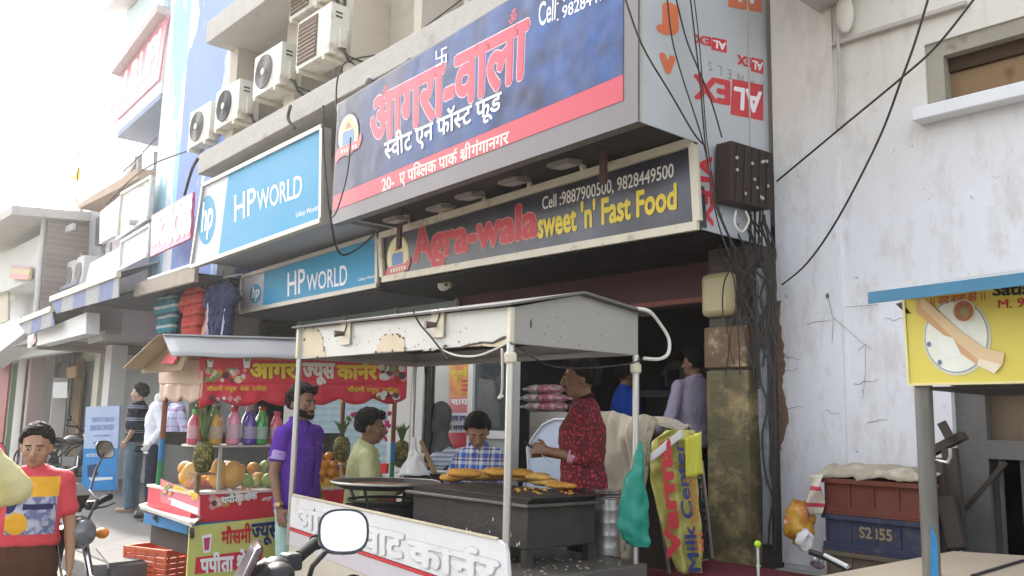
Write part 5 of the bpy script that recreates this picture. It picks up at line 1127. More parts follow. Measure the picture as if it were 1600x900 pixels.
cable([(784, 545, 4.72), (785, 580, 4.75), (784, 612, 4.8), (779, 622, 4.8), (787, 618, 4.8)], .007, 'short pale cord hanging beside the front post', wire_w)
# ================================================================== JUICE CART
jx1, jx0, jy0, jy1 = -6.75, -7.65, 2.80, 4.66
jc = thing('juice_cart', 'fruit juice cart with grey tin roof, red banners and blue plank frame', 'juice cart', ((jx0+jx1)/2, (jy0+jy1)/2, 0))
jr = mat('banner_red', (.68, .035, .065), .4, var=.06, scale=3); jp = mat('banner_side_cream', (.62, .47, .36), .7, var=.12, scale=4, dirt=(.46, .32, .24), dirt_amt=.3)
ex, ez = -6.53, 1.925
rx, rz_ = -6.72, 2.085
bx_, bz_ = -7.42, 1.86
ya, yb_ = jy0-.32, jy1+.25
m = MB(); m.grid(lambda u, v: Vector((ex+(rx-ex)*v, ya+(yb_-ya)*u, ez+.125*u+(rz_-ez)*v+.004*math.sin(u*26)-.006*math.sin(u*3.1))), 30, 4); m.build('roof_sheet', galv, jc, solid=.006)
m = MB(); m.grid(lambda u, v: Vector((bx_+(rx-bx_)*v, ya-.04+(yb_-ya)*u, bz_+.125*u+(rz_-bz_)*v)), 12, 4); m.build('roof_sheet', mat('tan_plywood', (.32, .24, .15), .7, var=.2, scale=5), jc, solid=.008)
m = MB(); m.bar((rx, ya, rz_+.004), (rx, yb_, rz_+.129), .03, .012); m.build('ridge_cap', galv, jc)
m = MB(); m.prism([(ex-.03, jy0-.2, ez), (rx, jy0-.2, rz_-.02), (jx0+.2, jy0-.2, ez), (jx0+.2, jy0-.2, ez-.1), (ex-.1, jy0-.2, ez-.1)], (0, .02, 0)); m.build('gable_board', mat('tan_plywood', (.32, .24, .15), .7), jc)
m = MB(); m.prism(pq([(250, 568), (268, 547), (276, 558), (270, 568)], Y=jy0-.23), (0, .02, 0)); m.build('gable_sticker', jr, jc)
# banners
A0, A1 = W(313, 559, X=jx1), W(636, 567, X=jx1); B0, B1 = W(313, 597, X=jx1), W(636, 598, X=jx1)
m = MB(); m.prism([B0, B1, A1, A0], (-.02, 0, 0)); m.build('banner', jr, jc)
m = MB()
def val(u, v):
    p = bil((B0, B1, W(628, 626, X=jx1), W(313, 636, X=jx1)), u, 0); h = .16+.045*abs(math.cos(u*math.pi*5.5))-.04; return p+Vector((.012*math.sin(u*60)*v, 0, -h*v*1.15))
m.grid(val, 90, 4); m.build('valance', jr, jc, solid=.008)
text('आगरा', pq([(391, 569), (470, 569), (470, 591), (391, 591)], X=jx1), black_l, jc, XN, bold=.075, off=.003)
text('आगरा', pq([(391, 569), (470, 569), (470, 591), (391, 591)], X=jx1), yel_l, jc, XN, bold=.05, off=.006)
text('ज~यूस', pq([(473, 568), (522, 569), (522, 600), (473, 600)], X=jx1), cream_l, jc, XN, bold=.05, off=.006)
text('कान^र', pq([(527, 565), (588, 566), (588, 592), (527, 592)], X=jx1), yel_l, jc, XN, bold=.05, off=.006)
text('मौसमी ज~यूस  शेक  पपीता', pq([(322, 603), (415, 602), (415, 613), (322, 613)], X=jx1), yel_l, jc, XN, bold=.02, off=.014)
text('मौसमी ज~यूस  पपीता', pq([(542, 603), (620, 605), (620, 616), (542, 615)], X=jx1), yel_l, jc, XN, bold=.02, off=.014)
frc = [mat('print_cream', (.72, .58, .42), .5), mat('print_orange', (.66, .26, .06), .5), mat('print_white', (.74, .68, .64), .5), mat('print_dark', (.10, .05, .06), .5), mat('print_rose', (.72, .30, .32), .5), mat('print_green', (.18, .30, .08), .5)]
def fruit_print(x0, x1, y0, y1, n, par, sl=0, r0=3, r1=6, nrm=XN, **pl):
    """cluster of printed fruit: overlapping discs of a few print colours"""
    bs_ = [MB() for _ in frc]
    for k in range(n):
        x = random.uniform(x0, x1); y = random.uniform(y0, y1)+sl*(x-x0); rr = random.uniform(r0, r1); plate(bs_[random.randrange(len(frc))], circle_pts(x, y, rr, rr, 12, **pl), nrm, .003+.0004*k, .0003)
    for b, mm in zip(bs_, frc):
        if b.v: b.build('fruit_picture', mm, par, smooth=0)
random.seed(31)
fruit_print(322, 382, 576, 594, 26, jc, X=jx1); fruit_print(592, 632, 570, 594, 22, jc, X=jx1, sl=.02); fruit_print(325, 375, 620, 628, 14, jc, r0=2, r1=4, X=jx1+.012); fruit_print(590, 624, 612, 622, 14, jc, r0=2, r1=5, X=jx1+.012)
def cup_print(x, y, s, **pl):
    b = MB(); plate(b, pq([(x-s, y-s*1.2), (x+s, y-s*1.2), (x+s*.7, y+s*1.2), (x-s*.7, y+s*1.2)], **pl), XN, .016, .001); b.build('glass_picture', white_l, jc, smooth=0)
    b = MB(); plate(b, circle_pts(x+s*.1, y-s*.9, s*.7, s*.35, 12, **pl), XN, .018, .001); b.build('leaf_picture', frc[5], jc, smooth=0)
cup_print(384, 568, 6, X=jx1); cup_print(327, 568, 5, X=jx1)
# left end banners facing the street
m = MB(); m.prism(rect(248, 563, 314, 599, Y=jy0), (0, .015, 0)); m.build('end_banner', jp, jc)
m = MB()
E0, E1 = W(250, 600, Y=jy0), W(314, 599, Y=jy0)
m.grid(lambda u, v: E0.lerp(E1, u)+Vector((0, .01*math.sin(u*20), -v*(.10+.05*abs(math.cos(u*math.pi*2.5))))), 40, 4); m.build('end_valance', jp, jc, solid=.008)
# posts: painted bamboo
pc = [mat('post_blue', (.04, .20, .42), .6), mat('post_green', (.03, .20, .08), .6), mat('post_brown', (.22, .09, .045), .6), mat('post_ochre', (.45, .24, .05), .6)]
for x, y in ((jx1-.02, jy0+.04), (jx0+.12, jy0+.04), (jx1-.02, jy1-.05), (jx0, jy1-.05)):
    z_ = .9
    for k, (h, mm) in enumerate(((.22, pc[1]), (.18, pc[0]), (.35, pc[2]), (.12, pc[3]), (.25, pc[2]))):
        m = MB(); m.tube([(x, y, z_), (x, y, z_+h)], .022, 10); m.build('post', mm, jc); z_ += h
# counter body
ct, cb = .905, .70
m = MB(); m.box(jx0, jx1-.001, jy0+.001, jy1, cb, ct); m.build('counter', jr, jc)
m = MB(); m.box(jx0-.01, jx1+.012, jy0-.012, jy1+.01, ct, ct+.02); m.build('counter_edge', mat('counter_edge', (.72, .60, .56), .6, var=.1), jc)
m = MB(); m.prism([W(252, 748, Y=jy0), W(313, 775, Y=jy0), W(313, 807, Y=jy0), W(252, 784, Y=jy0)], (0, -.006, 0)); m.build('end_print', mat('end_print_pink', (.66, .16, .20), .5, var=.2), jc)
text('आगरा ज~यूस', pq([(272, 757), (310, 772), (310, 784), (272, 769)], Y=jy0-.007), yel_l, jc, FN, bold=.05)
m = MB(); plate(m, pq([(268, 778), (310, 794), (310, 804), (268, 789)], Y=jy0-.007), FN, .002, .001); m.build('end_print_strip', white_l, jc, smooth=0)
fruit_print(255, 268, 754, 776, 12, jc, sl=.4, r0=2, r1=4, nrm=FN, Y=jy0-.008)
random.seed(8); fruit_print(328, 392, 778, 792, 34, jc, sl=-.12, r0=3, r1=6, X=jx1); fruit_print(325, 395, 768, 776, 16, jc, sl=-.12, r0=2, r1=4, X=jx1)
text('पपीता शेक', pq([(345, 774), (400, 765), (400, 779), (345, 787)], X=jx1), white_l, jc, XN, bold=.04, off=.018)
text('अंगूर', pq([(408, 778), (424, 774), (424, 781), (408, 785)], X=jx1), white_l, jc, XN, bold=.03, off=.006)
text('ज~यूस कान^र', pq([(500, 752), (570, 744), (570, 760), (500, 768)], X=jx1), yel_l, jc, XN, bold=.03, off=.006)
m = MB(); m.box(jx1-.06, jx1+.01, jy0-.02, jy1, cb-.085, cb-.004); m.box(jx0, jx1-.06, jy0-.02, jy0+.04, cb-.085, cb-.004); m.build('blue_plank', mat('blue_plank', (.05, .20, .42), .6, var=.25, scale=6, dirt=(.12, .13, .15), dirt_amt=.4, dscale=4), jc, bevel=.005)
m = MB(); m.box(jx0, jx1-.1, jy0+.05, jy1, .45, cb-.09); m.build('under_frame', wood_gr, jc)
for x, y in ((-7.45, jy0+.5), (-7.2, jy1-.2)):
    m = MB(); m.torus((x-.15, y+.05, .34), .32, .02, 'Y', 36, 8); w_ = m.build('wheel', rubber, jc)
    m = MB(); m.torus((x-.15, y+.05, .34), .295, .012, 'Y', 36, 6)
    for k in range(14): a = k*math.pi/7; m.tube([(x-.15, y+.05, .34), (x-.15+.29*math.cos(a), y+.05, .34+.29*math.sin(a))], .003, 4)
    m.build('wheel_rim', steel, w_)
# white side tray on brackets
tz = W(262, 785, Y=2.6).z
P = [W(219, 795, Z=.715), W(251, 785, Z=.715), W(318, 808, Z=.715), W(300, 824, Z=.715)]
m = MB(); m.prism([P[0], P[1], P[2], P[3]], (0, 0, .02)); ob = m.build('side_tray', white_p, jc, bevel=.004)
m = MB(); frame_bars(m, [P[0]+Vector((0, 0, .021)), P[1]+Vector((0, 0, .021)), P[2]+Vector((0, 0, .021)), P[3]+Vector((0, 0, .021))], .03, (0, 0, 1), .012); m.build('tray_rim', alu, ob)
m = MB(); m.bar(P[0].lerp(P[3], .3)-Vector((0, 0, .02)), Vector((-7.3, 2.9, .55)), .03); m.bar(P[3]-Vector((0, 0, .02)), Vector((-6.9, 2.9, .5)), .03); m.build('tray_brace', wood_gr, ob)
# glass display and bottle shelf
gz = W(300, 699, X=jx1).z
m = MB(); m.box(jx1-.03, jx1-.022, jy0+.06, jy0+1.0, ct+.03, gz); m.box(jx0+.03, jx1-.03, jy0+.05, jy0+.056, ct+.03, gz); m.build('display_glass', clear_gl, jc)
m = MB(); m.box(jx1-.32, jx1-.0, jy0+.02, jy0+1.1, gz, gz+.015); m.box(jx1-.032, jx1-.012, jy0+.2, jy0+.22, ct+.02, gz); m.build('shelf', alu, jc)
m = MB(); m.box(jx0+.02, jx0+.04, jy0+.05, jy1-.05, ct+.02, gz+.1); m.build('rear_board', mat('dim_board', (.06, .07, .065), .8, var=.4), jc)
# bottles
def bottle(px, py, col, cap, label, h=.28, back=-.1):
    c = W(px, py, X=jx1-.1); c = Vector((jx1+back, c.y+.0, c.z)); c.z = gz+.016; t = thing('juice_bottle', label, 'bottle', c, group='juice bottles on the cart shelf'); r_ = .054
    m = MB(); m.lathe(c, [(r_*.8, 0), (r_, .012), (r_, h*.62), (r_*.85, h*.70), (r_*.5, h*.82), (r_*.42, h*.86)], 18); m.build('glass_body', mat('liquid_%d' % int(px), col, .18, var=.15, scale=9, coat=.5), t)
    m = MB(); m.lathe(c+Vector((0, 0, h*.86)), [(r_*.48, 0), (r_*.5, .01), (r_*.5, .035), (r_*.4, .04)], 14); m.build('cap', mat('cap_%d' % int(px), cap, .4), t)
    m = MB(); m.lathe(c+Vector((0, 0, h*.18)), [(r_+.0012, 0), (r_+.0012, h*.36)], 18); m.build('paper_label', mat('bottle_label_%d' % int(px), tuple(.45*a+.28 for a in col), .5, var=.3, scale=25), t)
for px, col, cp, lb in ((303, (.50, .05, .09), (.10, .35, .08), 'rose red juice bottle with green cap, leftmost on the shelf'), (334, (.62, .36, .05), (.12, .35, .08), 'orange yellow juice bottle with green cap'), (364, (.66, .26, .36), (.60, .04, .06), 'tall pink juice bottle with red cap', ), (390, (.10, .05, .30), (.08, .04, .26), 'purple juice bottle with purple cap'), (408, (.05, .30, .08), (.05, .38, .06), 'green juice bottle with bright green cap'), (432, (.62, .12, .16), (.60, .06, .12), 'pinkish red juice bottle beside the purple shirted man')):
    bottle(303+(px-303)*.99, 690, col, cp, lb, .30 if px == 364 else .27)
for px, col, cp, lb in ((318, (.30, .12, .03), (.5, .4, .1), 'brown bottle in the rear row behind the rose and orange bottles'), (347, (.50, .42, .30), (.10, .10, .10), 'cream bottle in the rear row beside the pink bottle'), (376, (.34, .05, .10), (.05, .25, .08), 'dark red bottle in the rear row beside the purple bottle'), (398, (.10, .16, .32), (.6, .6, .6), 'blue bottle in the rear row between purple and green bottles'), (419, (.46, .34, .08), (.5, .1, .05), 'mustard bottle in the rear row beside the green bottle')):
    bottle(px, 690, col, cp, lb, .31, -.24)
# fruit
papm = mat('papaya_skin', (.66, .33, .02), .5, var=.25, scale=6, dirt=(.40, .36, .05), dirt_amt=.25, dscale=5)
def papaya(px, py, r_, h, label, X=jx1-.16):
    c = W(px, py, X=X); c.z = ct+.022; b = MB(); b.lathe((0, 0, 0), [(.01, 0), (r_*.55, .02), (r_*.95, h*.25), (r_, h*.42), (r_*.8, h*.72), (r_*.4, h*.95), (.008, h)], 14)
    for v in b.v: a = math.atan2(v.y, v.x); k = 1+.06*math.cos(5*a); v.x *= k; v.y *= k
    o = link_mesh('papaya', b.mesh(), papm, smooth=60); o.location = c; tag(o, label, 'papaya')
papaya(340, 752, .075, .24, 'tall orange papaya just right of the glass corner post'); papaya(362, 752, .105, .22, 'broad orange papaya in the middle of the glass case'); papaya(296, 752, .085, .2, 'pale papaya behind the pineapple at the street end', jx1-.35)
pin_m = ramp_mat('pineapple_skin', lambda nt, N, L: (lambda v, t: (v.inputs.__getitem__('Scale').__setattr__('default_value', 42), L(t.outputs['Object'], v.inputs[0]), v.outputs['Distance'])[2])(N('ShaderNodeTexVoronoi'), N('ShaderNodeTexCoord')), [(0, (.34, .24, .07)), (.35, (.24, .20, .07)), (.6, (.09, .09, .035))], .8, 'LINEAR', bump=.9)
leaf_m = mat('pineapple_leaf', (.10, .16, .06), .6, var=.35, scale=9)
def pineapple(p, label, s=1.0, tilt=0, crown=1.0, group='pineapples on the juice cart'):
    t = thing('pineapple', label, 'pineapple', p, 0, group); t.rotation_euler = (tilt, tilt*.4, 0)
    b = MB(); b.lathe((0, 0, 0), [(.02*s, 0), (.055*s, .02*s), (.07*s, .08*s), (.068*s, .15*s), (.05*s, .195*s), (.02*s, .21*s)], 18); link_mesh('fruit', b.mesh(), pin_m, t, 60)
    b = MB()
    for k in range(26):
        a = k*2.4; l = (.16-.0035*k)*s*crown; sp_ = (.085-.0028*k)*s; h0 = (.2+.0015*k)*s; d = Vector((math.cos(a), math.sin(a), 0)); sd_ = Vector((-d.y, d.x, 0))*.012*s
        p0 = Vector((0, 0, h0)); p1 = p0+d*sp_*.55+Vector((0, 0, l*.55)); p2 = p0+d*sp_*1.5+Vector((0, 0, l))
        b.add([p0-sd_, p0+sd_, p1+sd_*.9, p1-sd_*.9, p2], [(0, 1, 2, 3), (3, 2, 4)])
    link_mesh('leaf_crown', b.mesh(fix=False), leaf_m, t, 0)
pc0 = W(316, 738, X=jx1+.085); pineapple(pc0, 'pineapple set outside the glass case at the street corner', 1.08, crown=1.9)
m = MB(); m.box(jx1+.0, jx1+.16, pc0.y-.07, pc0.y+.07, pc0.z-.018, pc0.z-.002); m.bar((jx1+.01, pc0.y, ct), (jx1+.01, pc0.y, pc0.z-.02), .03); m.build('corner_ledge', wood_br, jc)
pineapple(Vector((jx1-.2, jy0+.75, ct+.022)), 'pineapple inside the glass case beside the broad papaya', 1.0)
pineapple(Vector((jx1-.12, jy0+.06, gz+.016)), 'pineapple on the shelf corner above the glass case', .95)
pineapple(W(534, 700, X=jx1-.1)-Vector((0, 0, .12)), 'pineapple on the counter left of the green shirted man', 1.05); pineapple(W(627, 706, X=jx1-.05)-Vector((0, 0, .14)), 'pineapple hung on the right end post of the juice cart', 1.15); pineapple(W(430, 712, X=jx1-.3)-Vector((0, 0, .2)), 'pineapple half hidden behind the purple shirted man', 1.0)
for k, (px, py) in enumerate(((534, 702), (627, 712), (430, 716))):   # stands that carry them
    c = W(px, py, X=jx1-[.1, .05, .3][k]); m = MB(); m.tube([(c.x, c.y, ct+.021), (c.x, c.y, c.z-[.12, .14, .2][k]-.002)], .015, 8); m.lathe((c.x, c.y, max(ct+.03, c.z-[.12, .14, .2][k]-.012)), [(.05, 0), (.05, .008)], 12); m.build('fruit_stand', steel, jc)
om = mat('orange_peel', (.62, .27, .02), .5, var=.15, scale=12, bump=.2, bscale=90)
random.seed(12); n_ = 0
ox = jx1-.14; oc = W(522, 735, X=ox)
for lay, (nn, zz) in enumerate(((6, 0), (5, .07), (4, .14), (2, .21))):
    for row in range(2 if lay < 3 else 1):
        for k in range(nn):
            r_ = random.uniform(.036, .043); y = oc.y-.26+k*.088+lay*.044; x = ox+.03-row*.085-lay*.02; z_ = ct+.022+r_+zz
            b = MB(); b.ell((0, 0, 0), r_, r_, r_*.95, 14, 10); o = link_mesh('orange', b.mesh(), om, smooth=60); o.location = (x, y, z_-0); o.rotation_euler = (random.random(), random.random(), 0)
            tag(o, 'ripe orange in the heap on the juice cart between the purple and green shirts', 'orange', 'oranges heaped on the juice cart')
for k, (px, py) in enumerate(((420, 738), (408, 742))):
    c = W(px, py, X=jx1-.12); b = MB(); b.ell((0, 0, 0), .055, .055, .06, 14, 10); o = link_mesh('guava', b.mesh(), mat('guava_skin', (.22, .34, .05), .5, var=.15), smooth=60); o.location = (c.x, c.y-(.0 if k == 0 else .12), ct+.082); tag(o, ['green guava next to the purple sleeve', 'green guava next to the glass case pineapple'][k], 'guava')
random.seed(77)
for k, (lb, nm, col, r_, yy, xx) in enumerate((('striped pale melon at the street end of the glass case', 'melon', (.42, .46, .24), .10, .16, -.42), ('dull green melon behind the corner pineapple', 'melon', (.20, .26, .10), .09, .30, -.50), ('red pomegranate in front of the melons', 'pomegranate', (.45, .06, .05), .048, .12, -.22), ('red pomegranate beside the tall papaya', 'pomegranate', (.50, .09, .05), .046, .24, -.24), ('red pomegranate at the back of the case', 'pomegranate', (.42, .05, .05), .046, .42, -.34), ('yellow sweet lime under the bottles', 'sweet lime', (.52, .50, .10), .044, .60, -.2), ('greenish sweet lime beside the yellow one', 'sweet lime', (.36, .44, .10), .044, .69, -.28))):
    b = MB(); b.ell((0, 0, 0), r_, r_, r_*.93, 16, 12); o = link_mesh(nm.replace(' ', '_'), b.mesh(), mat('fruit_'+nm.replace(' ', '_')+str(k), col, .45, var=.3, scale=14), smooth=60); o.location = (jx1+xx, jy0+yy, ct+.021+r_*.93); tag(o, lb, nm)
for k in range(16):
    y = jy0+.10+(k % 8)*.115; x = jx1-.30-.10*(k//8); r_ = .046+.008*((k*7) % 3); z_ = ct+.021+r_+(.09 if k//8 else 0)
    b = MB(); b.ell((0, 0, 0), r_, r_, r_*.95, 12, 9); o = link_mesh('citrus_fruit', b.mesh(), [om, papm, mat('fruit_green_lime', (.25, .36, .08), .5, var=.3, scale=14), mat('fruit_dull_red', (.40, .08, .05), .5, var=.3, scale=14)][(k*5) % 4], smooth=60); o.location = (x, y, z_)
    tag(o, 'small round fruit packed in the back rows of the glass case', 'fruit', 'fruit packed in the back of the glass case')
# garlands of pink flowers and green leaves over the counter
for k, (pts, lb) in enumerate((([(545, 650), (575, 642), (605, 648), (602, 690)], 'pink and green garland hung above the green shirted man'),)):
    t = thing('garland', lb, 'garland', W(575, 690, X=jx1+.02)); g = MB(); p_ = MB(); random.seed(2)
    for i in range(len(pts)-1):
        for q_ in range(14):
            u = q_/14; c = W(pts[i][0]*(1-u)+pts[i+1][0]*u+random.uniform(-4, 4), pts[i][1]*(1-u)+pts[i+1][1]*u+random.uniform(-4, 6), X=jx1+.02)
            (g if (q_+i) % 2 and i < 2 else p_).ell(c, random.uniform(.012, .026), n=7, m=5)
    g.build('leaves', mat('garland_green', (.08, .22, .04), .7), t); p_.build('flowers', mat('garland_pink', (.62, .07, .20), .7), t)
# yellow board in front of the cart
YX = jx1+.22
Q = pq([(297, 823), (437, 807), (432, 897), (291, 917)], X=YX); yb = thing('juice_board', 'yellow signboard with Hindi juice names leaning on the juice cart', 'signboard', (Q[2]+Q[3])/2)
m = MB(); m.prism([Q[3]-Vector((0, 0, .05)), Q[2]-Vector((0, 0, .05)), Q[1], Q[0]], (-.02, 0, 0)); m.build('board', mat('board_yellow', (.56, .56, .16), .5, var=.12, scale=2), yb)
text('मौसमी', pq([(346, 824), (392, 817), (392, 847), (346, 850)], X=YX), red_l, yb, XN, bold=.04)
text('ज~यूस', pq([(393, 820), (436, 815), (436, 850), (393, 851)], X=YX), navy_l, yb, XN, bold=.04)
m = MB(); plate(m, pq([(306, 871), (412, 857), (407, 886), (304, 897)], X=YX), XN, .002, .002); m.build('red_band', mat('band_red', (.62, .03, .06), .5), yb, smooth=0)
text('पपीता शेक', pq([(313, 866), (400, 856), (400, 889), (313, 895)], X=YX), white_l, yb, XN, bold=.045, off=.007)
m = MB(); plate(m, pq([(315, 837), (331, 834), (328, 863), (318, 864)], X=YX), XN, .003, .001); m.build('glass_picture', white_l, yb, smooth=0)
m = MB(); plate(m, pq([(318, 841), (328, 839), (326, 859), (319, 860)], X=YX), XN, .005, .001); m.build('juice_picture', mat('juice_print', (.52, .04, .14), .5), yb, smooth=0)
# plastic crates
def crate(o_, L_, D_, H_, m_, label, name='crate', rz=0, slots=True, group=None, text_=None):
    t = thing(name, label, 'crate', o_, rz, group); w_ = .018
    b = MB(); b.box(-L_/2, L_/2, -D_/2, D_/2, 0, .015); link_mesh('bottom', b.mesh(), m_, t)
    for s in (-1, 1):
        for ax in (0, 1):
            b = MB(); l = (L_ if ax == 0 else D_-.04); 
            def bx(a0, a1, z0, z1, o0=0, o1=w_):
                e = (D_/2 if ax == 0 else L_/2); y0, y1 = sorted((s*(e-o1), s*(e-o0)))
                (b.box(a0, a1, y0, y1, z0, z1) if ax == 0 else b.box(y0, y1, a0, a1, z0, z1))
            if slots:
                n_ = 4 if ax == 0 else 3
                for k in range(5): z0 = .016+k*(H_-.03)/5; bx(-l/2, l/2, z0, z0+(H_-.03)/5*.72, .004, w_)
                for k in range(n_+1): x = -l/2+.01+(l-.02)*k/n_; bx(x-.012, x+.012, .016, H_, -.003, .003)
                bx(-l/2, l/2, H_-.028, H_, -.006, w_)
            else:
                bx(-l/2+.02, l/2-.02, .016, H_-.03, .02, .034); bx(-l/2, l/2, H_-.03, H_, -.004, .03); bx(-l/2+.005, l/2-.005, .016, .05, .006, .0195)
                for k in range(5): x = -l/2+.03+(l-.06)*k/4; bx(x-.008, x+.008, .051, H_-.031, .010, .0195)
            link_mesh('side_wall', b.mesh(), m_, t)
    if text_:
        Qt = [Vector((a*L_, -D_/2+.019, z_)) for a, z_ in ((-.14, H_*.72), (.16, H_*.72), (.16, H_*.42), (-.14, H_*.42))]
        o = text(text_, Qt, mat('crate_letters', (.30, .25, .15), .7), t, FN, bold=.03)
        for v in o.data.vertices: v.co += Vector(o_)   # text() subtracted the crate's position
    return t
ocr = mat('orange_crate', (.58, .10, .035), .5, var=.15, scale=7, dirt=(.30, .06, .03), dirt_amt=.3, dscale=4)
c1 = W(250, 898, Z=.005)
crate(Vector((c1.x+.02, c1.y-.02, .003)), .58, .36, .27, ocr, 'orange slatted plastic crate standing on the road by the yellow board', rz=R(20), group='orange crates by the juice cart')
# ================================================================== COVERED COUNTER, BANNER AND CLUTTER BY THE PILLAR
tarp_m = mat('beige_tarp', (.50, .45, .35), .85, var=.12, scale=3, bump=.6, bscale=9, dirt=(.30, .21, .10), dirt_amt=.5, dscale=2.5)
T = thing('covered_counter', 'counter draped with a dirty beige sheet behind the green bag', 'counter', (-4.45, 5.2, .15))
tz0 = W(1000, 655, Y=5.1).z
def tarp(u, v):
    """sheet draped over a counter: flat top, then falling front"""
    top = pq([(938, 660), (1000, 650), (1086, 662)], Y=5.35); p = top[0].lerp(top[1], u*2) if u < .5 else top[1].lerp(top[2], u*2-1)
    f = Vector((0, -.45, 0)); drop = .95*max(0, v-.35)/.65
    q = p + f*min(1, v/.35)*.7 + Vector((-.05+.10*math.sin(u*9+v*2), -.22*max(0, v-.35)-.04*math.sin(u*17+1), -drop-.05*(v < .35)*abs(math.sin(u*8))))
    rg_ = 1-2*abs(noise.noise(Vector((u*7+v*2, v*2.2, 4)))); r2_ = 1-2*abs(noise.noise(Vector((u*15-v*5, v*5, 9))))
    return q + Vector((0, .02*noise.noise(Vector((u*7, v*6, 1)))-.07*rg_-.025*r2_, .05*noise.noise(Vector((u*5, v*3, 7)))+.035*rg_*(v < .5)+.012*r2_))
m = MB(); m.grid(tarp, 80, 48); o = m.build('sheet', tarp_m, T, solid=.008, smooth=60)
m = MB(); a, b_ = W(945, 700, Y=5.35), W(1080, 700, Y=5.35); m.box(a.x, b_.x-.05, 5.12, 5.5, .151, tz0-.16); m.build('counter_box', wood_gr, T)
# white curved guard in front of the counter
gp = [(886, 655), (866, 655), (848, 664), (834, 682), (824, 700), (826, 730), (818, 764), (884, 764)]
P = pq(gp, Y=4.98); m = MB(); m.prism(P, (0, .02, 0)); g = thing('splash_guard', 'pale blue white curved sheet standing behind the red shirted man', 'screen', (sum((p.x for p in P))/8, 4.98, .15))
m.build('sheet', mat('pale_blue_sheet', (.62, .72, .88), .35, var=.04), g)
m = MB(); m.tube([p+Vector((0, -.004, 0)) for p in P[:7]], .009, 6); m.build('edge', white_l, g)
m = MB(); m.box(P[6].x, P[7].x, 5.0, 5.04, .151, P[6].z); m.build('support', steel, g)
# cabinet with packets
kx = W(826, 690, Y=5.75); k2 = W(880, 690, Y=5.75)
kb_ = MB(); zt_ = W(840, 643, Y=5.75).z; kb_.box(kx.x, k2.x+.15, 5.75, 6.1, .461, zt_); single(kb_, 'cabinet', mat('cream_cabinet', (.50, .46, .38), .6), 'cream cabinet carrying the stacked snack packets', 'cabinet', bevel=.01)
pkm = blob_mat('packet_print', [(.70, .60, .50), (.78, .72, .66), (.74, .64, .58), (.55, .10, .16), (.74, .68, .62)], 7, .3)
for k, (w_, dx) in enumerate(((.46, .02), (.48, -.01), (.36, .0))):
    c = W(852, 634, Y=5.85); c.z = zt_+.002+k*.082; c.x += dx; b = MB()
    for a in (-.30, -.1, .1, .30): b.ell((a*w_, 0, .042), w_*.22, .13, .043, 14, 8)
    for s in (-1, 1): b.bbox((s*w_*.5, 0, .042), .05, .22, .022)
    me = remesh(b, .012, 1, [(.05, .016)]); o = link_mesh('snack_packet', me, pkm); o.location = c; tag(o, ['lowest pink and cream snack packet of the stack', 'middle pink and cream snack packet of the stack', 'topmost pink snack packet next to the red shirted man'][k], 'packet', 'stacked snack packets')
m = MB(); m.tube([W(866, 670, Y=5.6), W(866, 668, Y=5.85)], .1, 20); single(m, 'silver_bowl', chrome, 'shiny bowl turned on edge below the snack packets', 'bowl')
# yellow banner
bp = W(1055, 790, d=5.95); bn = Vector((-FH.x, -FH.y, 0)).normalized(); PB = (bp, bn)
bt = thing('cloth_banner', 'crumpled yellow cloth banner with red and navy upright lettering beside the covered counter', 'banner', W(1065, 893, P=PB))
yb_m = mat('banner_yellow', (.50, .47, .12), .55, var=.14, scale=3, dirt=(.42, .38, .24), dirt_amt=.35, bump=.5, bscale=18)
rows = [(672, 1040, 1086), (690, 1018, 1090), (720, 1014, 1096), (745, 1016, 1088), (780, 1024, 1090), (820, 1034, 1095), (860, 1044, 1097), (895, 1060, 1098)]
def ban(u, v):
    t_ = v*(len(rows)-1); i = min(int(t_), len(rows)-2); f = t_-i; y, a, b = [rows[i][k]*(1-f)+rows[i+1][k]*f for k in range(3)]
    return W(a+(b-a)*u, y, P=PB) + bn*(.022*math.sin(u*11+v*5)+.04*noise.noise(Vector((u*4, v*7, 3)))+.012*math.sin(v*38+u*6))
m = MB(); m.grid(ban, 24, 40); m.build('cloth', yb_m, bt, solid=.006, smooth=60)
text('Varma', pq([(1041, 868), (1021, 690), (1044, 688), (1062, 866)], P=PB), red_l, bt, bn, bold=.05, off=.062)
text('Milk Center', pq([(1074, 890), (1049, 690), (1064, 690), (1092, 890)], P=PB), navy_l, bt, bn, bold=.028, off=.062)
for k in range(2): text(['दूध दही पनीर लस~सी', 'घी मक~खन'][k], pq([(1083+8*k, 862), (1064+8*k, 712), (1070+8*k, 712), (1090+8*k, 862)], P=PB), mat('orange_red_letters', (.66, .16, .03), .5), bt, bn, bold=.025, off=.062)
m = MB(); m.grid(lambda u, v: W(1066+(1092-1066)*u+v*3, 684-10*u+v*(62+4*u), P=PB)+bn*(.075+.012*math.sin(u*9+v*3)), 10, 12); m.build('folded_flap', mat('flap_yellow', (.60, .58, .06), .55, var=.1), bt, solid=.006, smooth=60)
m = MB(); m.grid(lambda u, v: W(1014+(1062-1014)*u, 708-38*u+v*14, P=PB)+bn*(.065+.01*math.sin(u*8)), 10, 4); single(m, 'white_sheet', white_p, 'white plastic strip folded over the top of the yellow banner', 'sheet', solid=.006)
rk = thing('metal_rack', 'thin black and grey metal rack standing behind the yellow banner', 'rack', W(1095, 880, d=6.2)); m = MB()
P4 = [W(1086, 690, d=6.15), W(1110, 700, d=6.25)]
m.tube([W(1096, 720, d=6.15), W(1113, 872, d=6.15)], .012, 8); m.tube([W(1022, 740, d=6.1), W(1046, 895, d=6.0)], .012, 8); m.build('legs', steel, rk)
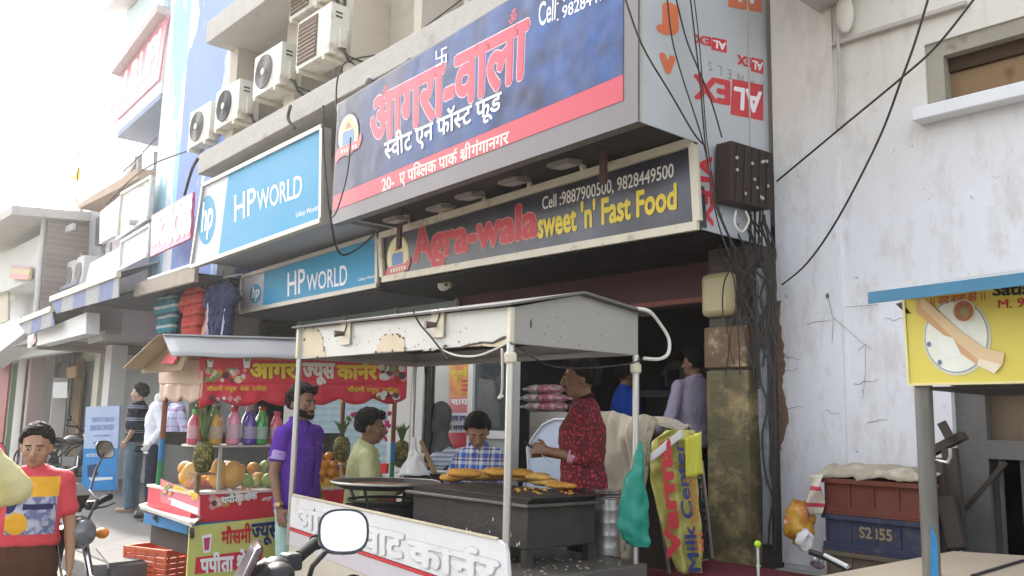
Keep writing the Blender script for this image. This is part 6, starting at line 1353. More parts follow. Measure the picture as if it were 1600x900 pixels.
m = MB(); m.hexa([W(1072, 880, d=6.2), W(1108, 872, d=6.2), W(1108, 872, d=6.5), W(1072, 880, d=6.5), W(1060, 700, d=6.2), W(1092, 700, d=6.2), W(1092, 700, d=6.5), W(1060, 700, d=6.5)]); m.build('dark_board', black_m, rk)
text('SALON', pq([(1104, 830), (1091, 745), (1099, 745), (1110, 830)], d=6.18), grey_l, rk, bn, bold=.02)
# steps and clutter at the foot of the pillar
m = MB(); m.box(-4.25, -2.55, 5.05, 5.84, .151, .50); single(m, 'red_step', mat('red_cloth_step', (.20, .05, .06), .9, var=.3, scale=5, dirt=(.10, .07, .07), dirt_amt=.4), 'low platform with a dull red cover at the foot of the pillar', 'step', bevel=.02)
m = MB(); m.box(-3.95, -3.25, 4.55, 5.04, .151, .42); single(m, 'grey_slab', mat('lilac_grey_slab', (.22, .21, .24), .85, var=.2, dirt=(.14, .13, .13), dirt_amt=.4), 'lilac grey stone block in front of the red covered platform', 'slab', bevel=.02)
c0 = W(1186, 905, d=4.6); gs = thing('green_rod', 'thin pale rod with two bright green balls rising at the bottom edge', 'rod', c0-Vector((0, 0, .3)))
m = MB(); m.tube([c0-Vector((0, 0, .69)), W(1184, 848, d=4.6)], .007, 8); m.build('rod', mat('rod_grey', (.45, .46, .46), .5), gs)
m = MB(); m.ell(W(1184, 850, d=4.6), .018); m.ell(W(1185, 884, d=4.6), .013, .013, .009); m.build('green_ball', mat('lime_plastic', (.36, .60, .02), .4), gs)
# crate stack
base = -2.88; cyf = 5.92
mats_ = [mat('brown_crate', (.15, .125, .09), .7, var=.3, scale=7, dirt=(.08, .07, .055), dirt_amt=.4), mat('blue_crate', (.055, .06, .10), .6, var=.25, scale=7, dirt=(.14, .125, .10), dirt_amt=.5, dscale=4), mat('redbrown_crate', (.17, .055, .04), .6, var=.2, scale=7, dirt=(.15, .10, .07), dirt_amt=.4)]
zc = W(1360, 866, Y=5.72).z
zs = [zc-.235, zc, zc+.235]
m = MB(); m.box(-3.22, -2.53, 5.74, 6.12, .151, zs[0]-.003); single(m, 'stone_block', conc_dk, 'dark block under the three dusty bread crates', 'block')
for k, lb in enumerate(('dusty brown crate at the bottom of the stack by the white wall', 'dusty blue bread crate in the middle of the stack by the white wall', 'dusty red brown bread crate on top of the stack by the white wall')):
    crate(Vector((base, cyf, zs[k])), .72, .44, .232, mats_[k], lb, slots=False, group='bread crates by the white wall', text_='S2355' if k == 1 else None)
sack_m = blob_mat('sack_cloth', [(.48, .44, .34), (.36, .32, .24), (.56, .52, .42)], 8, .9)
zt_ = zs[2]+.235
def sackf(u, v):
    x = -3.26+.76*u; y = 5.70+.40*v; n = noise.noise(Vector((u*6, v*4, 2)))+.5*noise.noise(Vector((u*14, v*9, 5)))
    return Vector((x+.02*n, y+.015*n, zt_+.012+.085*math.sin(math.pi*min(1, max(0, v*1.1)))**.6*(.55+.45*math.sin(u*2.6+.4))+.030*n))
m = MB(); m.grid(sackf, 44, 22); o = m.build('folded_sack', sack_m, None, solid=.008, smooth=70); tag(o, 'folded cream sack lying on the top crate', 'sack')
m = MB(); m.grid(lambda u, v: W(1263+22*u, 744+62*v-4*u, Y=5.66)+Vector((0, .03*math.sin(v*7+u*3), 0)), 8, 14); o = m.build('printed_sheet', ramp_mat('red_white_sheet', stripe_feed(2, 9), [(0, (.66, .60, .50)), (.55, (.60, .08, .12)), (.8, (.68, .62, .52))], .6), None, solid=.006, smooth=60); tag(o, 'red and cream printed plastic sheet hanging over the left end of the crates', 'sheet')
sack([(1238, 1262, 782), (1230, 1270, 798), (1225, 1273, 815), (1228, 1270, 832), (1238, 1266, 846), (1246, 1260, 852)], 6.15, .7, blob_mat('bag_print', [(.60, .16, .04), (.66, .40, .05), (.62, .22, .05), (.72, .66, .58)], 11, .3), 'printed_bag', 'crumpled orange and yellow printed bag beside the crates', 'bag', 3, .03, .2)
sack([(1252, 1262, 826), (1244, 1268, 838), (1242, 1268, 850), (1250, 1262, 860)], 6.0, .7, mat('white_plastic', (.74, .73, .70), .4), 'white_bag', 'small white plastic bag below the orange printed bag', 'bag', 9, .025, .2)
sack([(1270, 1280, 868), (1266, 1286, 876), (1268, 1288, 884), (1276, 1284, 888)], 5.75, .7, mat('silver_foil', (.42, .43, .46), .25, .6, var=.5, scale=20), 'foil_wrapper', 'crushed silver foil wrapper near the black umbrella', 'wrapper', 4, .02, .25)
um = thing('umbrella', 'folded black umbrella with white bands leaning below the crates', 'umbrella', W(1350, 915, d=5.0)); m = MB(); m.tube([W(1265, 862, d=5.4), W(1300, 874, d=5.3), W(1365, 915, d=5.0)], [.018, .022, .016], 10); m.build('shaft', black_m, um)
m = MB(); m.tube([W(1291, 870, d=5.3), W(1328, 889, d=5.15)], [.012, .014], 10)
for v in m.v: v += Vector((0, -.018, .012))
m.build('white_band', white_p, um); m = MB(); m.tube([W(1348, 899, d=5.04), W(1354, 903, d=5.02)], .019, 10); m.build('tip_band', white_p, um); m = MB(); m.tube([W(1318, 880, d=5.2), W(1312, 915, d=5.15)], .009, 8); m.build('stay', black_m, um)
# broken furniture by the doorway
for k, (pts, w_, lb) in enumerate((([(1445, 712), (1506, 680)], .10, 'weathered plank top of the broken frame by the doorway'), ([(1484, 700), (1500, 860)], .09, 'upright of the broken frame nearest the doorway'), ([(1462, 715), (1470, 862)], .10, 'wide upright of the broken frame behind the stall post'), ([(1471, 660), (1484, 684)], .03, 'pointed splinter sticking up from the broken frame'), ([(1478, 775), (1496, 855)], .10, 'short board leaning inside the broken frame'))):
    m = MB(); m.bar(W(*pts[0], Y=5.95-.03*k), W(*pts[1], Y=5.95-.03*k), w_, .05); single(m, 'broken_plank', wood_gr, lb, 'plank', 'broken planks by the doorway')
# ================================================================== YELLOW SNACK STALL (right edge)
sy = 4.5; ys = thing('yellow_stall', 'snack stall with yellow picture board, blue edged tin roof and thin steel posts', 'stall', (-1.7, 4.9, .0))
x0 = W(1416, 600, Y=sy).x; x1 = -.55
b0, b1 = W(1420, 601, Y=sy), W(1412, 468, Y=sy); br_ = W(1600, 597, Y=sy); tr_ = W(1600, 440, Y=sy)
def ext(a, b, x): t_ = (x-a.x)/(b.x-a.x); return a+(b-a)*t_
m = MB(); m.prism([b0, ext(b0, br_, x1), ext(b1, tr_, x1), b1], (0, .03, 0)); m.build('picture_board', mat('stall_yellow', (.66, .56, .09), .45, var=.06, scale=1.5), ys)
m = MB(); frame_bars(m, [b1, ext(b1, tr_, x1), ext(b0, br_, x1), b0], .012, FN, .006); m.build('board_edge', mat('pale_edge', (.70, .62, .30), .5), ys)
r0, r1 = W(1358, 464, Y=4.22), W(1600, 434, Y=4.22); r1 = ext(r0, r1, x1)
m = MB(); m.prism([r0, r1, r1+Vector((0, 1.1, .22)), r0+Vector((0, 1.1, .22))], (0, 0, .012)); m.build('roof_sheet', galv, ys)
m = MB(); m.prism([r0+Vector((0, -.012, -.035)), r1+Vector((0, -.012, -.035)), r1+Vector((0, -.012, .022)), r0+Vector((0, -.012, .022))], (0, .01, 0)); m.build('roof_edge', mat('roof_blue', (.07, .19, .29), .6, var=.2, scale=8, dirt=(.30, .20, .12), dirt_amt=.25, dscale=9), ys)
m = MB(); m.prism([r0+Vector((0, .28, -.005)), r0+Vector((0, 1.1, .21)), r0+Vector((0, 1.1, .12)), r0+Vector((.05, .28, -.06))], (.03, 0, 0)); m.build('roof_end', black_m, ys)
ps0 = W(1434, 600, Y=sy+.06); 
sp_m = mat('stall_post', (.16, .155, .14), .55, .3, var=.25, scale=7, dirt=(.26, .24, .17), dirt_amt=.4, dscale=5, stretch=(1, 1, .3))
for k, (x, y) in enumerate(((W(1447, 700, Y=sy+.06).x, sy+.06), (-.6, sy+.06)  )):
    m = MB(); m.tube([(x, y, .151), (x, y, 1.78+(y > 5)*.5)], .042, 16); p = m.build('post', sp_m, ys)
    if k == 0:
        m = MB(); m.tube([(x+.04, y-.0, 1.36), (x+.11, y-.02, 1.35), (x+.125, y-.02, 1.38), (x+.125, y-.02, 1.42)], .009, 8); m.build('hook', steel, p)
        m = MB(); m.prism([(x+.005, y-.0425, .62), (x+.04, y-.03, .62), (x+.042, y-.02, .98), (x+.022, y-.040, 1.05)], (.001, -.002, 0)); m.build('blue_paint', mat('old_blue_paint', (.05, .24, .50), .6, var=.4, scale=30), p)
m = MB(); m.box(x0+.02, x1, sy+.05, 5.5, b0.z-.02, b0.z-.01); m.build('under_roof', black_m, ys)
tt = [W(1320, 898, Z=.80), W(1490, 861, Z=.80), W(1600, 868, Z=.80), W(1600, 920, Z=.80)]
m = MB(); tx0 = tt[0].x
m.prism([tt[1], ext(tt[1], tt[2], x1+.3), Vector((x1+.3, 3.6, .80)), Vector((tt[0].x-.05, tt[0].y-.4, .80))], (0, 0, -.03)); m.build('table_top', mat('beige_board', (.46, .39, .30), .7, var=.12, scale=3, dirt=(.34, .28, .2), dirt_amt=.35), ys)
m = MB(); m.bar(W(1520, 900, Z=.803), W(1600, 876, Z=.803), .02, .012); m.build('board_seam', black_m, ys)
m = MB(); m.box(tt[1].x, x1, 4.2, 5.0, .152, .768); m.build('stall_body', wood_gr, ys)
fo = .004
text('।। जय बाबा की ।।', pq([(1455, 461), (1540, 451), (1540, 469), (1455, 477)], Y=sy), mat('stall_red_text', (.52, .10, .05), .5), ys, FN, bold=.02)
text('Satish', pq([(1552, 446), (1625, 437), (1625, 459), (1552, 462)], Y=sy), black_l, ys, FN, bold=.035)
text('M. 9828', pq([(1560, 469), (1640, 461), (1640, 478), (1560, 482)], Y=sy), red_l, ys, FN, bold=.012)
def disc(cx, cy, rx_, ry_, mm, nm, off): b = MB(); plate(b, circle_pts(cx, cy, rx_, ry_, 40, Y=sy), FN, off, .0005); return b.build(nm, mm, ys, smooth=0)
disc(1496, 527, 53, 60, mat('plate_shadow', (.60, .58, .45), .5), 'plate_picture', .002); disc(1495, 526, 50, 57, mat('plate_grey_rim', (.30, .32, .36), .5), 'plate_picture', .003); disc(1495, 526, 48, 55, mat('plate_white', (.74, .76, .66), .4), 'plate_picture', .004); disc(1490, 530, 24, 28, mat('plate_inner', (.78, .80, .72), .4), 'plate_picture', .005)
for a in (.6, 2.2, 2.9, 5.0, 4.0): disc(1495+44*math.cos(a), 526+50*math.sin(a), 3.4, 4.2, mat('plate_motif', (.14, .17, .28), .5), 'plate_motif', .0055)
def pl_(pts, mm, nm, off): b = MB(); plate(b, pq(pts, Y=sy), FN, off, .0006); return b.build(nm, mm, ys, smooth=0)
pl_([(1432, 470), (1440, 463), (1450, 470), (1502, 517), (1538, 543), (1570, 552), (1568, 570), (1556, 584), (1530, 572), (1502, 552), (1490, 528), (1476, 524), (1452, 505), (1434, 490)], mat('roll_tan', (.60, .36, .17), .5, var=.12, scale=14), 'roll_picture', .007)
pl_([(1440, 463), (1502, 517), (1538, 543), (1570, 552), (1568, 570), (1530, 562), (1500, 538), (1470, 508), (1440, 480)], mat('roll_pale', (.70, .52, .30), .5, var=.1, scale=14), 'roll_picture', .008)
pl_([(1530, 560), (1566, 570), (1555, 584), (1528, 571)], mat('roll_cream', (.76, .68, .52), .5), 'roll_picture', .0085)
disc(1507, 486, 18, 18, mat('bowl_pale', (.70, .62, .46), .5), 'bowl_picture', .009); disc(1507, 486, 15.5, 16, mat('chutney_brown', (.36, .13, .06), .5, var=.4, scale=40), 'bowl_picture', .0095); disc(1509, 488, 8, 8, mat('chutney_green', (.30, .24, .10), .5, var=.4, scale=40), 'bowl_picture', .01)
# posters on the kiosk
for k, (pts, mm, lb, tx) in enumerate((([(702, 568), (735, 567), (735, 620), (702, 621)], blob_mat('orange_poster', [(.55, .10, .02), (.66, .30, .02), (.70, .45, .04)], 5, .5), 'orange menu poster on the kiosk front', 'कुलचे'), ([(702, 621), (735, 620), (735, 645), (702, 645)], mat('pink_poster', (.58, .16, .17), .5, var=.2), 'small pink notice under the orange poster', 'चाय'), ([(697, 645), (733, 645), (733, 676), (697, 676)], mat('white_poster', (.72, .72, .76), .5), 'white notice with blue handwriting on the kiosk', 'कृपया हाथ न लगायें'), ([(697, 676), (735, 676), (737, 712), (697, 712)], mat('red_poster', (.58, .03, .06), .5), 'plain red board at the bottom of the kiosk', None))):
    P = pq(pts, Y=5.235); b = MB(); b.prism(P, (0, .008, 0)); o = thing('poster', lb, 'poster', (P[2]+P[3])/2); b.build('sheet', mm, o)
    if tx:
        ww = tx.split(' ') if k == 2 else [tx]
        for i, w_ in enumerate([' '.join(ww[:2]), ' '.join(ww[2:])] if k == 2 else ww): text(w_, [bil(P, .12, .15+.4*i), bil(P, .88, .15+.4*i), bil(P, .88, .48+.4*i), bil(P, .12, .48+.4*i)], [yel_l, white_l, navy_l][k], o, FN, bold=.03)
    if k == 0: 
        for i in range(3): b = MB(); plate(b, [bil(P, .6, .5+.13*i), bil(P, .92, .5+.13*i), bil(P, .92, .56+.13*i), bil(P, .6, .56+.13*i)], FN, .004, .001); b.build('price_line', red_l, o, smooth=0)
m = MB(); a = W(672, 560, Y=5.0); m.tube([(a.x, 5.0, .151), (a.x, 5.0, 2.25)], .055, 14); single(m, 'shop_post', black_gl, 'black round post in front of the kiosk', 'post')
b = MB(); b.ell((0, 0, .2), .15, .09, .22); b.ell((0, 0, .5), .12, .09, .2); me = remesh(b, .03, 2, [(.15, .06)]); o = link_mesh('grey_bundle', me, mat('grey_cloth_bundle', (.10, .10, .095), .9, var=.5, scale=8), smooth=60); o.location = W(686, 705, Y=5.1); o.location.z = .995; tag(o, 'grey cloth bundle between the black post and the posters', 'bundle')
m = MB(); m.box(o.location.x-.1, o.location.x+.2, 5.0, 5.22, .151, .99); single(m, 'small_table', wood_gr, 'small table carrying the grey cloth bundle', 'table')
# shop counter inside
m = MB(); m.box(-6.3, -4.7, 7.1, 7.6, .451, 1.5); cs = thing('shop_counter', 'dark counter with steel tray inside the open food shop', 'counter', (-5.5, 7.35, .45)); m.build('body', mat('counter_dark', (.07, .07, .072), .4), cs)
m = MB(); m.box(-6.35, -4.65, 7.05, 7.65, 1.501, 1.53); m.build('top', mat('counter_top', (.20, .20, .20), .3), cs)
m = MB(); m.lathe((-5.2, 7.3, 1.531), [(.16, 0), (.22, .06), (.21, .06), (.1, .02)], 20); m.build('steel_tray', steel, cs)
# ================================================================== PEOPLE
def skin(k, c): return mat('skin_%s' % k, c, .55, var=.12, scale=14, bump=.08, bscale=120)
sk_d = skin('deep', (.25, .128, .075)); sk_m = skin('mid', (.32, .172, .10)); sk_l = skin('light', (.36, .20, .125))
hair_m = mat('black_hair', (.010, .008, .008), .7, var=.5, scale=40, bump=.6, bscale=90, spec=.15); eye_w = mat('eye_white', (.32, .29, .26), .4); iris_m = mat('iris', (.015, .01, .008), .25); lip_m = mat('lips', (.22, .075, .06), .5)
shoe_m = mat('dark_shoe', (.04, .03, .028), .5)
def loft(mb, secs, T, n=22):
    vs = []; fs = []
    for u, rx, ry, fc_ in secs:
        for k in range(n):
            q = 2*math.pi*k/n; c, s = math.cos(q), math.sin(q); e = .82
            vs.append(T(Vector((rx*math.copysign(abs(c)**e, c), fc_+ry*math.copysign(abs(s)**e, s), u))))
    for i in range(len(secs)-1):
        for k in range(n): fs.append((i*n+k, i*n+(k+1) % n, (i+1)*n+(k+1) % n, (i+1)*n+k))
    fs += [tuple(range(n-1, -1, -1)), tuple((len(secs)-1)*n+k for k in range(n))]; mb.add(vs, fs)
def hand(mb, w, d, pn, side, curl=.4, s=1.0):
    """palm and five separate fingers; d along the hand, pn palm normal, side towards the thumb"""
    d = d.normalized(); side = (side-d*side.dot(d)).normalized(); pn = d.cross(side)*(1 if d.cross(side).dot(pn) > 0 else -1)
    kn = []
    for i in range(4):
        o = (i-1.5)*.021*s; k = w+d*(.085-.004*abs(i-1))*s-side*o; kn.append(k); mb.cap(w+d*.012*s-side*o*.5, k, .016*s, .0105*s, 8)
    for i, L_ in enumerate((.072, .082, .076, .06)):
        a = curl; p = kn[i]; dd = d-side*(i-1.5)*.10
        for j, f in enumerate((.45, .32, .23)):
            a2 = a*(.6+.7*j); v = (dd*math.cos(a2)+pn*math.sin(a2)).normalized(); q = p+v*L_*f*s; mb.cap(p, q, (.0092-.0008*j)*s, (.0085-.0008*j)*s, 8); p = q
    p = w+d*.025*s+side*.022*s; q = p+(d*.6+side*.75+pn*.25).normalized()*.042*s; r_ = q+(d*.9+side*.2+pn*.35).normalized()*.034*s
    mb.cap(p, q, .0135*s, .0105*s, 8); mb.cap(q, r_, .010*s, .0085*s, 8)
SHOULD = .170
def person(label, loc, face, H=1.72, girth=1.0, hs=1.1, skin_m=sk_m, shirt=None, trousers=None, sleeve=.55, arms={}, lean=0, hyaw=0, hpitch=0, sit=False, hair=1, beard=0, stache=0, collar=True, buttons=None,
           hem=.82, vox=.0075, name='person', cat='person', head=True, curl=.4, shoes=shoe_m, cuff=None, bare_feet=False, fold=1.0, palm=None, thumb=None, belt=None, print_=None, group=None):
    f2 = Vector((face.x, face.y)).normalized(); rz = math.atan2(f2.y, f2.x)-math.pi/2
    t = thing(name, label, cat, loc, rz, group); s = H/1.72
    drop = .36 if sit else 0; L = Matrix.Rotation(-R(lean), 3, 'X'); hipu = .92
    def T(p): q = L @ Vector((p[0]*girth if p[2] > .75 else p[0], p[1], p[2]-hipu)); return Vector((q.x, q.y, q.z+hipu-drop))*s
    piv = Vector((0, .0, 1.50)); Rh = Matrix.Rotation(R(hyaw), 3, 'Z') @ Matrix.Rotation(-R(hpitch), 3, 'X')
    def HT(p): q = L @ (piv+Rh @ ((Vector(p)-piv)*hs)-Vector((0, 0, hipu))); return Vector((q.x, q.y, q.z+hipu-drop))*s
    HR = L @ Rh; k = s*hs
    b = MB()
    # ---- arms (two-bone reach)
    J = {}
    for sd, nm in ((-1, 'L'), (1, 'R')):
        sh = T((SHOULD*sd, 0, 1.395)); spec = arms.get(nm)
        up, fo = .295*s, .255*s
        if spec is None: wr = sh+Vector((.05*sd*s, .05*s, -.53*s)); pole = Vector((.1*sd, -1, 0))
        else: wr = Vector(spec[:3])*s; pole = Vector(spec[3]) if len(spec) > 3 else Vector((.5*sd, -.4, -1))
        v = wr-sh; dist = min(v.length, (up+fo)*.995); v = v.normalized(); wr = sh+v*dist
        a = (up*up-fo*fo+dist*dist)/(2*dist); hgt = math.sqrt(max(0, up*up-a*a)); pl = (pole-v*pole.dot(v)).normalized()
        J[nm] = (sh, sh+v*a+pl*hgt, wr)
    hp, kn, an = {}, {}, {}
    for sd, nm in ((-1, 'L'), (1, 'R')):
        hp[nm] = Vector((.09*sd*girth, 0, .90-drop))*s
        kn[nm] = Vector((.12*sd, .42, .56))*s if sit else Vector((.095*sd, .02, .49))*s
        an[nm] = Vector((.12*sd, .40, .09))*s if sit else Vector((.10*sd, -.01, .09))*s
    # ---- body
    gy = 1+(girth-1)*1.3
    secs = [(.82, .145, .10*gy, 0), (.95, .15, .105*gy, .0), (1.06, .138, .10*gy, .01), (1.18, .145, .105*gy, .01), (1.30, .158, .108*gy, .005), (1.38, .155, .09, -.005), (1.44, .12, .07, -.01), (1.475, .06, .055, -.012)]
    loft(b, secs, T)
    for nm in 'LR':
        sh, el, wr = J[nm]; b.cap(T((.05*(-1 if nm == 'L' else 1), -.012, 1.425)), sh, .035*s, .042*s); b.cap(sh, el, .046*s, .039*s); b.cap(el, wr, .039*s, .026*s)
        d = (wr-el).normalized(); sd = -1 if nm == 'L' else 1
        pn = Vector((palm or {}).get(nm, (-sd, 0, 0))); th = Vector((thumb or {}).get(nm, (0, 1, .2)))
        hand(b, wr, d, pn, th, curl, s*1.0)
        b.cap(hp[nm], kn[nm], .075*s, .052*s); b.cap(kn[nm], an[nm], .052*s, .036*s)
        f0 = an[nm]+Vector((0, -.03, -.05))*s; b.cap(f0, f0+Vector((.02*sd, .17, -.005))*s, .034*s, .028*s)
    b.cap(T((0, -.012, 1.44)), HT((0, -.008, 1.55)), .056*s, .052*s)
    if head:
        e = lambda c, rx, ry, rz_: b.ell(HT(c), rx*k, ry*k, rz_*k, 16, 12, HR)
        e((0, -.012, 1.635), .074, .092, .088); e((0, .012, 1.60), .068, .078, .085); e((0, .022, 1.553), .056, .066, .062); e((0, .062, 1.522), .026, .022, .020)
        e((0, .075, 1.632), .050, .012, .011); e((.038, .055, 1.585), .026, .024, .026); e((-.038, .055, 1.585), .026, .024, .026)
        b.cap(HT((0, .088, 1.622)), HT((0, .108, 1.583)), .009*k, .0135*k, 8); e((.013, .094, 1.579), .009, .011, .008); e((-.013, .094, 1.579), .009, .011, .008)
        e((0, .086, 1.552), .024, .010, .0065); e((0, .085, 1.541), .021, .010, .0065)
        for sd in (-1, 1): e((.076*sd, -.012, 1.598), .010, .022, .034)
    me = remesh(b, vox, 2, smooth_f=.35); body = link_mesh('body', me, skin_m, t, 80)
    def sub(mb, nm, m_, par=body, **kk): return mb.build(nm, m_, par, local=True, **kk)
    if head:
        for sd in (-1, 1):
            q = MB(); q.ell(HT((.030*sd, .077, 1.610)), .0125*k, .010*k, .0055*k, 10, 8, HR); ey = sub(q, 'eye', eye_w)
            q = MB(); q.ell(HT((.030*sd, .085, 1.610)), .0062*k, .0035*k, .0056*k, 8, 6, HR); sub(q, 'iris', iris_m, ey)
            q = MB(); q.cap(HT((.017*sd, .0885, 1.633)), HT((.046*sd, .076, 1.630)), .0040*k, .0032*k, 6); sub(q, 'eyebrow', hair_m)
        q = MB(); q.ell(HT((0, .0915, 1.5525)), .021*k, .0065*k, .0048*k, 10, 6, HR); q.ell(HT((0, .0895, 1.5425)), .019*k, .0065*k, .005*k, 10, 6, HR); sub(q, 'lips', lip_m)
        rnd = random.Random(int(loc[0]*1000) & 1023)
        if hair:
            q = MB()
            for i in range(230):
                z_ = 1-2*(i+.5)/230; a = i*2.39996; rr = math.sqrt(1-z_*z_); p = Vector((rr*math.cos(a), rr*math.sin(a), z_))
                if p.z < -.62 or (p.y > .28 and p.z < .40+.25*(p.y > .55)) or (abs(p.x) > .8 and p.z < -.1 and p.y > -.05): continue
                if p.z < -.15 and p.y > -.1: continue
                rr_ = rnd.uniform(.020, .028)*hair; q.ell(HT((p.x*.071, -.012+p.y*.088, 1.638+p.z*.087)), rr_*k, n=7, m=5)
            for i in range(14*(hair >= 1)): q.ell(HT((rnd.uniform(-.05, .05), .062+rnd.uniform(-.01, .01), 1.70+rnd.uniform(-.012, .016))), .018*k, n=7, m=5)
            link_mesh('hair', remesh(q, .007, 1, [(.03, .012), (.012, .008)]), hair_m, body, 80)
        if beard:
            q = MB()
            for i in range(60):
                a = -1.5+3.0*i/59
                for z_ in (1.512, 1.528, 1.545):
                    if z_ > 1.535 and abs(a) < .55: continue
                    q.ell(HT((.062*math.sin(a), .012+.076*math.cos(a), z_+.025*abs(a)/1.5)), .0085*k, n=6, m=5)
            link_mesh('beard', remesh(q, .007, 1), hair_m, body, 80)
        if stache or beard:
            q = MB(); q.cap(HT((0, .098, 1.5645)), HT((.028, .083, 1.556)), .0055*k, .0035*k, 6); q.cap(HT((0, .098, 1.5645)), HT((-.028, .083, 1.556)), .0055*k, .0035*k, 6); sub(q, 'moustache', hair_m)
    # ---- clothes
    disp = [(.15, .030*fold), (.06, .012*fold), (.03, .003)]
    if shirt:
        q = MB(); g = .018
        loft(q, [(hem, .165, .118*gy, .0), (hem+.07, .168, .122*gy, 0)] + [(u, rx+g, ry+g, fc_) for u, rx, ry, fc_ in secs if u > hem+.1] + [(1.49, .066, .06, -.012)], T)
        for nm in 'LR':
            sh, el, wr = J[nm]; q.cap(T((.05*(-1 if nm == 'L' else 1), -.012, 1.425)), sh, .052*s, .058*s)
            if sleeve <= 1: q.cap(sh, sh.lerp(el, sleeve), .060*s, .060*s)
            else: q.cap(sh, el, .060*s, .054*s); q.cap(el, el.lerp(wr, sleeve-1), .054*s, .045*s)
        sh_o = link_mesh('shirt', remesh(q, .010, 2, disp), shirt, t, 80)
        if collar:
            for sd in (-1, 1):
                q = MB(); pts = [HT((.0, -.062, 1.505)), HT((.040*sd, -.05, 1.503)), HT((.064*sd, -.008, 1.490)), HT((.050*sd, .045, 1.468)), T((.018*sd, .078, 1.445)), T((.05*sd, .10, 1.405))]
                q.tube(pts, [.015*s, .016*s, .017*s, .017*s, .016*s, .008*s], 8); link_mesh('collar', q.mesh(), collar if not isinstance(collar, bool) else shirt, sh_o, 60)
        if buttons:
            q = MB(); q.tube([T((0, .098*gy+.028, 1.40)), T((0, .115*gy+.03, 1.2)), T((0, .112*gy+.03, 1.0))], .006*s, 6); link_mesh('placket', q.mesh(), buttons, sh_o, 60)
        if cuff:
            for nm in cuff[1]:
                sh, el, wr = J[nm]; c0 = (sh.lerp(el, sleeve) if sleeve <= 1 else el.lerp(wr, sleeve-1)); d = ((el-sh) if sleeve <= 1 else (wr-el)).normalized(); q = MB(); r_ = (.064 if sleeve <= 1 else .052)*s
                q.tube([c0-d*.03*s, c0+d*.035*s], [r_, r_*.98], 18); link_mesh('cuff', q.mesh(), cuff[0], sh_o, 60)
    if trousers:
        q = MB(); loft(q, [(.80, .15, .11*gy, 0), (.88, .165, .118*gy, 0), (.96, .158, .115*gy, 0), (1.04, .15, .108*gy, 0)], T if not sit else (lambda p: Vector((p[0]*girth, p[1], p[2]-drop))*s))
        for nm in 'LR':
            q.cap(hp[nm], kn[nm], .094*s, .070*s); q.cap(kn[nm], an[nm]+Vector((0, 0, .0)), .070*s, .058*s)
        tr = link_mesh('trousers', remesh(q, .013, 2, [(.12, .02*fold), (.05, .006)]), trousers, t, 80)
        if belt:
            q = MB(); loft(q, [(.955, .172, .128*gy, 0), (.995, .170, .127*gy, 0)], T); link_mesh('belt', q.mesh(), belt, tr, 40)
    if shoes and not bare_feet:
        for nm in 'LR':
            q = MB(); f0 = an[nm]+Vector((0, -.045, -.045))*s; sd = -1 if nm == 'L' else 1; q.cap(f0, f0+Vector((.02*sd, .20, -.0))*s, .042*s, .038*s); q.cap(f0+Vector((0, 0, .03))*s, f0+Vector((.01*sd, .1, .015))*s, .042*s, .036*s)
            link_mesh('shoe', remesh(q, .012, 1), shoes, t, 80)
    t['j'] = 0; del t['j']
    PJ[t.name] = (J, t)
    return t
PJ = {}
def gpt(x, y, z, d): p = W(x, y, d=d); return Vector((p.x, p.y, z))
def dr(a): 
    """horizontal direction: 0 = picture right, 90 = away from the camera, 180 = picture left"""
    return R0*math.cos(R(a))+FH*math.sin(R(a))
watch = mat('watch_gold', (.50, .36, .16), .35, .7)
def add_watch(t, nm):
    J, o = PJ[t.name]; sh, el, wr = J[nm]; d = (wr-el).normalized(); q = MB(); c = wr-d*.02; q.tube([c-d*.012, c+d*.012], .036, 16); q.ell(c+Vector((.02, .02, 0)), .02); ob = q.build('wristwatch', watch, o, local=True)
# purple polo man behind the left post
purple = mat('purple_polo', (.115, .035, .34), .85, var=.12, scale=20)
p = person('man in a purple polo shirt and pale green trousers standing behind the left cart post', gpt(467, 700, .0, 6.72), dr(-28), 1.70, 1.08, 1.15, sk_d, purple, mat('mint_trousers', (.42, .62, .55), .85, var=.08), .52, {}, hyaw=-2, hpitch=4, beard=1, cuff=(mat('lilac_cuff', (.42, .32, .62), .8), 'LR'), buttons=mat('dark_placket', (.05, .02, .14), .8), hem=.84)
add_watch(p, 'R'); add_watch(p, 'L')
# man in pale yellow green shirt, seated
lime_s = mat('lime_shirt', (.56, .58, .30), .85, var=.08, scale=12)
gp_ = gpt(562, 700, .15, 7.1)
person('man in a pale yellow green shirt seated between the two carts looking right', gp_, dr(12), 1.76, 1.05, 1.12, sk_d, lime_s, mat('brown_trousers', (.10, .07, .05), .85), 1.75, {'L': (-.22, .30, .78), 'R': (.20, .30, .78)}, lean=6, hyaw=-4, hpitch=2, sit=True, stache=1, hem=.86)
m = MB(); z_ = .15; q = Vector((0, 0, 0)); fs_ = .44*1.76/1.72
for a, c_ in ((.12, .12), (.12, -.12), (-.12, .12), (-.12, -.12)): m.bar((gp_.x+a, gp_.y+c_, .151), (gp_.x+a*.8, gp_.y+c_*.8, .15+fs_-.03), .03)
m.box(gp_.x-.15, gp_.x+.15, gp_.y-.15, gp_.y+.15, .15+fs_-.03, .15+fs_); single(m, 'stool', wood_br, 'small wooden stool under the man in the yellow green shirt', 'stool')
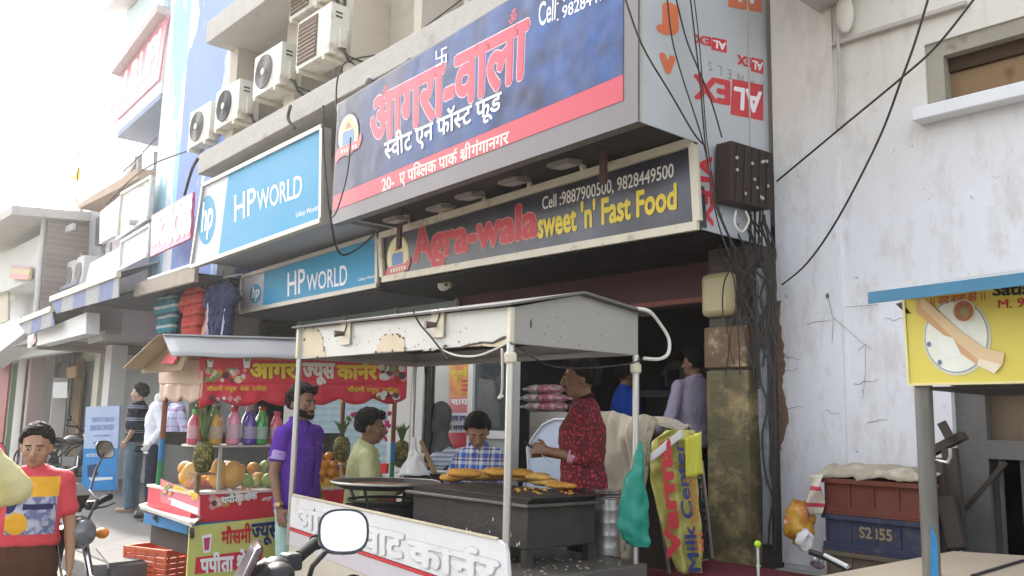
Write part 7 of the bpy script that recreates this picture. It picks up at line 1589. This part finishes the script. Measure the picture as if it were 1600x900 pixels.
# boy in blue check shirt
chk = plaid('blue_check', (.05, .15, .52), [(.36, (.74, .77, .82)), (.66, (.02, .03, .14)), (.80, (.60, .66, .78)), (.93, (.42, .10, .10))], 12)
person('boy in a blue and white checked shirt looking down behind the griddle', gpt(748, 740, .15, 6.8), dr(-98), 1.36, 1.12, 1.34, sk_m, chk, mat('dark_trousers', (.03, .03, .035), .85), 1.5, {'L': (-.16, .30, .98), 'R': (.16, .30, .98)}, lean=10, hyaw=10, hpitch=22, hair=1.08, stache=0, hem=.84)
# cook in red floral shirt
def floral():
    m, nt, bs = newmat('red_floral'); N = nt.nodes.new; L = nt.links.new
    tc = N('ShaderNodeTexCoord'); v = N('ShaderNodeTexVoronoi'); v.inputs['Scale'].default_value = 42; L(tc.outputs['Object'], v.inputs[0]); n = N('ShaderNodeTexNoise'); n.inputs['Scale'].default_value = 60; L(tc.outputs['Object'], n.inputs[0])
    a = N('ShaderNodeMath'); a.operation = 'ADD'; L(v.outputs['Distance'], a.inputs[0]); L(n.outputs['Fac'], a.inputs[1])
    r = N('ShaderNodeValToRGB'); e = r.color_ramp.elements; e[0].position = .60; e[1].position = 1.15; e[0].color = (.52, .05, .07, 1); e[1].color = (.10, .010, .016, 1); e2 = r.color_ramp.elements.new(.80); e2.color = (.30, .014, .024, 1)
    L(a.outputs[0], r.inputs[0]); L(r.outputs[0], bs.inputs['Base Color']); bs.inputs['Roughness'].default_value = .85; return m
ck = person('cook in a dark red patterned shirt standing behind the griddle in profile', gpt(914, 700, .15, 5.98), dr(172), 1.75, 1.16, 1.18, sk_d, floral(), mat('dark_trousers', (.03, .03, .035), .85), 1.28, {'L': (-.13, .235, 1.15, (-.2, -1.6, -.8)), 'R': (.0, .27, 1.13, (.4, -.8, -1))}, lean=2, hyaw=0, hpitch=4, stache=1, curl=1.15, palm={'L': (.8, 0, -.6), 'R': (-.8, 0, -.6)}, thumb={'L': (.3, .3, 1), 'R': (-.3, .3, 1)}, collar=mat('dark_collar', (.05, .008, .012), .85), cuff=(mat('pink_cuff', (.52, .28, .36), .85, var=.2), 'LR'), hem=.80, hair=1.05)
J, o = PJ[ck.name]; hand_w = o.matrix_basis @ (J['L'][2]+Vector((.02, .09, -.0)))
bpy.context.view_layer.update()
hw = o.matrix_world @ (J['L'][2]+Vector((.035, .085, .0)))
m = MB(); a = W(819, 690, d=(hw-CP).dot(CF)); m.tube([hw+(hw-a).normalized()*.05, a], .009, 8); sp2 = thing('spatula', 'dark handled spatula held up in the hand of the cook', 'spatula', hw); m.build('handle', black_m, sp2)
q = hw+(hw-a).normalized()*.05; m = MB(); m.bar(q, q+(hw-a).normalized()*.09, .05, .004); m.build('blade', steel, sp2)
# men in the food shop
person('man in a lavender shirt and black trousers seen from behind in the shop opening', gpt(1086, 700, .46, 8.0), dr(118), 1.70, 1.06, 1.1, sk_d, mat('lavender_shirt', (.46, .40, .52), .85, var=.06), mat('black_trousers', (.012, .012, .014), .85), 1.9, {'L': (-.23, .22, 1.02), 'R': (.22, .12, .98)}, hyaw=22, hpitch=2, vox=.009, hem=.86)
person('man in a bright blue shirt behind the shop counter, half hidden by the rear post', gpt(978, 700, .46, 8.75), dr(20), 1.62, 1.05, 1.1, sk_d, mat('bright_blue_shirt', (.02, .075, .42), .85), mat('black_trousers', (.012, .012, .014), .85), .6, {}, hyaw=0, vox=.009, stache=1)
person('man in a grey shirt behind the kiosk glass, seen from the side', gpt(764, 700, .46, 8.9), dr(150), 1.62, 1.04, 1.1, sk_d, mat('grey_green_shirt', (.30, .31, .27), .85), mat('black_trousers', (.012, .012, .014), .85), 1.7, {'L': (-.2, .3, 1.0), 'R': (.2, .3, 1.0)}, hyaw=0, hpitch=8, vox=.010)
# boy in red print t-shirt
def print_shirt():
    m, nt, bs = newmat('red_print_tee'); N = nt.nodes.new; L = nt.links.new
    tc = N('ShaderNodeTexCoord'); sx = N('ShaderNodeSeparateXYZ'); L(tc.outputs['Object'], sx.inputs[0])
    def box(x0, x1, z0, z1):
        out = None
        for ax, lo, hi in ((0, x0, x1), (2, z0, z1)):
            for v, op in ((lo, 'GREATER_THAN'), (hi, 'LESS_THAN')):
                n = N('ShaderNodeMath'); n.operation = op; n.inputs[1].default_value = v; L(sx.outputs[ax], n.inputs[0])
                if out is None: out = n.outputs[0]
                else: q = N('ShaderNodeMath'); q.operation = 'MULTIPLY'; L(out, q.inputs[0]); L(n.outputs[0], q.inputs[1]); out = q.outputs[0]
        n = N('ShaderNodeMath'); n.operation = 'GREATER_THAN'; n.inputs[1].default_value = .02; L(sx.outputs[1], n.inputs[0]); q = N('ShaderNodeMath'); q.operation = 'MULTIPLY'; L(out, q.inputs[0]); L(n.outputs[0], q.inputs[1]); return q.outputs[0]
    def disc_(cx, cz, r_):
        a = N('ShaderNodeVectorMath'); a.operation = 'DISTANCE'; cmb = N('ShaderNodeCombineXYZ'); L(sx.outputs[0], cmb.inputs[0]); L(sx.outputs[2], cmb.inputs[2]); L(cmb.outputs[0], a.inputs[0]); a.inputs[1].default_value = (cx, 0, cz)
        n = N('ShaderNodeMath'); n.operation = 'LESS_THAN'; n.inputs[1].default_value = r_; L(a.outputs['Value'], n.inputs[0]); q = N('ShaderNodeMath'); q.operation = 'MULTIPLY'; L(n.outputs[0], q.inputs[0]); L(box(-.125, .105, .875, 1.07), q.inputs[1]); return q.outputs[0]
    nz = N('ShaderNodeTexNoise'); nz.inputs['Scale'].default_value = 30; L(tc.outputs['Object'], nz.inputs[0]); rp = N('ShaderNodeValToRGB'); rp.color_ramp.elements[0].position = .42; rp.color_ramp.elements[1].position = .58; rp.color_ramp.elements[0].color = (.12, .14, .28, 1); rp.color_ramp.elements[1].color = (.40, .42, .52, 1); L(nz.outputs['Fac'], rp.inputs[0])
    cur = None
    def over(fac, col):
        nonlocal cur
        x = N('ShaderNodeMix'); x.data_type = 'RGBA'; L(fac, x.inputs['Factor'])
        if cur is None: x.inputs['A'].default_value = (.56, .055, .075, 1)
        else: L(cur, x.inputs['A'])
        if isinstance(col, tuple): x.inputs['B'].default_value = col+(1,)
        else: L(col, x.inputs['B'])
        cur = x.outputs['Result']
    over(box(-.125, .105, .875, 1.075), rp.outputs[0]); over(box(-.130, .110, 1.065, 1.165), (.66, .34, .02)); over(box(.03, .105, 1.12, 1.165), (.68, .36, .16)); over(box(-.11, .03, 1.0, 1.028), (.02, .02, .09)); over(disc_(.055, .93, .055), (.66, .34, .02)); over(disc_(.10, 1.02, .04), (.02, .02, .09))
    L(cur, bs.inputs['Base Color']); bs.inputs['Roughness'].default_value = .85; return m
person('boy in a red printed t-shirt and brown shorts walking toward the camera', gpt(58, 700, 0, 4.75), dr(-68), 1.40, 1.04, 1.14, sk_l, print_shirt(), mat('brown_shorts', (.085, .04, .025), .85, var=.15), .58, {'L': (-.26, .03, .84), 'R': (.27, .02, .84)}, lean=0, hyaw=-3, hpitch=12, hair=.92, collar=False, hem=1.0, fold=1.0)
# man in pale yellow shirt cut by the left edge
ym = person('man in a pale yellow shirt and black belt beside the boy in printed t-shirt', gpt(-68, 700, 0, 3.6), dr(165), 1.72, 1.06, 1.05, sk_m, mat('pale_yellow_shirt', (.62, .57, .30), .85, var=.1, bump=.2, bscale=60), mat('khaki_trousers', (.34, .27, .19), .85), 1.55, {'L': (-.16, .28, 1.14, (-.7, -.6, -.8)), 'R': (.2, .2, 1.1)}, hem=.99, belt=black_gl, buttons=None, fold=1.0, lean=16)
# mannequins of the garment shop
mq = mat('mannequin_skin', (.42, .26, .18), .45, var=.06)
sweat = zf('patterned_sweater', .17, [(0, (.015, .018, .03)), (.38, (.30, .33, .38)), (.46, (.03, .04, .07)), (.54, (.26, .30, .36)), (.62, (.015, .018, .03)), (.9, (.02, .022, .035))])
jeans = mat('washed_jeans', (.12, .18, .22), .85, var=.5, scale=10, dirt=(.24, .32, .36), dirt_amt=.4, dscale=6)
g0 = W(203, 800, Z=.15); dm = (g0-CP).dot(CF)
pl_m = MB(); pl_m.box(g0.x-.3, g0.x+.3, g0.y-.25, g0.y+.25, .151, .19)
person('mannequin in a dark patterned sweater and washed jeans beside the blue standee', Vector((g0.x, g0.y, .15)), dr(178), 1.74, .98, 1.1, mq, sweat, jeans, .9, {'L': (-.19, .05, .95), 'R': (.19, .05, .95)}, name='mannequin', cat='mannequin', bare_feet=True, hair=.9, vox=.009)
pc_ = plaid('pink_blue_check', (.45, .50, .68), [(.5, (.66, .60, .68)), (.7, (.16, .20, .46)), (.85, (.58, .30, .38))], 10)
w0 = W(232, 812, Z=.15)
person('headless mannequin in a white shirt and dark jeans beside the juice cart', Vector((w0.x, w0.y, .17)), dr(200), 1.72, 1.0, 1.0, white_p, mat('white_shirt', (.74, .76, .82), .85), mat('dark_jeans', (.03, .035, .06), .85), 1.8, {'L': (-.2, .05, .95), 'R': (.2, .05, .95)}, name='mannequin', cat='mannequin', head=False, vox=.010)
w1 = W(262, 818, Z=.15)
person('headless mannequin in a pink and blue checked shirt nearest the juice cart', Vector((w1.x, w1.y, .17)), dr(210), 1.70, 1.0, 1.0, mat('brown_mannequin', (.22, .09, .04), .5), pc_, mat('blue_jeans', (.05, .08, .16), .85, var=.3), 1.8, {'L': (-.2, .05, .95), 'R': (.2, .05, .95)}, name='mannequin', cat='mannequin', head=False, vox=.010)
for q, lb in ((g0, 'low plinth under the sweater mannequin'), (w0, 'low plinth under the white shirt mannequin'), (w1, 'low plinth under the checked shirt mannequin')):
    if q is not g0: m = MB(); m.box(q.x-.17, q.x+.17, q.y-.16, q.y+.16, .151, .169); single(m, 'plinth', conc_dk, lb, 'plinth')
b0_ = W(228, 785, Z=.15); m = MB(); m.box(b0_.x-.35, b0_.x+.3, b0_.y+.1, b0_.y+.5, .151, .42); single(m, 'wooden_box', wood_br, 'brown wooden box behind the mannequins', 'box')
# ================================================================== TWO-WHEELERS
mir_m = mat('mirror_glass', (.9, .9, .9), .02, 1, var=.01)
def motorbike(label, loc, fwd, tank_m, detail=True, mirror_n=None, group='motorcycles parked on the road', mirrors=(-1, 1), bar_dz=0, mir_dz=0, cowl=True):
    f2 = Vector((fwd.x, fwd.y)).normalized(); rz = math.atan2(f2.y, f2.x)-math.pi/2
    t = thing('motorcycle', label, 'motorcycle', loc, rz, group); A = lambda nm, mb, m_, par=t, **k: mb.build(nm, m_, par, local=True, **k)
    for y, nm in ((.66, 'front_wheel'), (-.62, 'rear_wheel')):
        m = MB(); m.torus((0, y, .30), .255, .048, 'X', 36, 10); w = A(nm, m, rubber)
        m = MB(); m.torus((0, y, .30), .215, .018, 'X', 36, 8); m.tube([(-.05, y, .30), (.05, y, .30)], .05, 14)
        for k in range(12): a = k*math.pi/6; m.tube([(.012*(-1)**k, y, .30), (0, y+.21*math.cos(a), .30+.21*math.sin(a))], .006, 5)
        A('rim', m, steel, w)
        m = MB(); m.torus((.06, y, .30), .10, .008, 'X', 24, 5); A('brake_disc', m, steel, w)
    m = MB()
    for s in (-1, 1): m.tube([(.09*s, .66, .30), (.09*s, .50, .62)], .024, 10); m.tube([(.09*s, .50, .62), (.09*s, .36, .93)], .019, 10)
    m.bar((-.1, .39, .86), (.1, .39, .86), .05, .03); A('fork', m, chrome)
    m = MB(); m.grid(lambda u, v: Vector(((v-.5)*.13, .66+.33*math.cos(math.pi*(.15+u*.75)), .30+.33*math.sin(math.pi*(.15+u*.75))-.03*(2*v-1)**2)), 16, 6); A('front_mudguard', m, tank_m, solid=.006)
    m = MB(); m.ell((0, .49, .86), .088, .075, .088, 18, 12); hl = A('headlamp', m, black_gl); m = MB(); m.ell((0, .535, .86), .072, .042, .072, 18, 12); A('lens', m, mat('lamp_lens', (.16, .17, .18), .12, .3), hl)
    if cowl: m = MB(); m.prism([(-.13, .50, .84), (.13, .50, .84), (.14, .43, 1.03), (.09, .37, 1.16), (-.09, .37, 1.16), (-.14, .43, 1.03)], (0, .022, .0)); A('cowl', m, mat('smoky_cowl', (.05, .02, .02), .15, coat=.6), bevel=.01)
    for s in (-1, 1):
        m = MB(); m.ell((.16*s, .47, .84), .035, .04, .03); m.tube([(.09*s, .45, .84), (.15*s, .46, .84)], .01, 6); A('indicator', m, mat('amber', (.65, .20, .02), .2))
    m = MB(); m.tube([(-.36, .20, 1.10+bar_dz), (-.22, .27, 1.07+bar_dz), (-.1, .34, .98), (.1, .34, .98), (.22, .27, 1.07+bar_dz), (.36, .20, 1.10+bar_dz)], .013, 8); hb = A('handlebar', m, black_gl)
    for s in (-1, 1):
        m = MB(); m.tube([(.255*s, .252, 1.08+bar_dz), (.30*s, .23, 1.088+bar_dz), (.385*s, .185, 1.106+bar_dz)], [.020, .0185, .020], 12); m.tube([(.385*s, .185, 1.106+bar_dz), (.40*s, .178, 1.109+bar_dz)], .025, 12); A('grip', m, rubber, hb)
        m = MB(); m.tube([(.22*s, .29, 1.06+bar_dz), (.30*s, .29, 1.065+bar_dz), (.40*s, .23, 1.075+bar_dz)], .007, 6); A('lever', m, black_m, hb)
        m = MB(); m.bbox((.215*s, .275, 1.075+bar_dz), .06, .05, .05, rz=.4*s); A('switch_box', m, black_m, hb, bevel=.008)
        if s not in mirrors: continue
        c = Vector((.33*s, .20, 1.225+mir_dz)); m = MB(); m.tube([(.20*s, .275, 1.05), (.235*s, .26, 1.13+mir_dz*.6), (.31*s, .215, 1.20+mir_dz)], .007, 8)
        n = Vector(mirror_n) if mirror_n else Vector((0, -1, .12)); n = Matrix.Rotation(-rz, 3, 'Z') @ n if mirror_n else n; n.normalize(); q = n.to_track_quat('Z', 'Y').to_matrix()
        ux = q @ Vector((1, 0, 0)); uz = Vector((0, 0, 1)); ux = uz.cross(n).normalized(); uy = n.cross(ux)
        prof = [(math.copysign(abs(math.cos(a))**.72, math.cos(a)), math.copysign(abs(math.sin(a))**.72, math.sin(a))) for a in [2*math.pi*k/32 for k in range(32)]]
        ring = lambda r_, o_: [c+ux*x*.062*r_+uy*y*.056*r_+n*o_ for x, y in prof]
        L0, L1, L2 = ring(.55, -.035), ring(1, -.006), ring(1, .004)
        k0 = len(m.v); vs = L0+L1+L2; fs = [tuple(range(32))]
        for j in range(2):
            for i in range(32): fs.append((j*32+i, j*32+(i+1) % 32, (j+1)*32+(i+1) % 32, (j+1)*32+i))
        fs.append(tuple(64+i for i in range(32))); m.add(vs, fs); mm = A('mirror', m, black_gl)
        m = MB(); m.add(ring(.90, .0045), [tuple(range(32))]); A('mirror_glass', m, mir_m, mm, smooth=0)
    m = MB(); m.bbox((0, .365, 1.03), .17, .10, .12, rx=-.6); m.ell((-.05, .33, 1.08), .05, .045, .035); m.ell((.05, .33, 1.08), .05, .045, .035); m.tube([(-.2, .27, 1.06), (-.16, .40, 1.02), (-.08, .44, .9)], .008, 6); m.tube([(.2, .27, 1.06), (.16, .40, 1.02), (.08, .44, .9)], .008, 6); A('instruments', m, black_m)
    b = MB(); b.ell((0, .08, .82), .13, .26, .115, 20, 12); b.ell((0, -.08, .80), .09, .18, .08); b.ell((0, .20, .80), .12, .12, .10); o = link_mesh('tank', remesh(b, .016, 3), tank_m, t, 80)
    b = MB(); b.ell((0, -.42, .80), .12, .34, .05); b.ell((0, -.22, .79), .11, .2, .05); link_mesh('seat', remesh(b, .016, 3), rubber, t, 80)
    b = MB(); b.ell((0, -.55, .70), .11, .34, .09); b.ell((0, -.85, .78), .06, .14, .06); link_mesh('tail_panel', remesh(b, .018, 3), tank_m, t, 80)
    m = MB(); m.ell((0, -.97, .78), .05, .025, .03); A('tail_lamp', m, red_l)
    m = MB(); m.box(-.11, .11, -.12, .22, .30, .48); m.tube([(0, .18, .45), (0, .26, .66)], .075, 16)
    for k in range(6): m.tube([(0, .185+.012*k, .47+.03*k), (0, .188+.012*k, .482+.03*k)], .10, 16)
    A('engine', m, mat('engine_grey', (.22, .22, .22), .45, .6), bevel=.006)
    m = MB(); m.bar((0, .34, .88), (0, .25, .40), .05); m.bar((0, .30, .80), (0, -.35, .62), .05); m.bar((0, -.35, .62), (0, -.62, .30), .04); m.bar((.09, .0, .32), (.09, -.62, .30), .03, .05); m.bar((-.09, .0, .32), (-.09, -.62, .30), .03, .05)
    for s in (-1, 1): m.tube([(.11*s, -.60, .32), (.11*s, -.45, .68)], .026, 10)
    A('frame', m, black_m)
    m = MB(); m.tube([(.08, .26, .5), (.12, .30, .3), (.13, .1, .22), (.13, -.3, .25)], .022, 10); m.tube([(.13, -.25, .25), (.14, -.8, .36)], [.035, .048], 14); A('exhaust', m, chrome)
    m = MB(); m.tube([(-.10, .05, .30), (-.22, -.1, .02)], .012, 8); A('side_stand', m, black_m)
    return t
# nearest motorcycle: its handlebar and mirror stand in front of the snack cart
bm_ = dr(198); hbc = W(450, 894, d=2.46); org = hbc-Vector((bm_.x, bm_.y, 0)).normalized()*.30; org.z = 0
motorbike('nearest motorcycle, its large bright mirror in front of the snack cart panel', org, bm_, black_gl, mirror_n=(-FH.x*.9+R0.x*.25, -FH.y*.9+R0.y*.25, .42), mirrors=(-1,))
b2 = dr(-30); hb2 = W(88, 800, d=4.95); org2 = hb2-Vector((b2.x, b2.y, 0)).normalized()*.28; org2.z = 0
motorbike('black motorcycle standing right behind the boy in the red t-shirt', org2, b2, mat('dark_blue_paint', (.02, .03, .06), .2, coat=.6), mirror_n=(-FH.x*.4+R0.x*.9, -FH.y*.4+R0.y*.9, .45), bar_dz=-.1, mir_dz=.06, cowl=False)
g3 = W(108, 752, Z=.15); motorbike('far motorcycle parked on the pavement left of the blue standee', Vector((g3.x, g3.y, .15)), dr(-20), black_gl, group='motorcycles parked on the pavement')
# bicycle
g4 = W(84, 745, Z=.15); t = thing('bicycle', 'bicycle with red saddle leaning by the far shopfronts', 'bicycle', g4, math.atan2(dr(5).y, dr(5).x)-math.pi/2)
for y, nm in ((.52, 'front_wheel'), (-.52, 'rear_wheel')):
    m = MB(); m.torus((0, y, .34), .32, .018, 'X', 36, 6); w = m.build(nm, rubber, t, local=True); m = MB()
    for k in range(16): a = k*math.pi/8; m.tube([(0, y, .34), (0, y+.31*math.cos(a), .34+.31*math.sin(a))], .003, 4)
    m.build('spokes', steel, w, local=True)
m = MB(); 
for a, c_ in (((0, .42, .78), (0, -.05, .30)), ((0, .42, .80), (0, -.2, .80)), ((0, -.05, .30), (0, -.24, .90)), ((0, -.05, .30), (0, -.52, .34)), ((0, -.2, .78), (0, -.52, .34)), ((0, .40, .86), (0, .52, .34))): m.tube([a, c_], .016, 8)
m.build('frame', black_gl, t, local=True); m = MB(); m.ell((0, -.26, .93), .07, .13, .035); m.build('saddle', red_l, t, local=True); m = MB(); m.tube([(-.28, .30, 1.0), (-.1, .40, 1.0), (.1, .40, 1.0), (.28, .30, 1.0)], .011, 8); m.tube([(0, .4, .86), (0, .4, 1.0)], .012, 8); m.build('handlebar', chrome, t, local=True)
# ================================================================== HAZE
hz_ = MB().box(-146, 62, -72, 62, -1.5, 15.5).build('haze', None); tag(hz_, kind='stuff')
hm = bpy.data.materials.new('haze_air'); hm.use_nodes = True; hn = hm.node_tree; hn.nodes.clear()
ho = hn.nodes.new('ShaderNodeOutputMaterial'); hv = hn.nodes.new('ShaderNodeVolumePrincipled'); hn.links.new(hv.outputs[0], ho.inputs['Volume'])
hv.inputs['Color'].default_value = (.95, .95, .93, 1); hv.inputs['Density'].default_value = .0013; hv.inputs['Anisotropy'].default_value = .7
hz_.data.materials.append(hm)
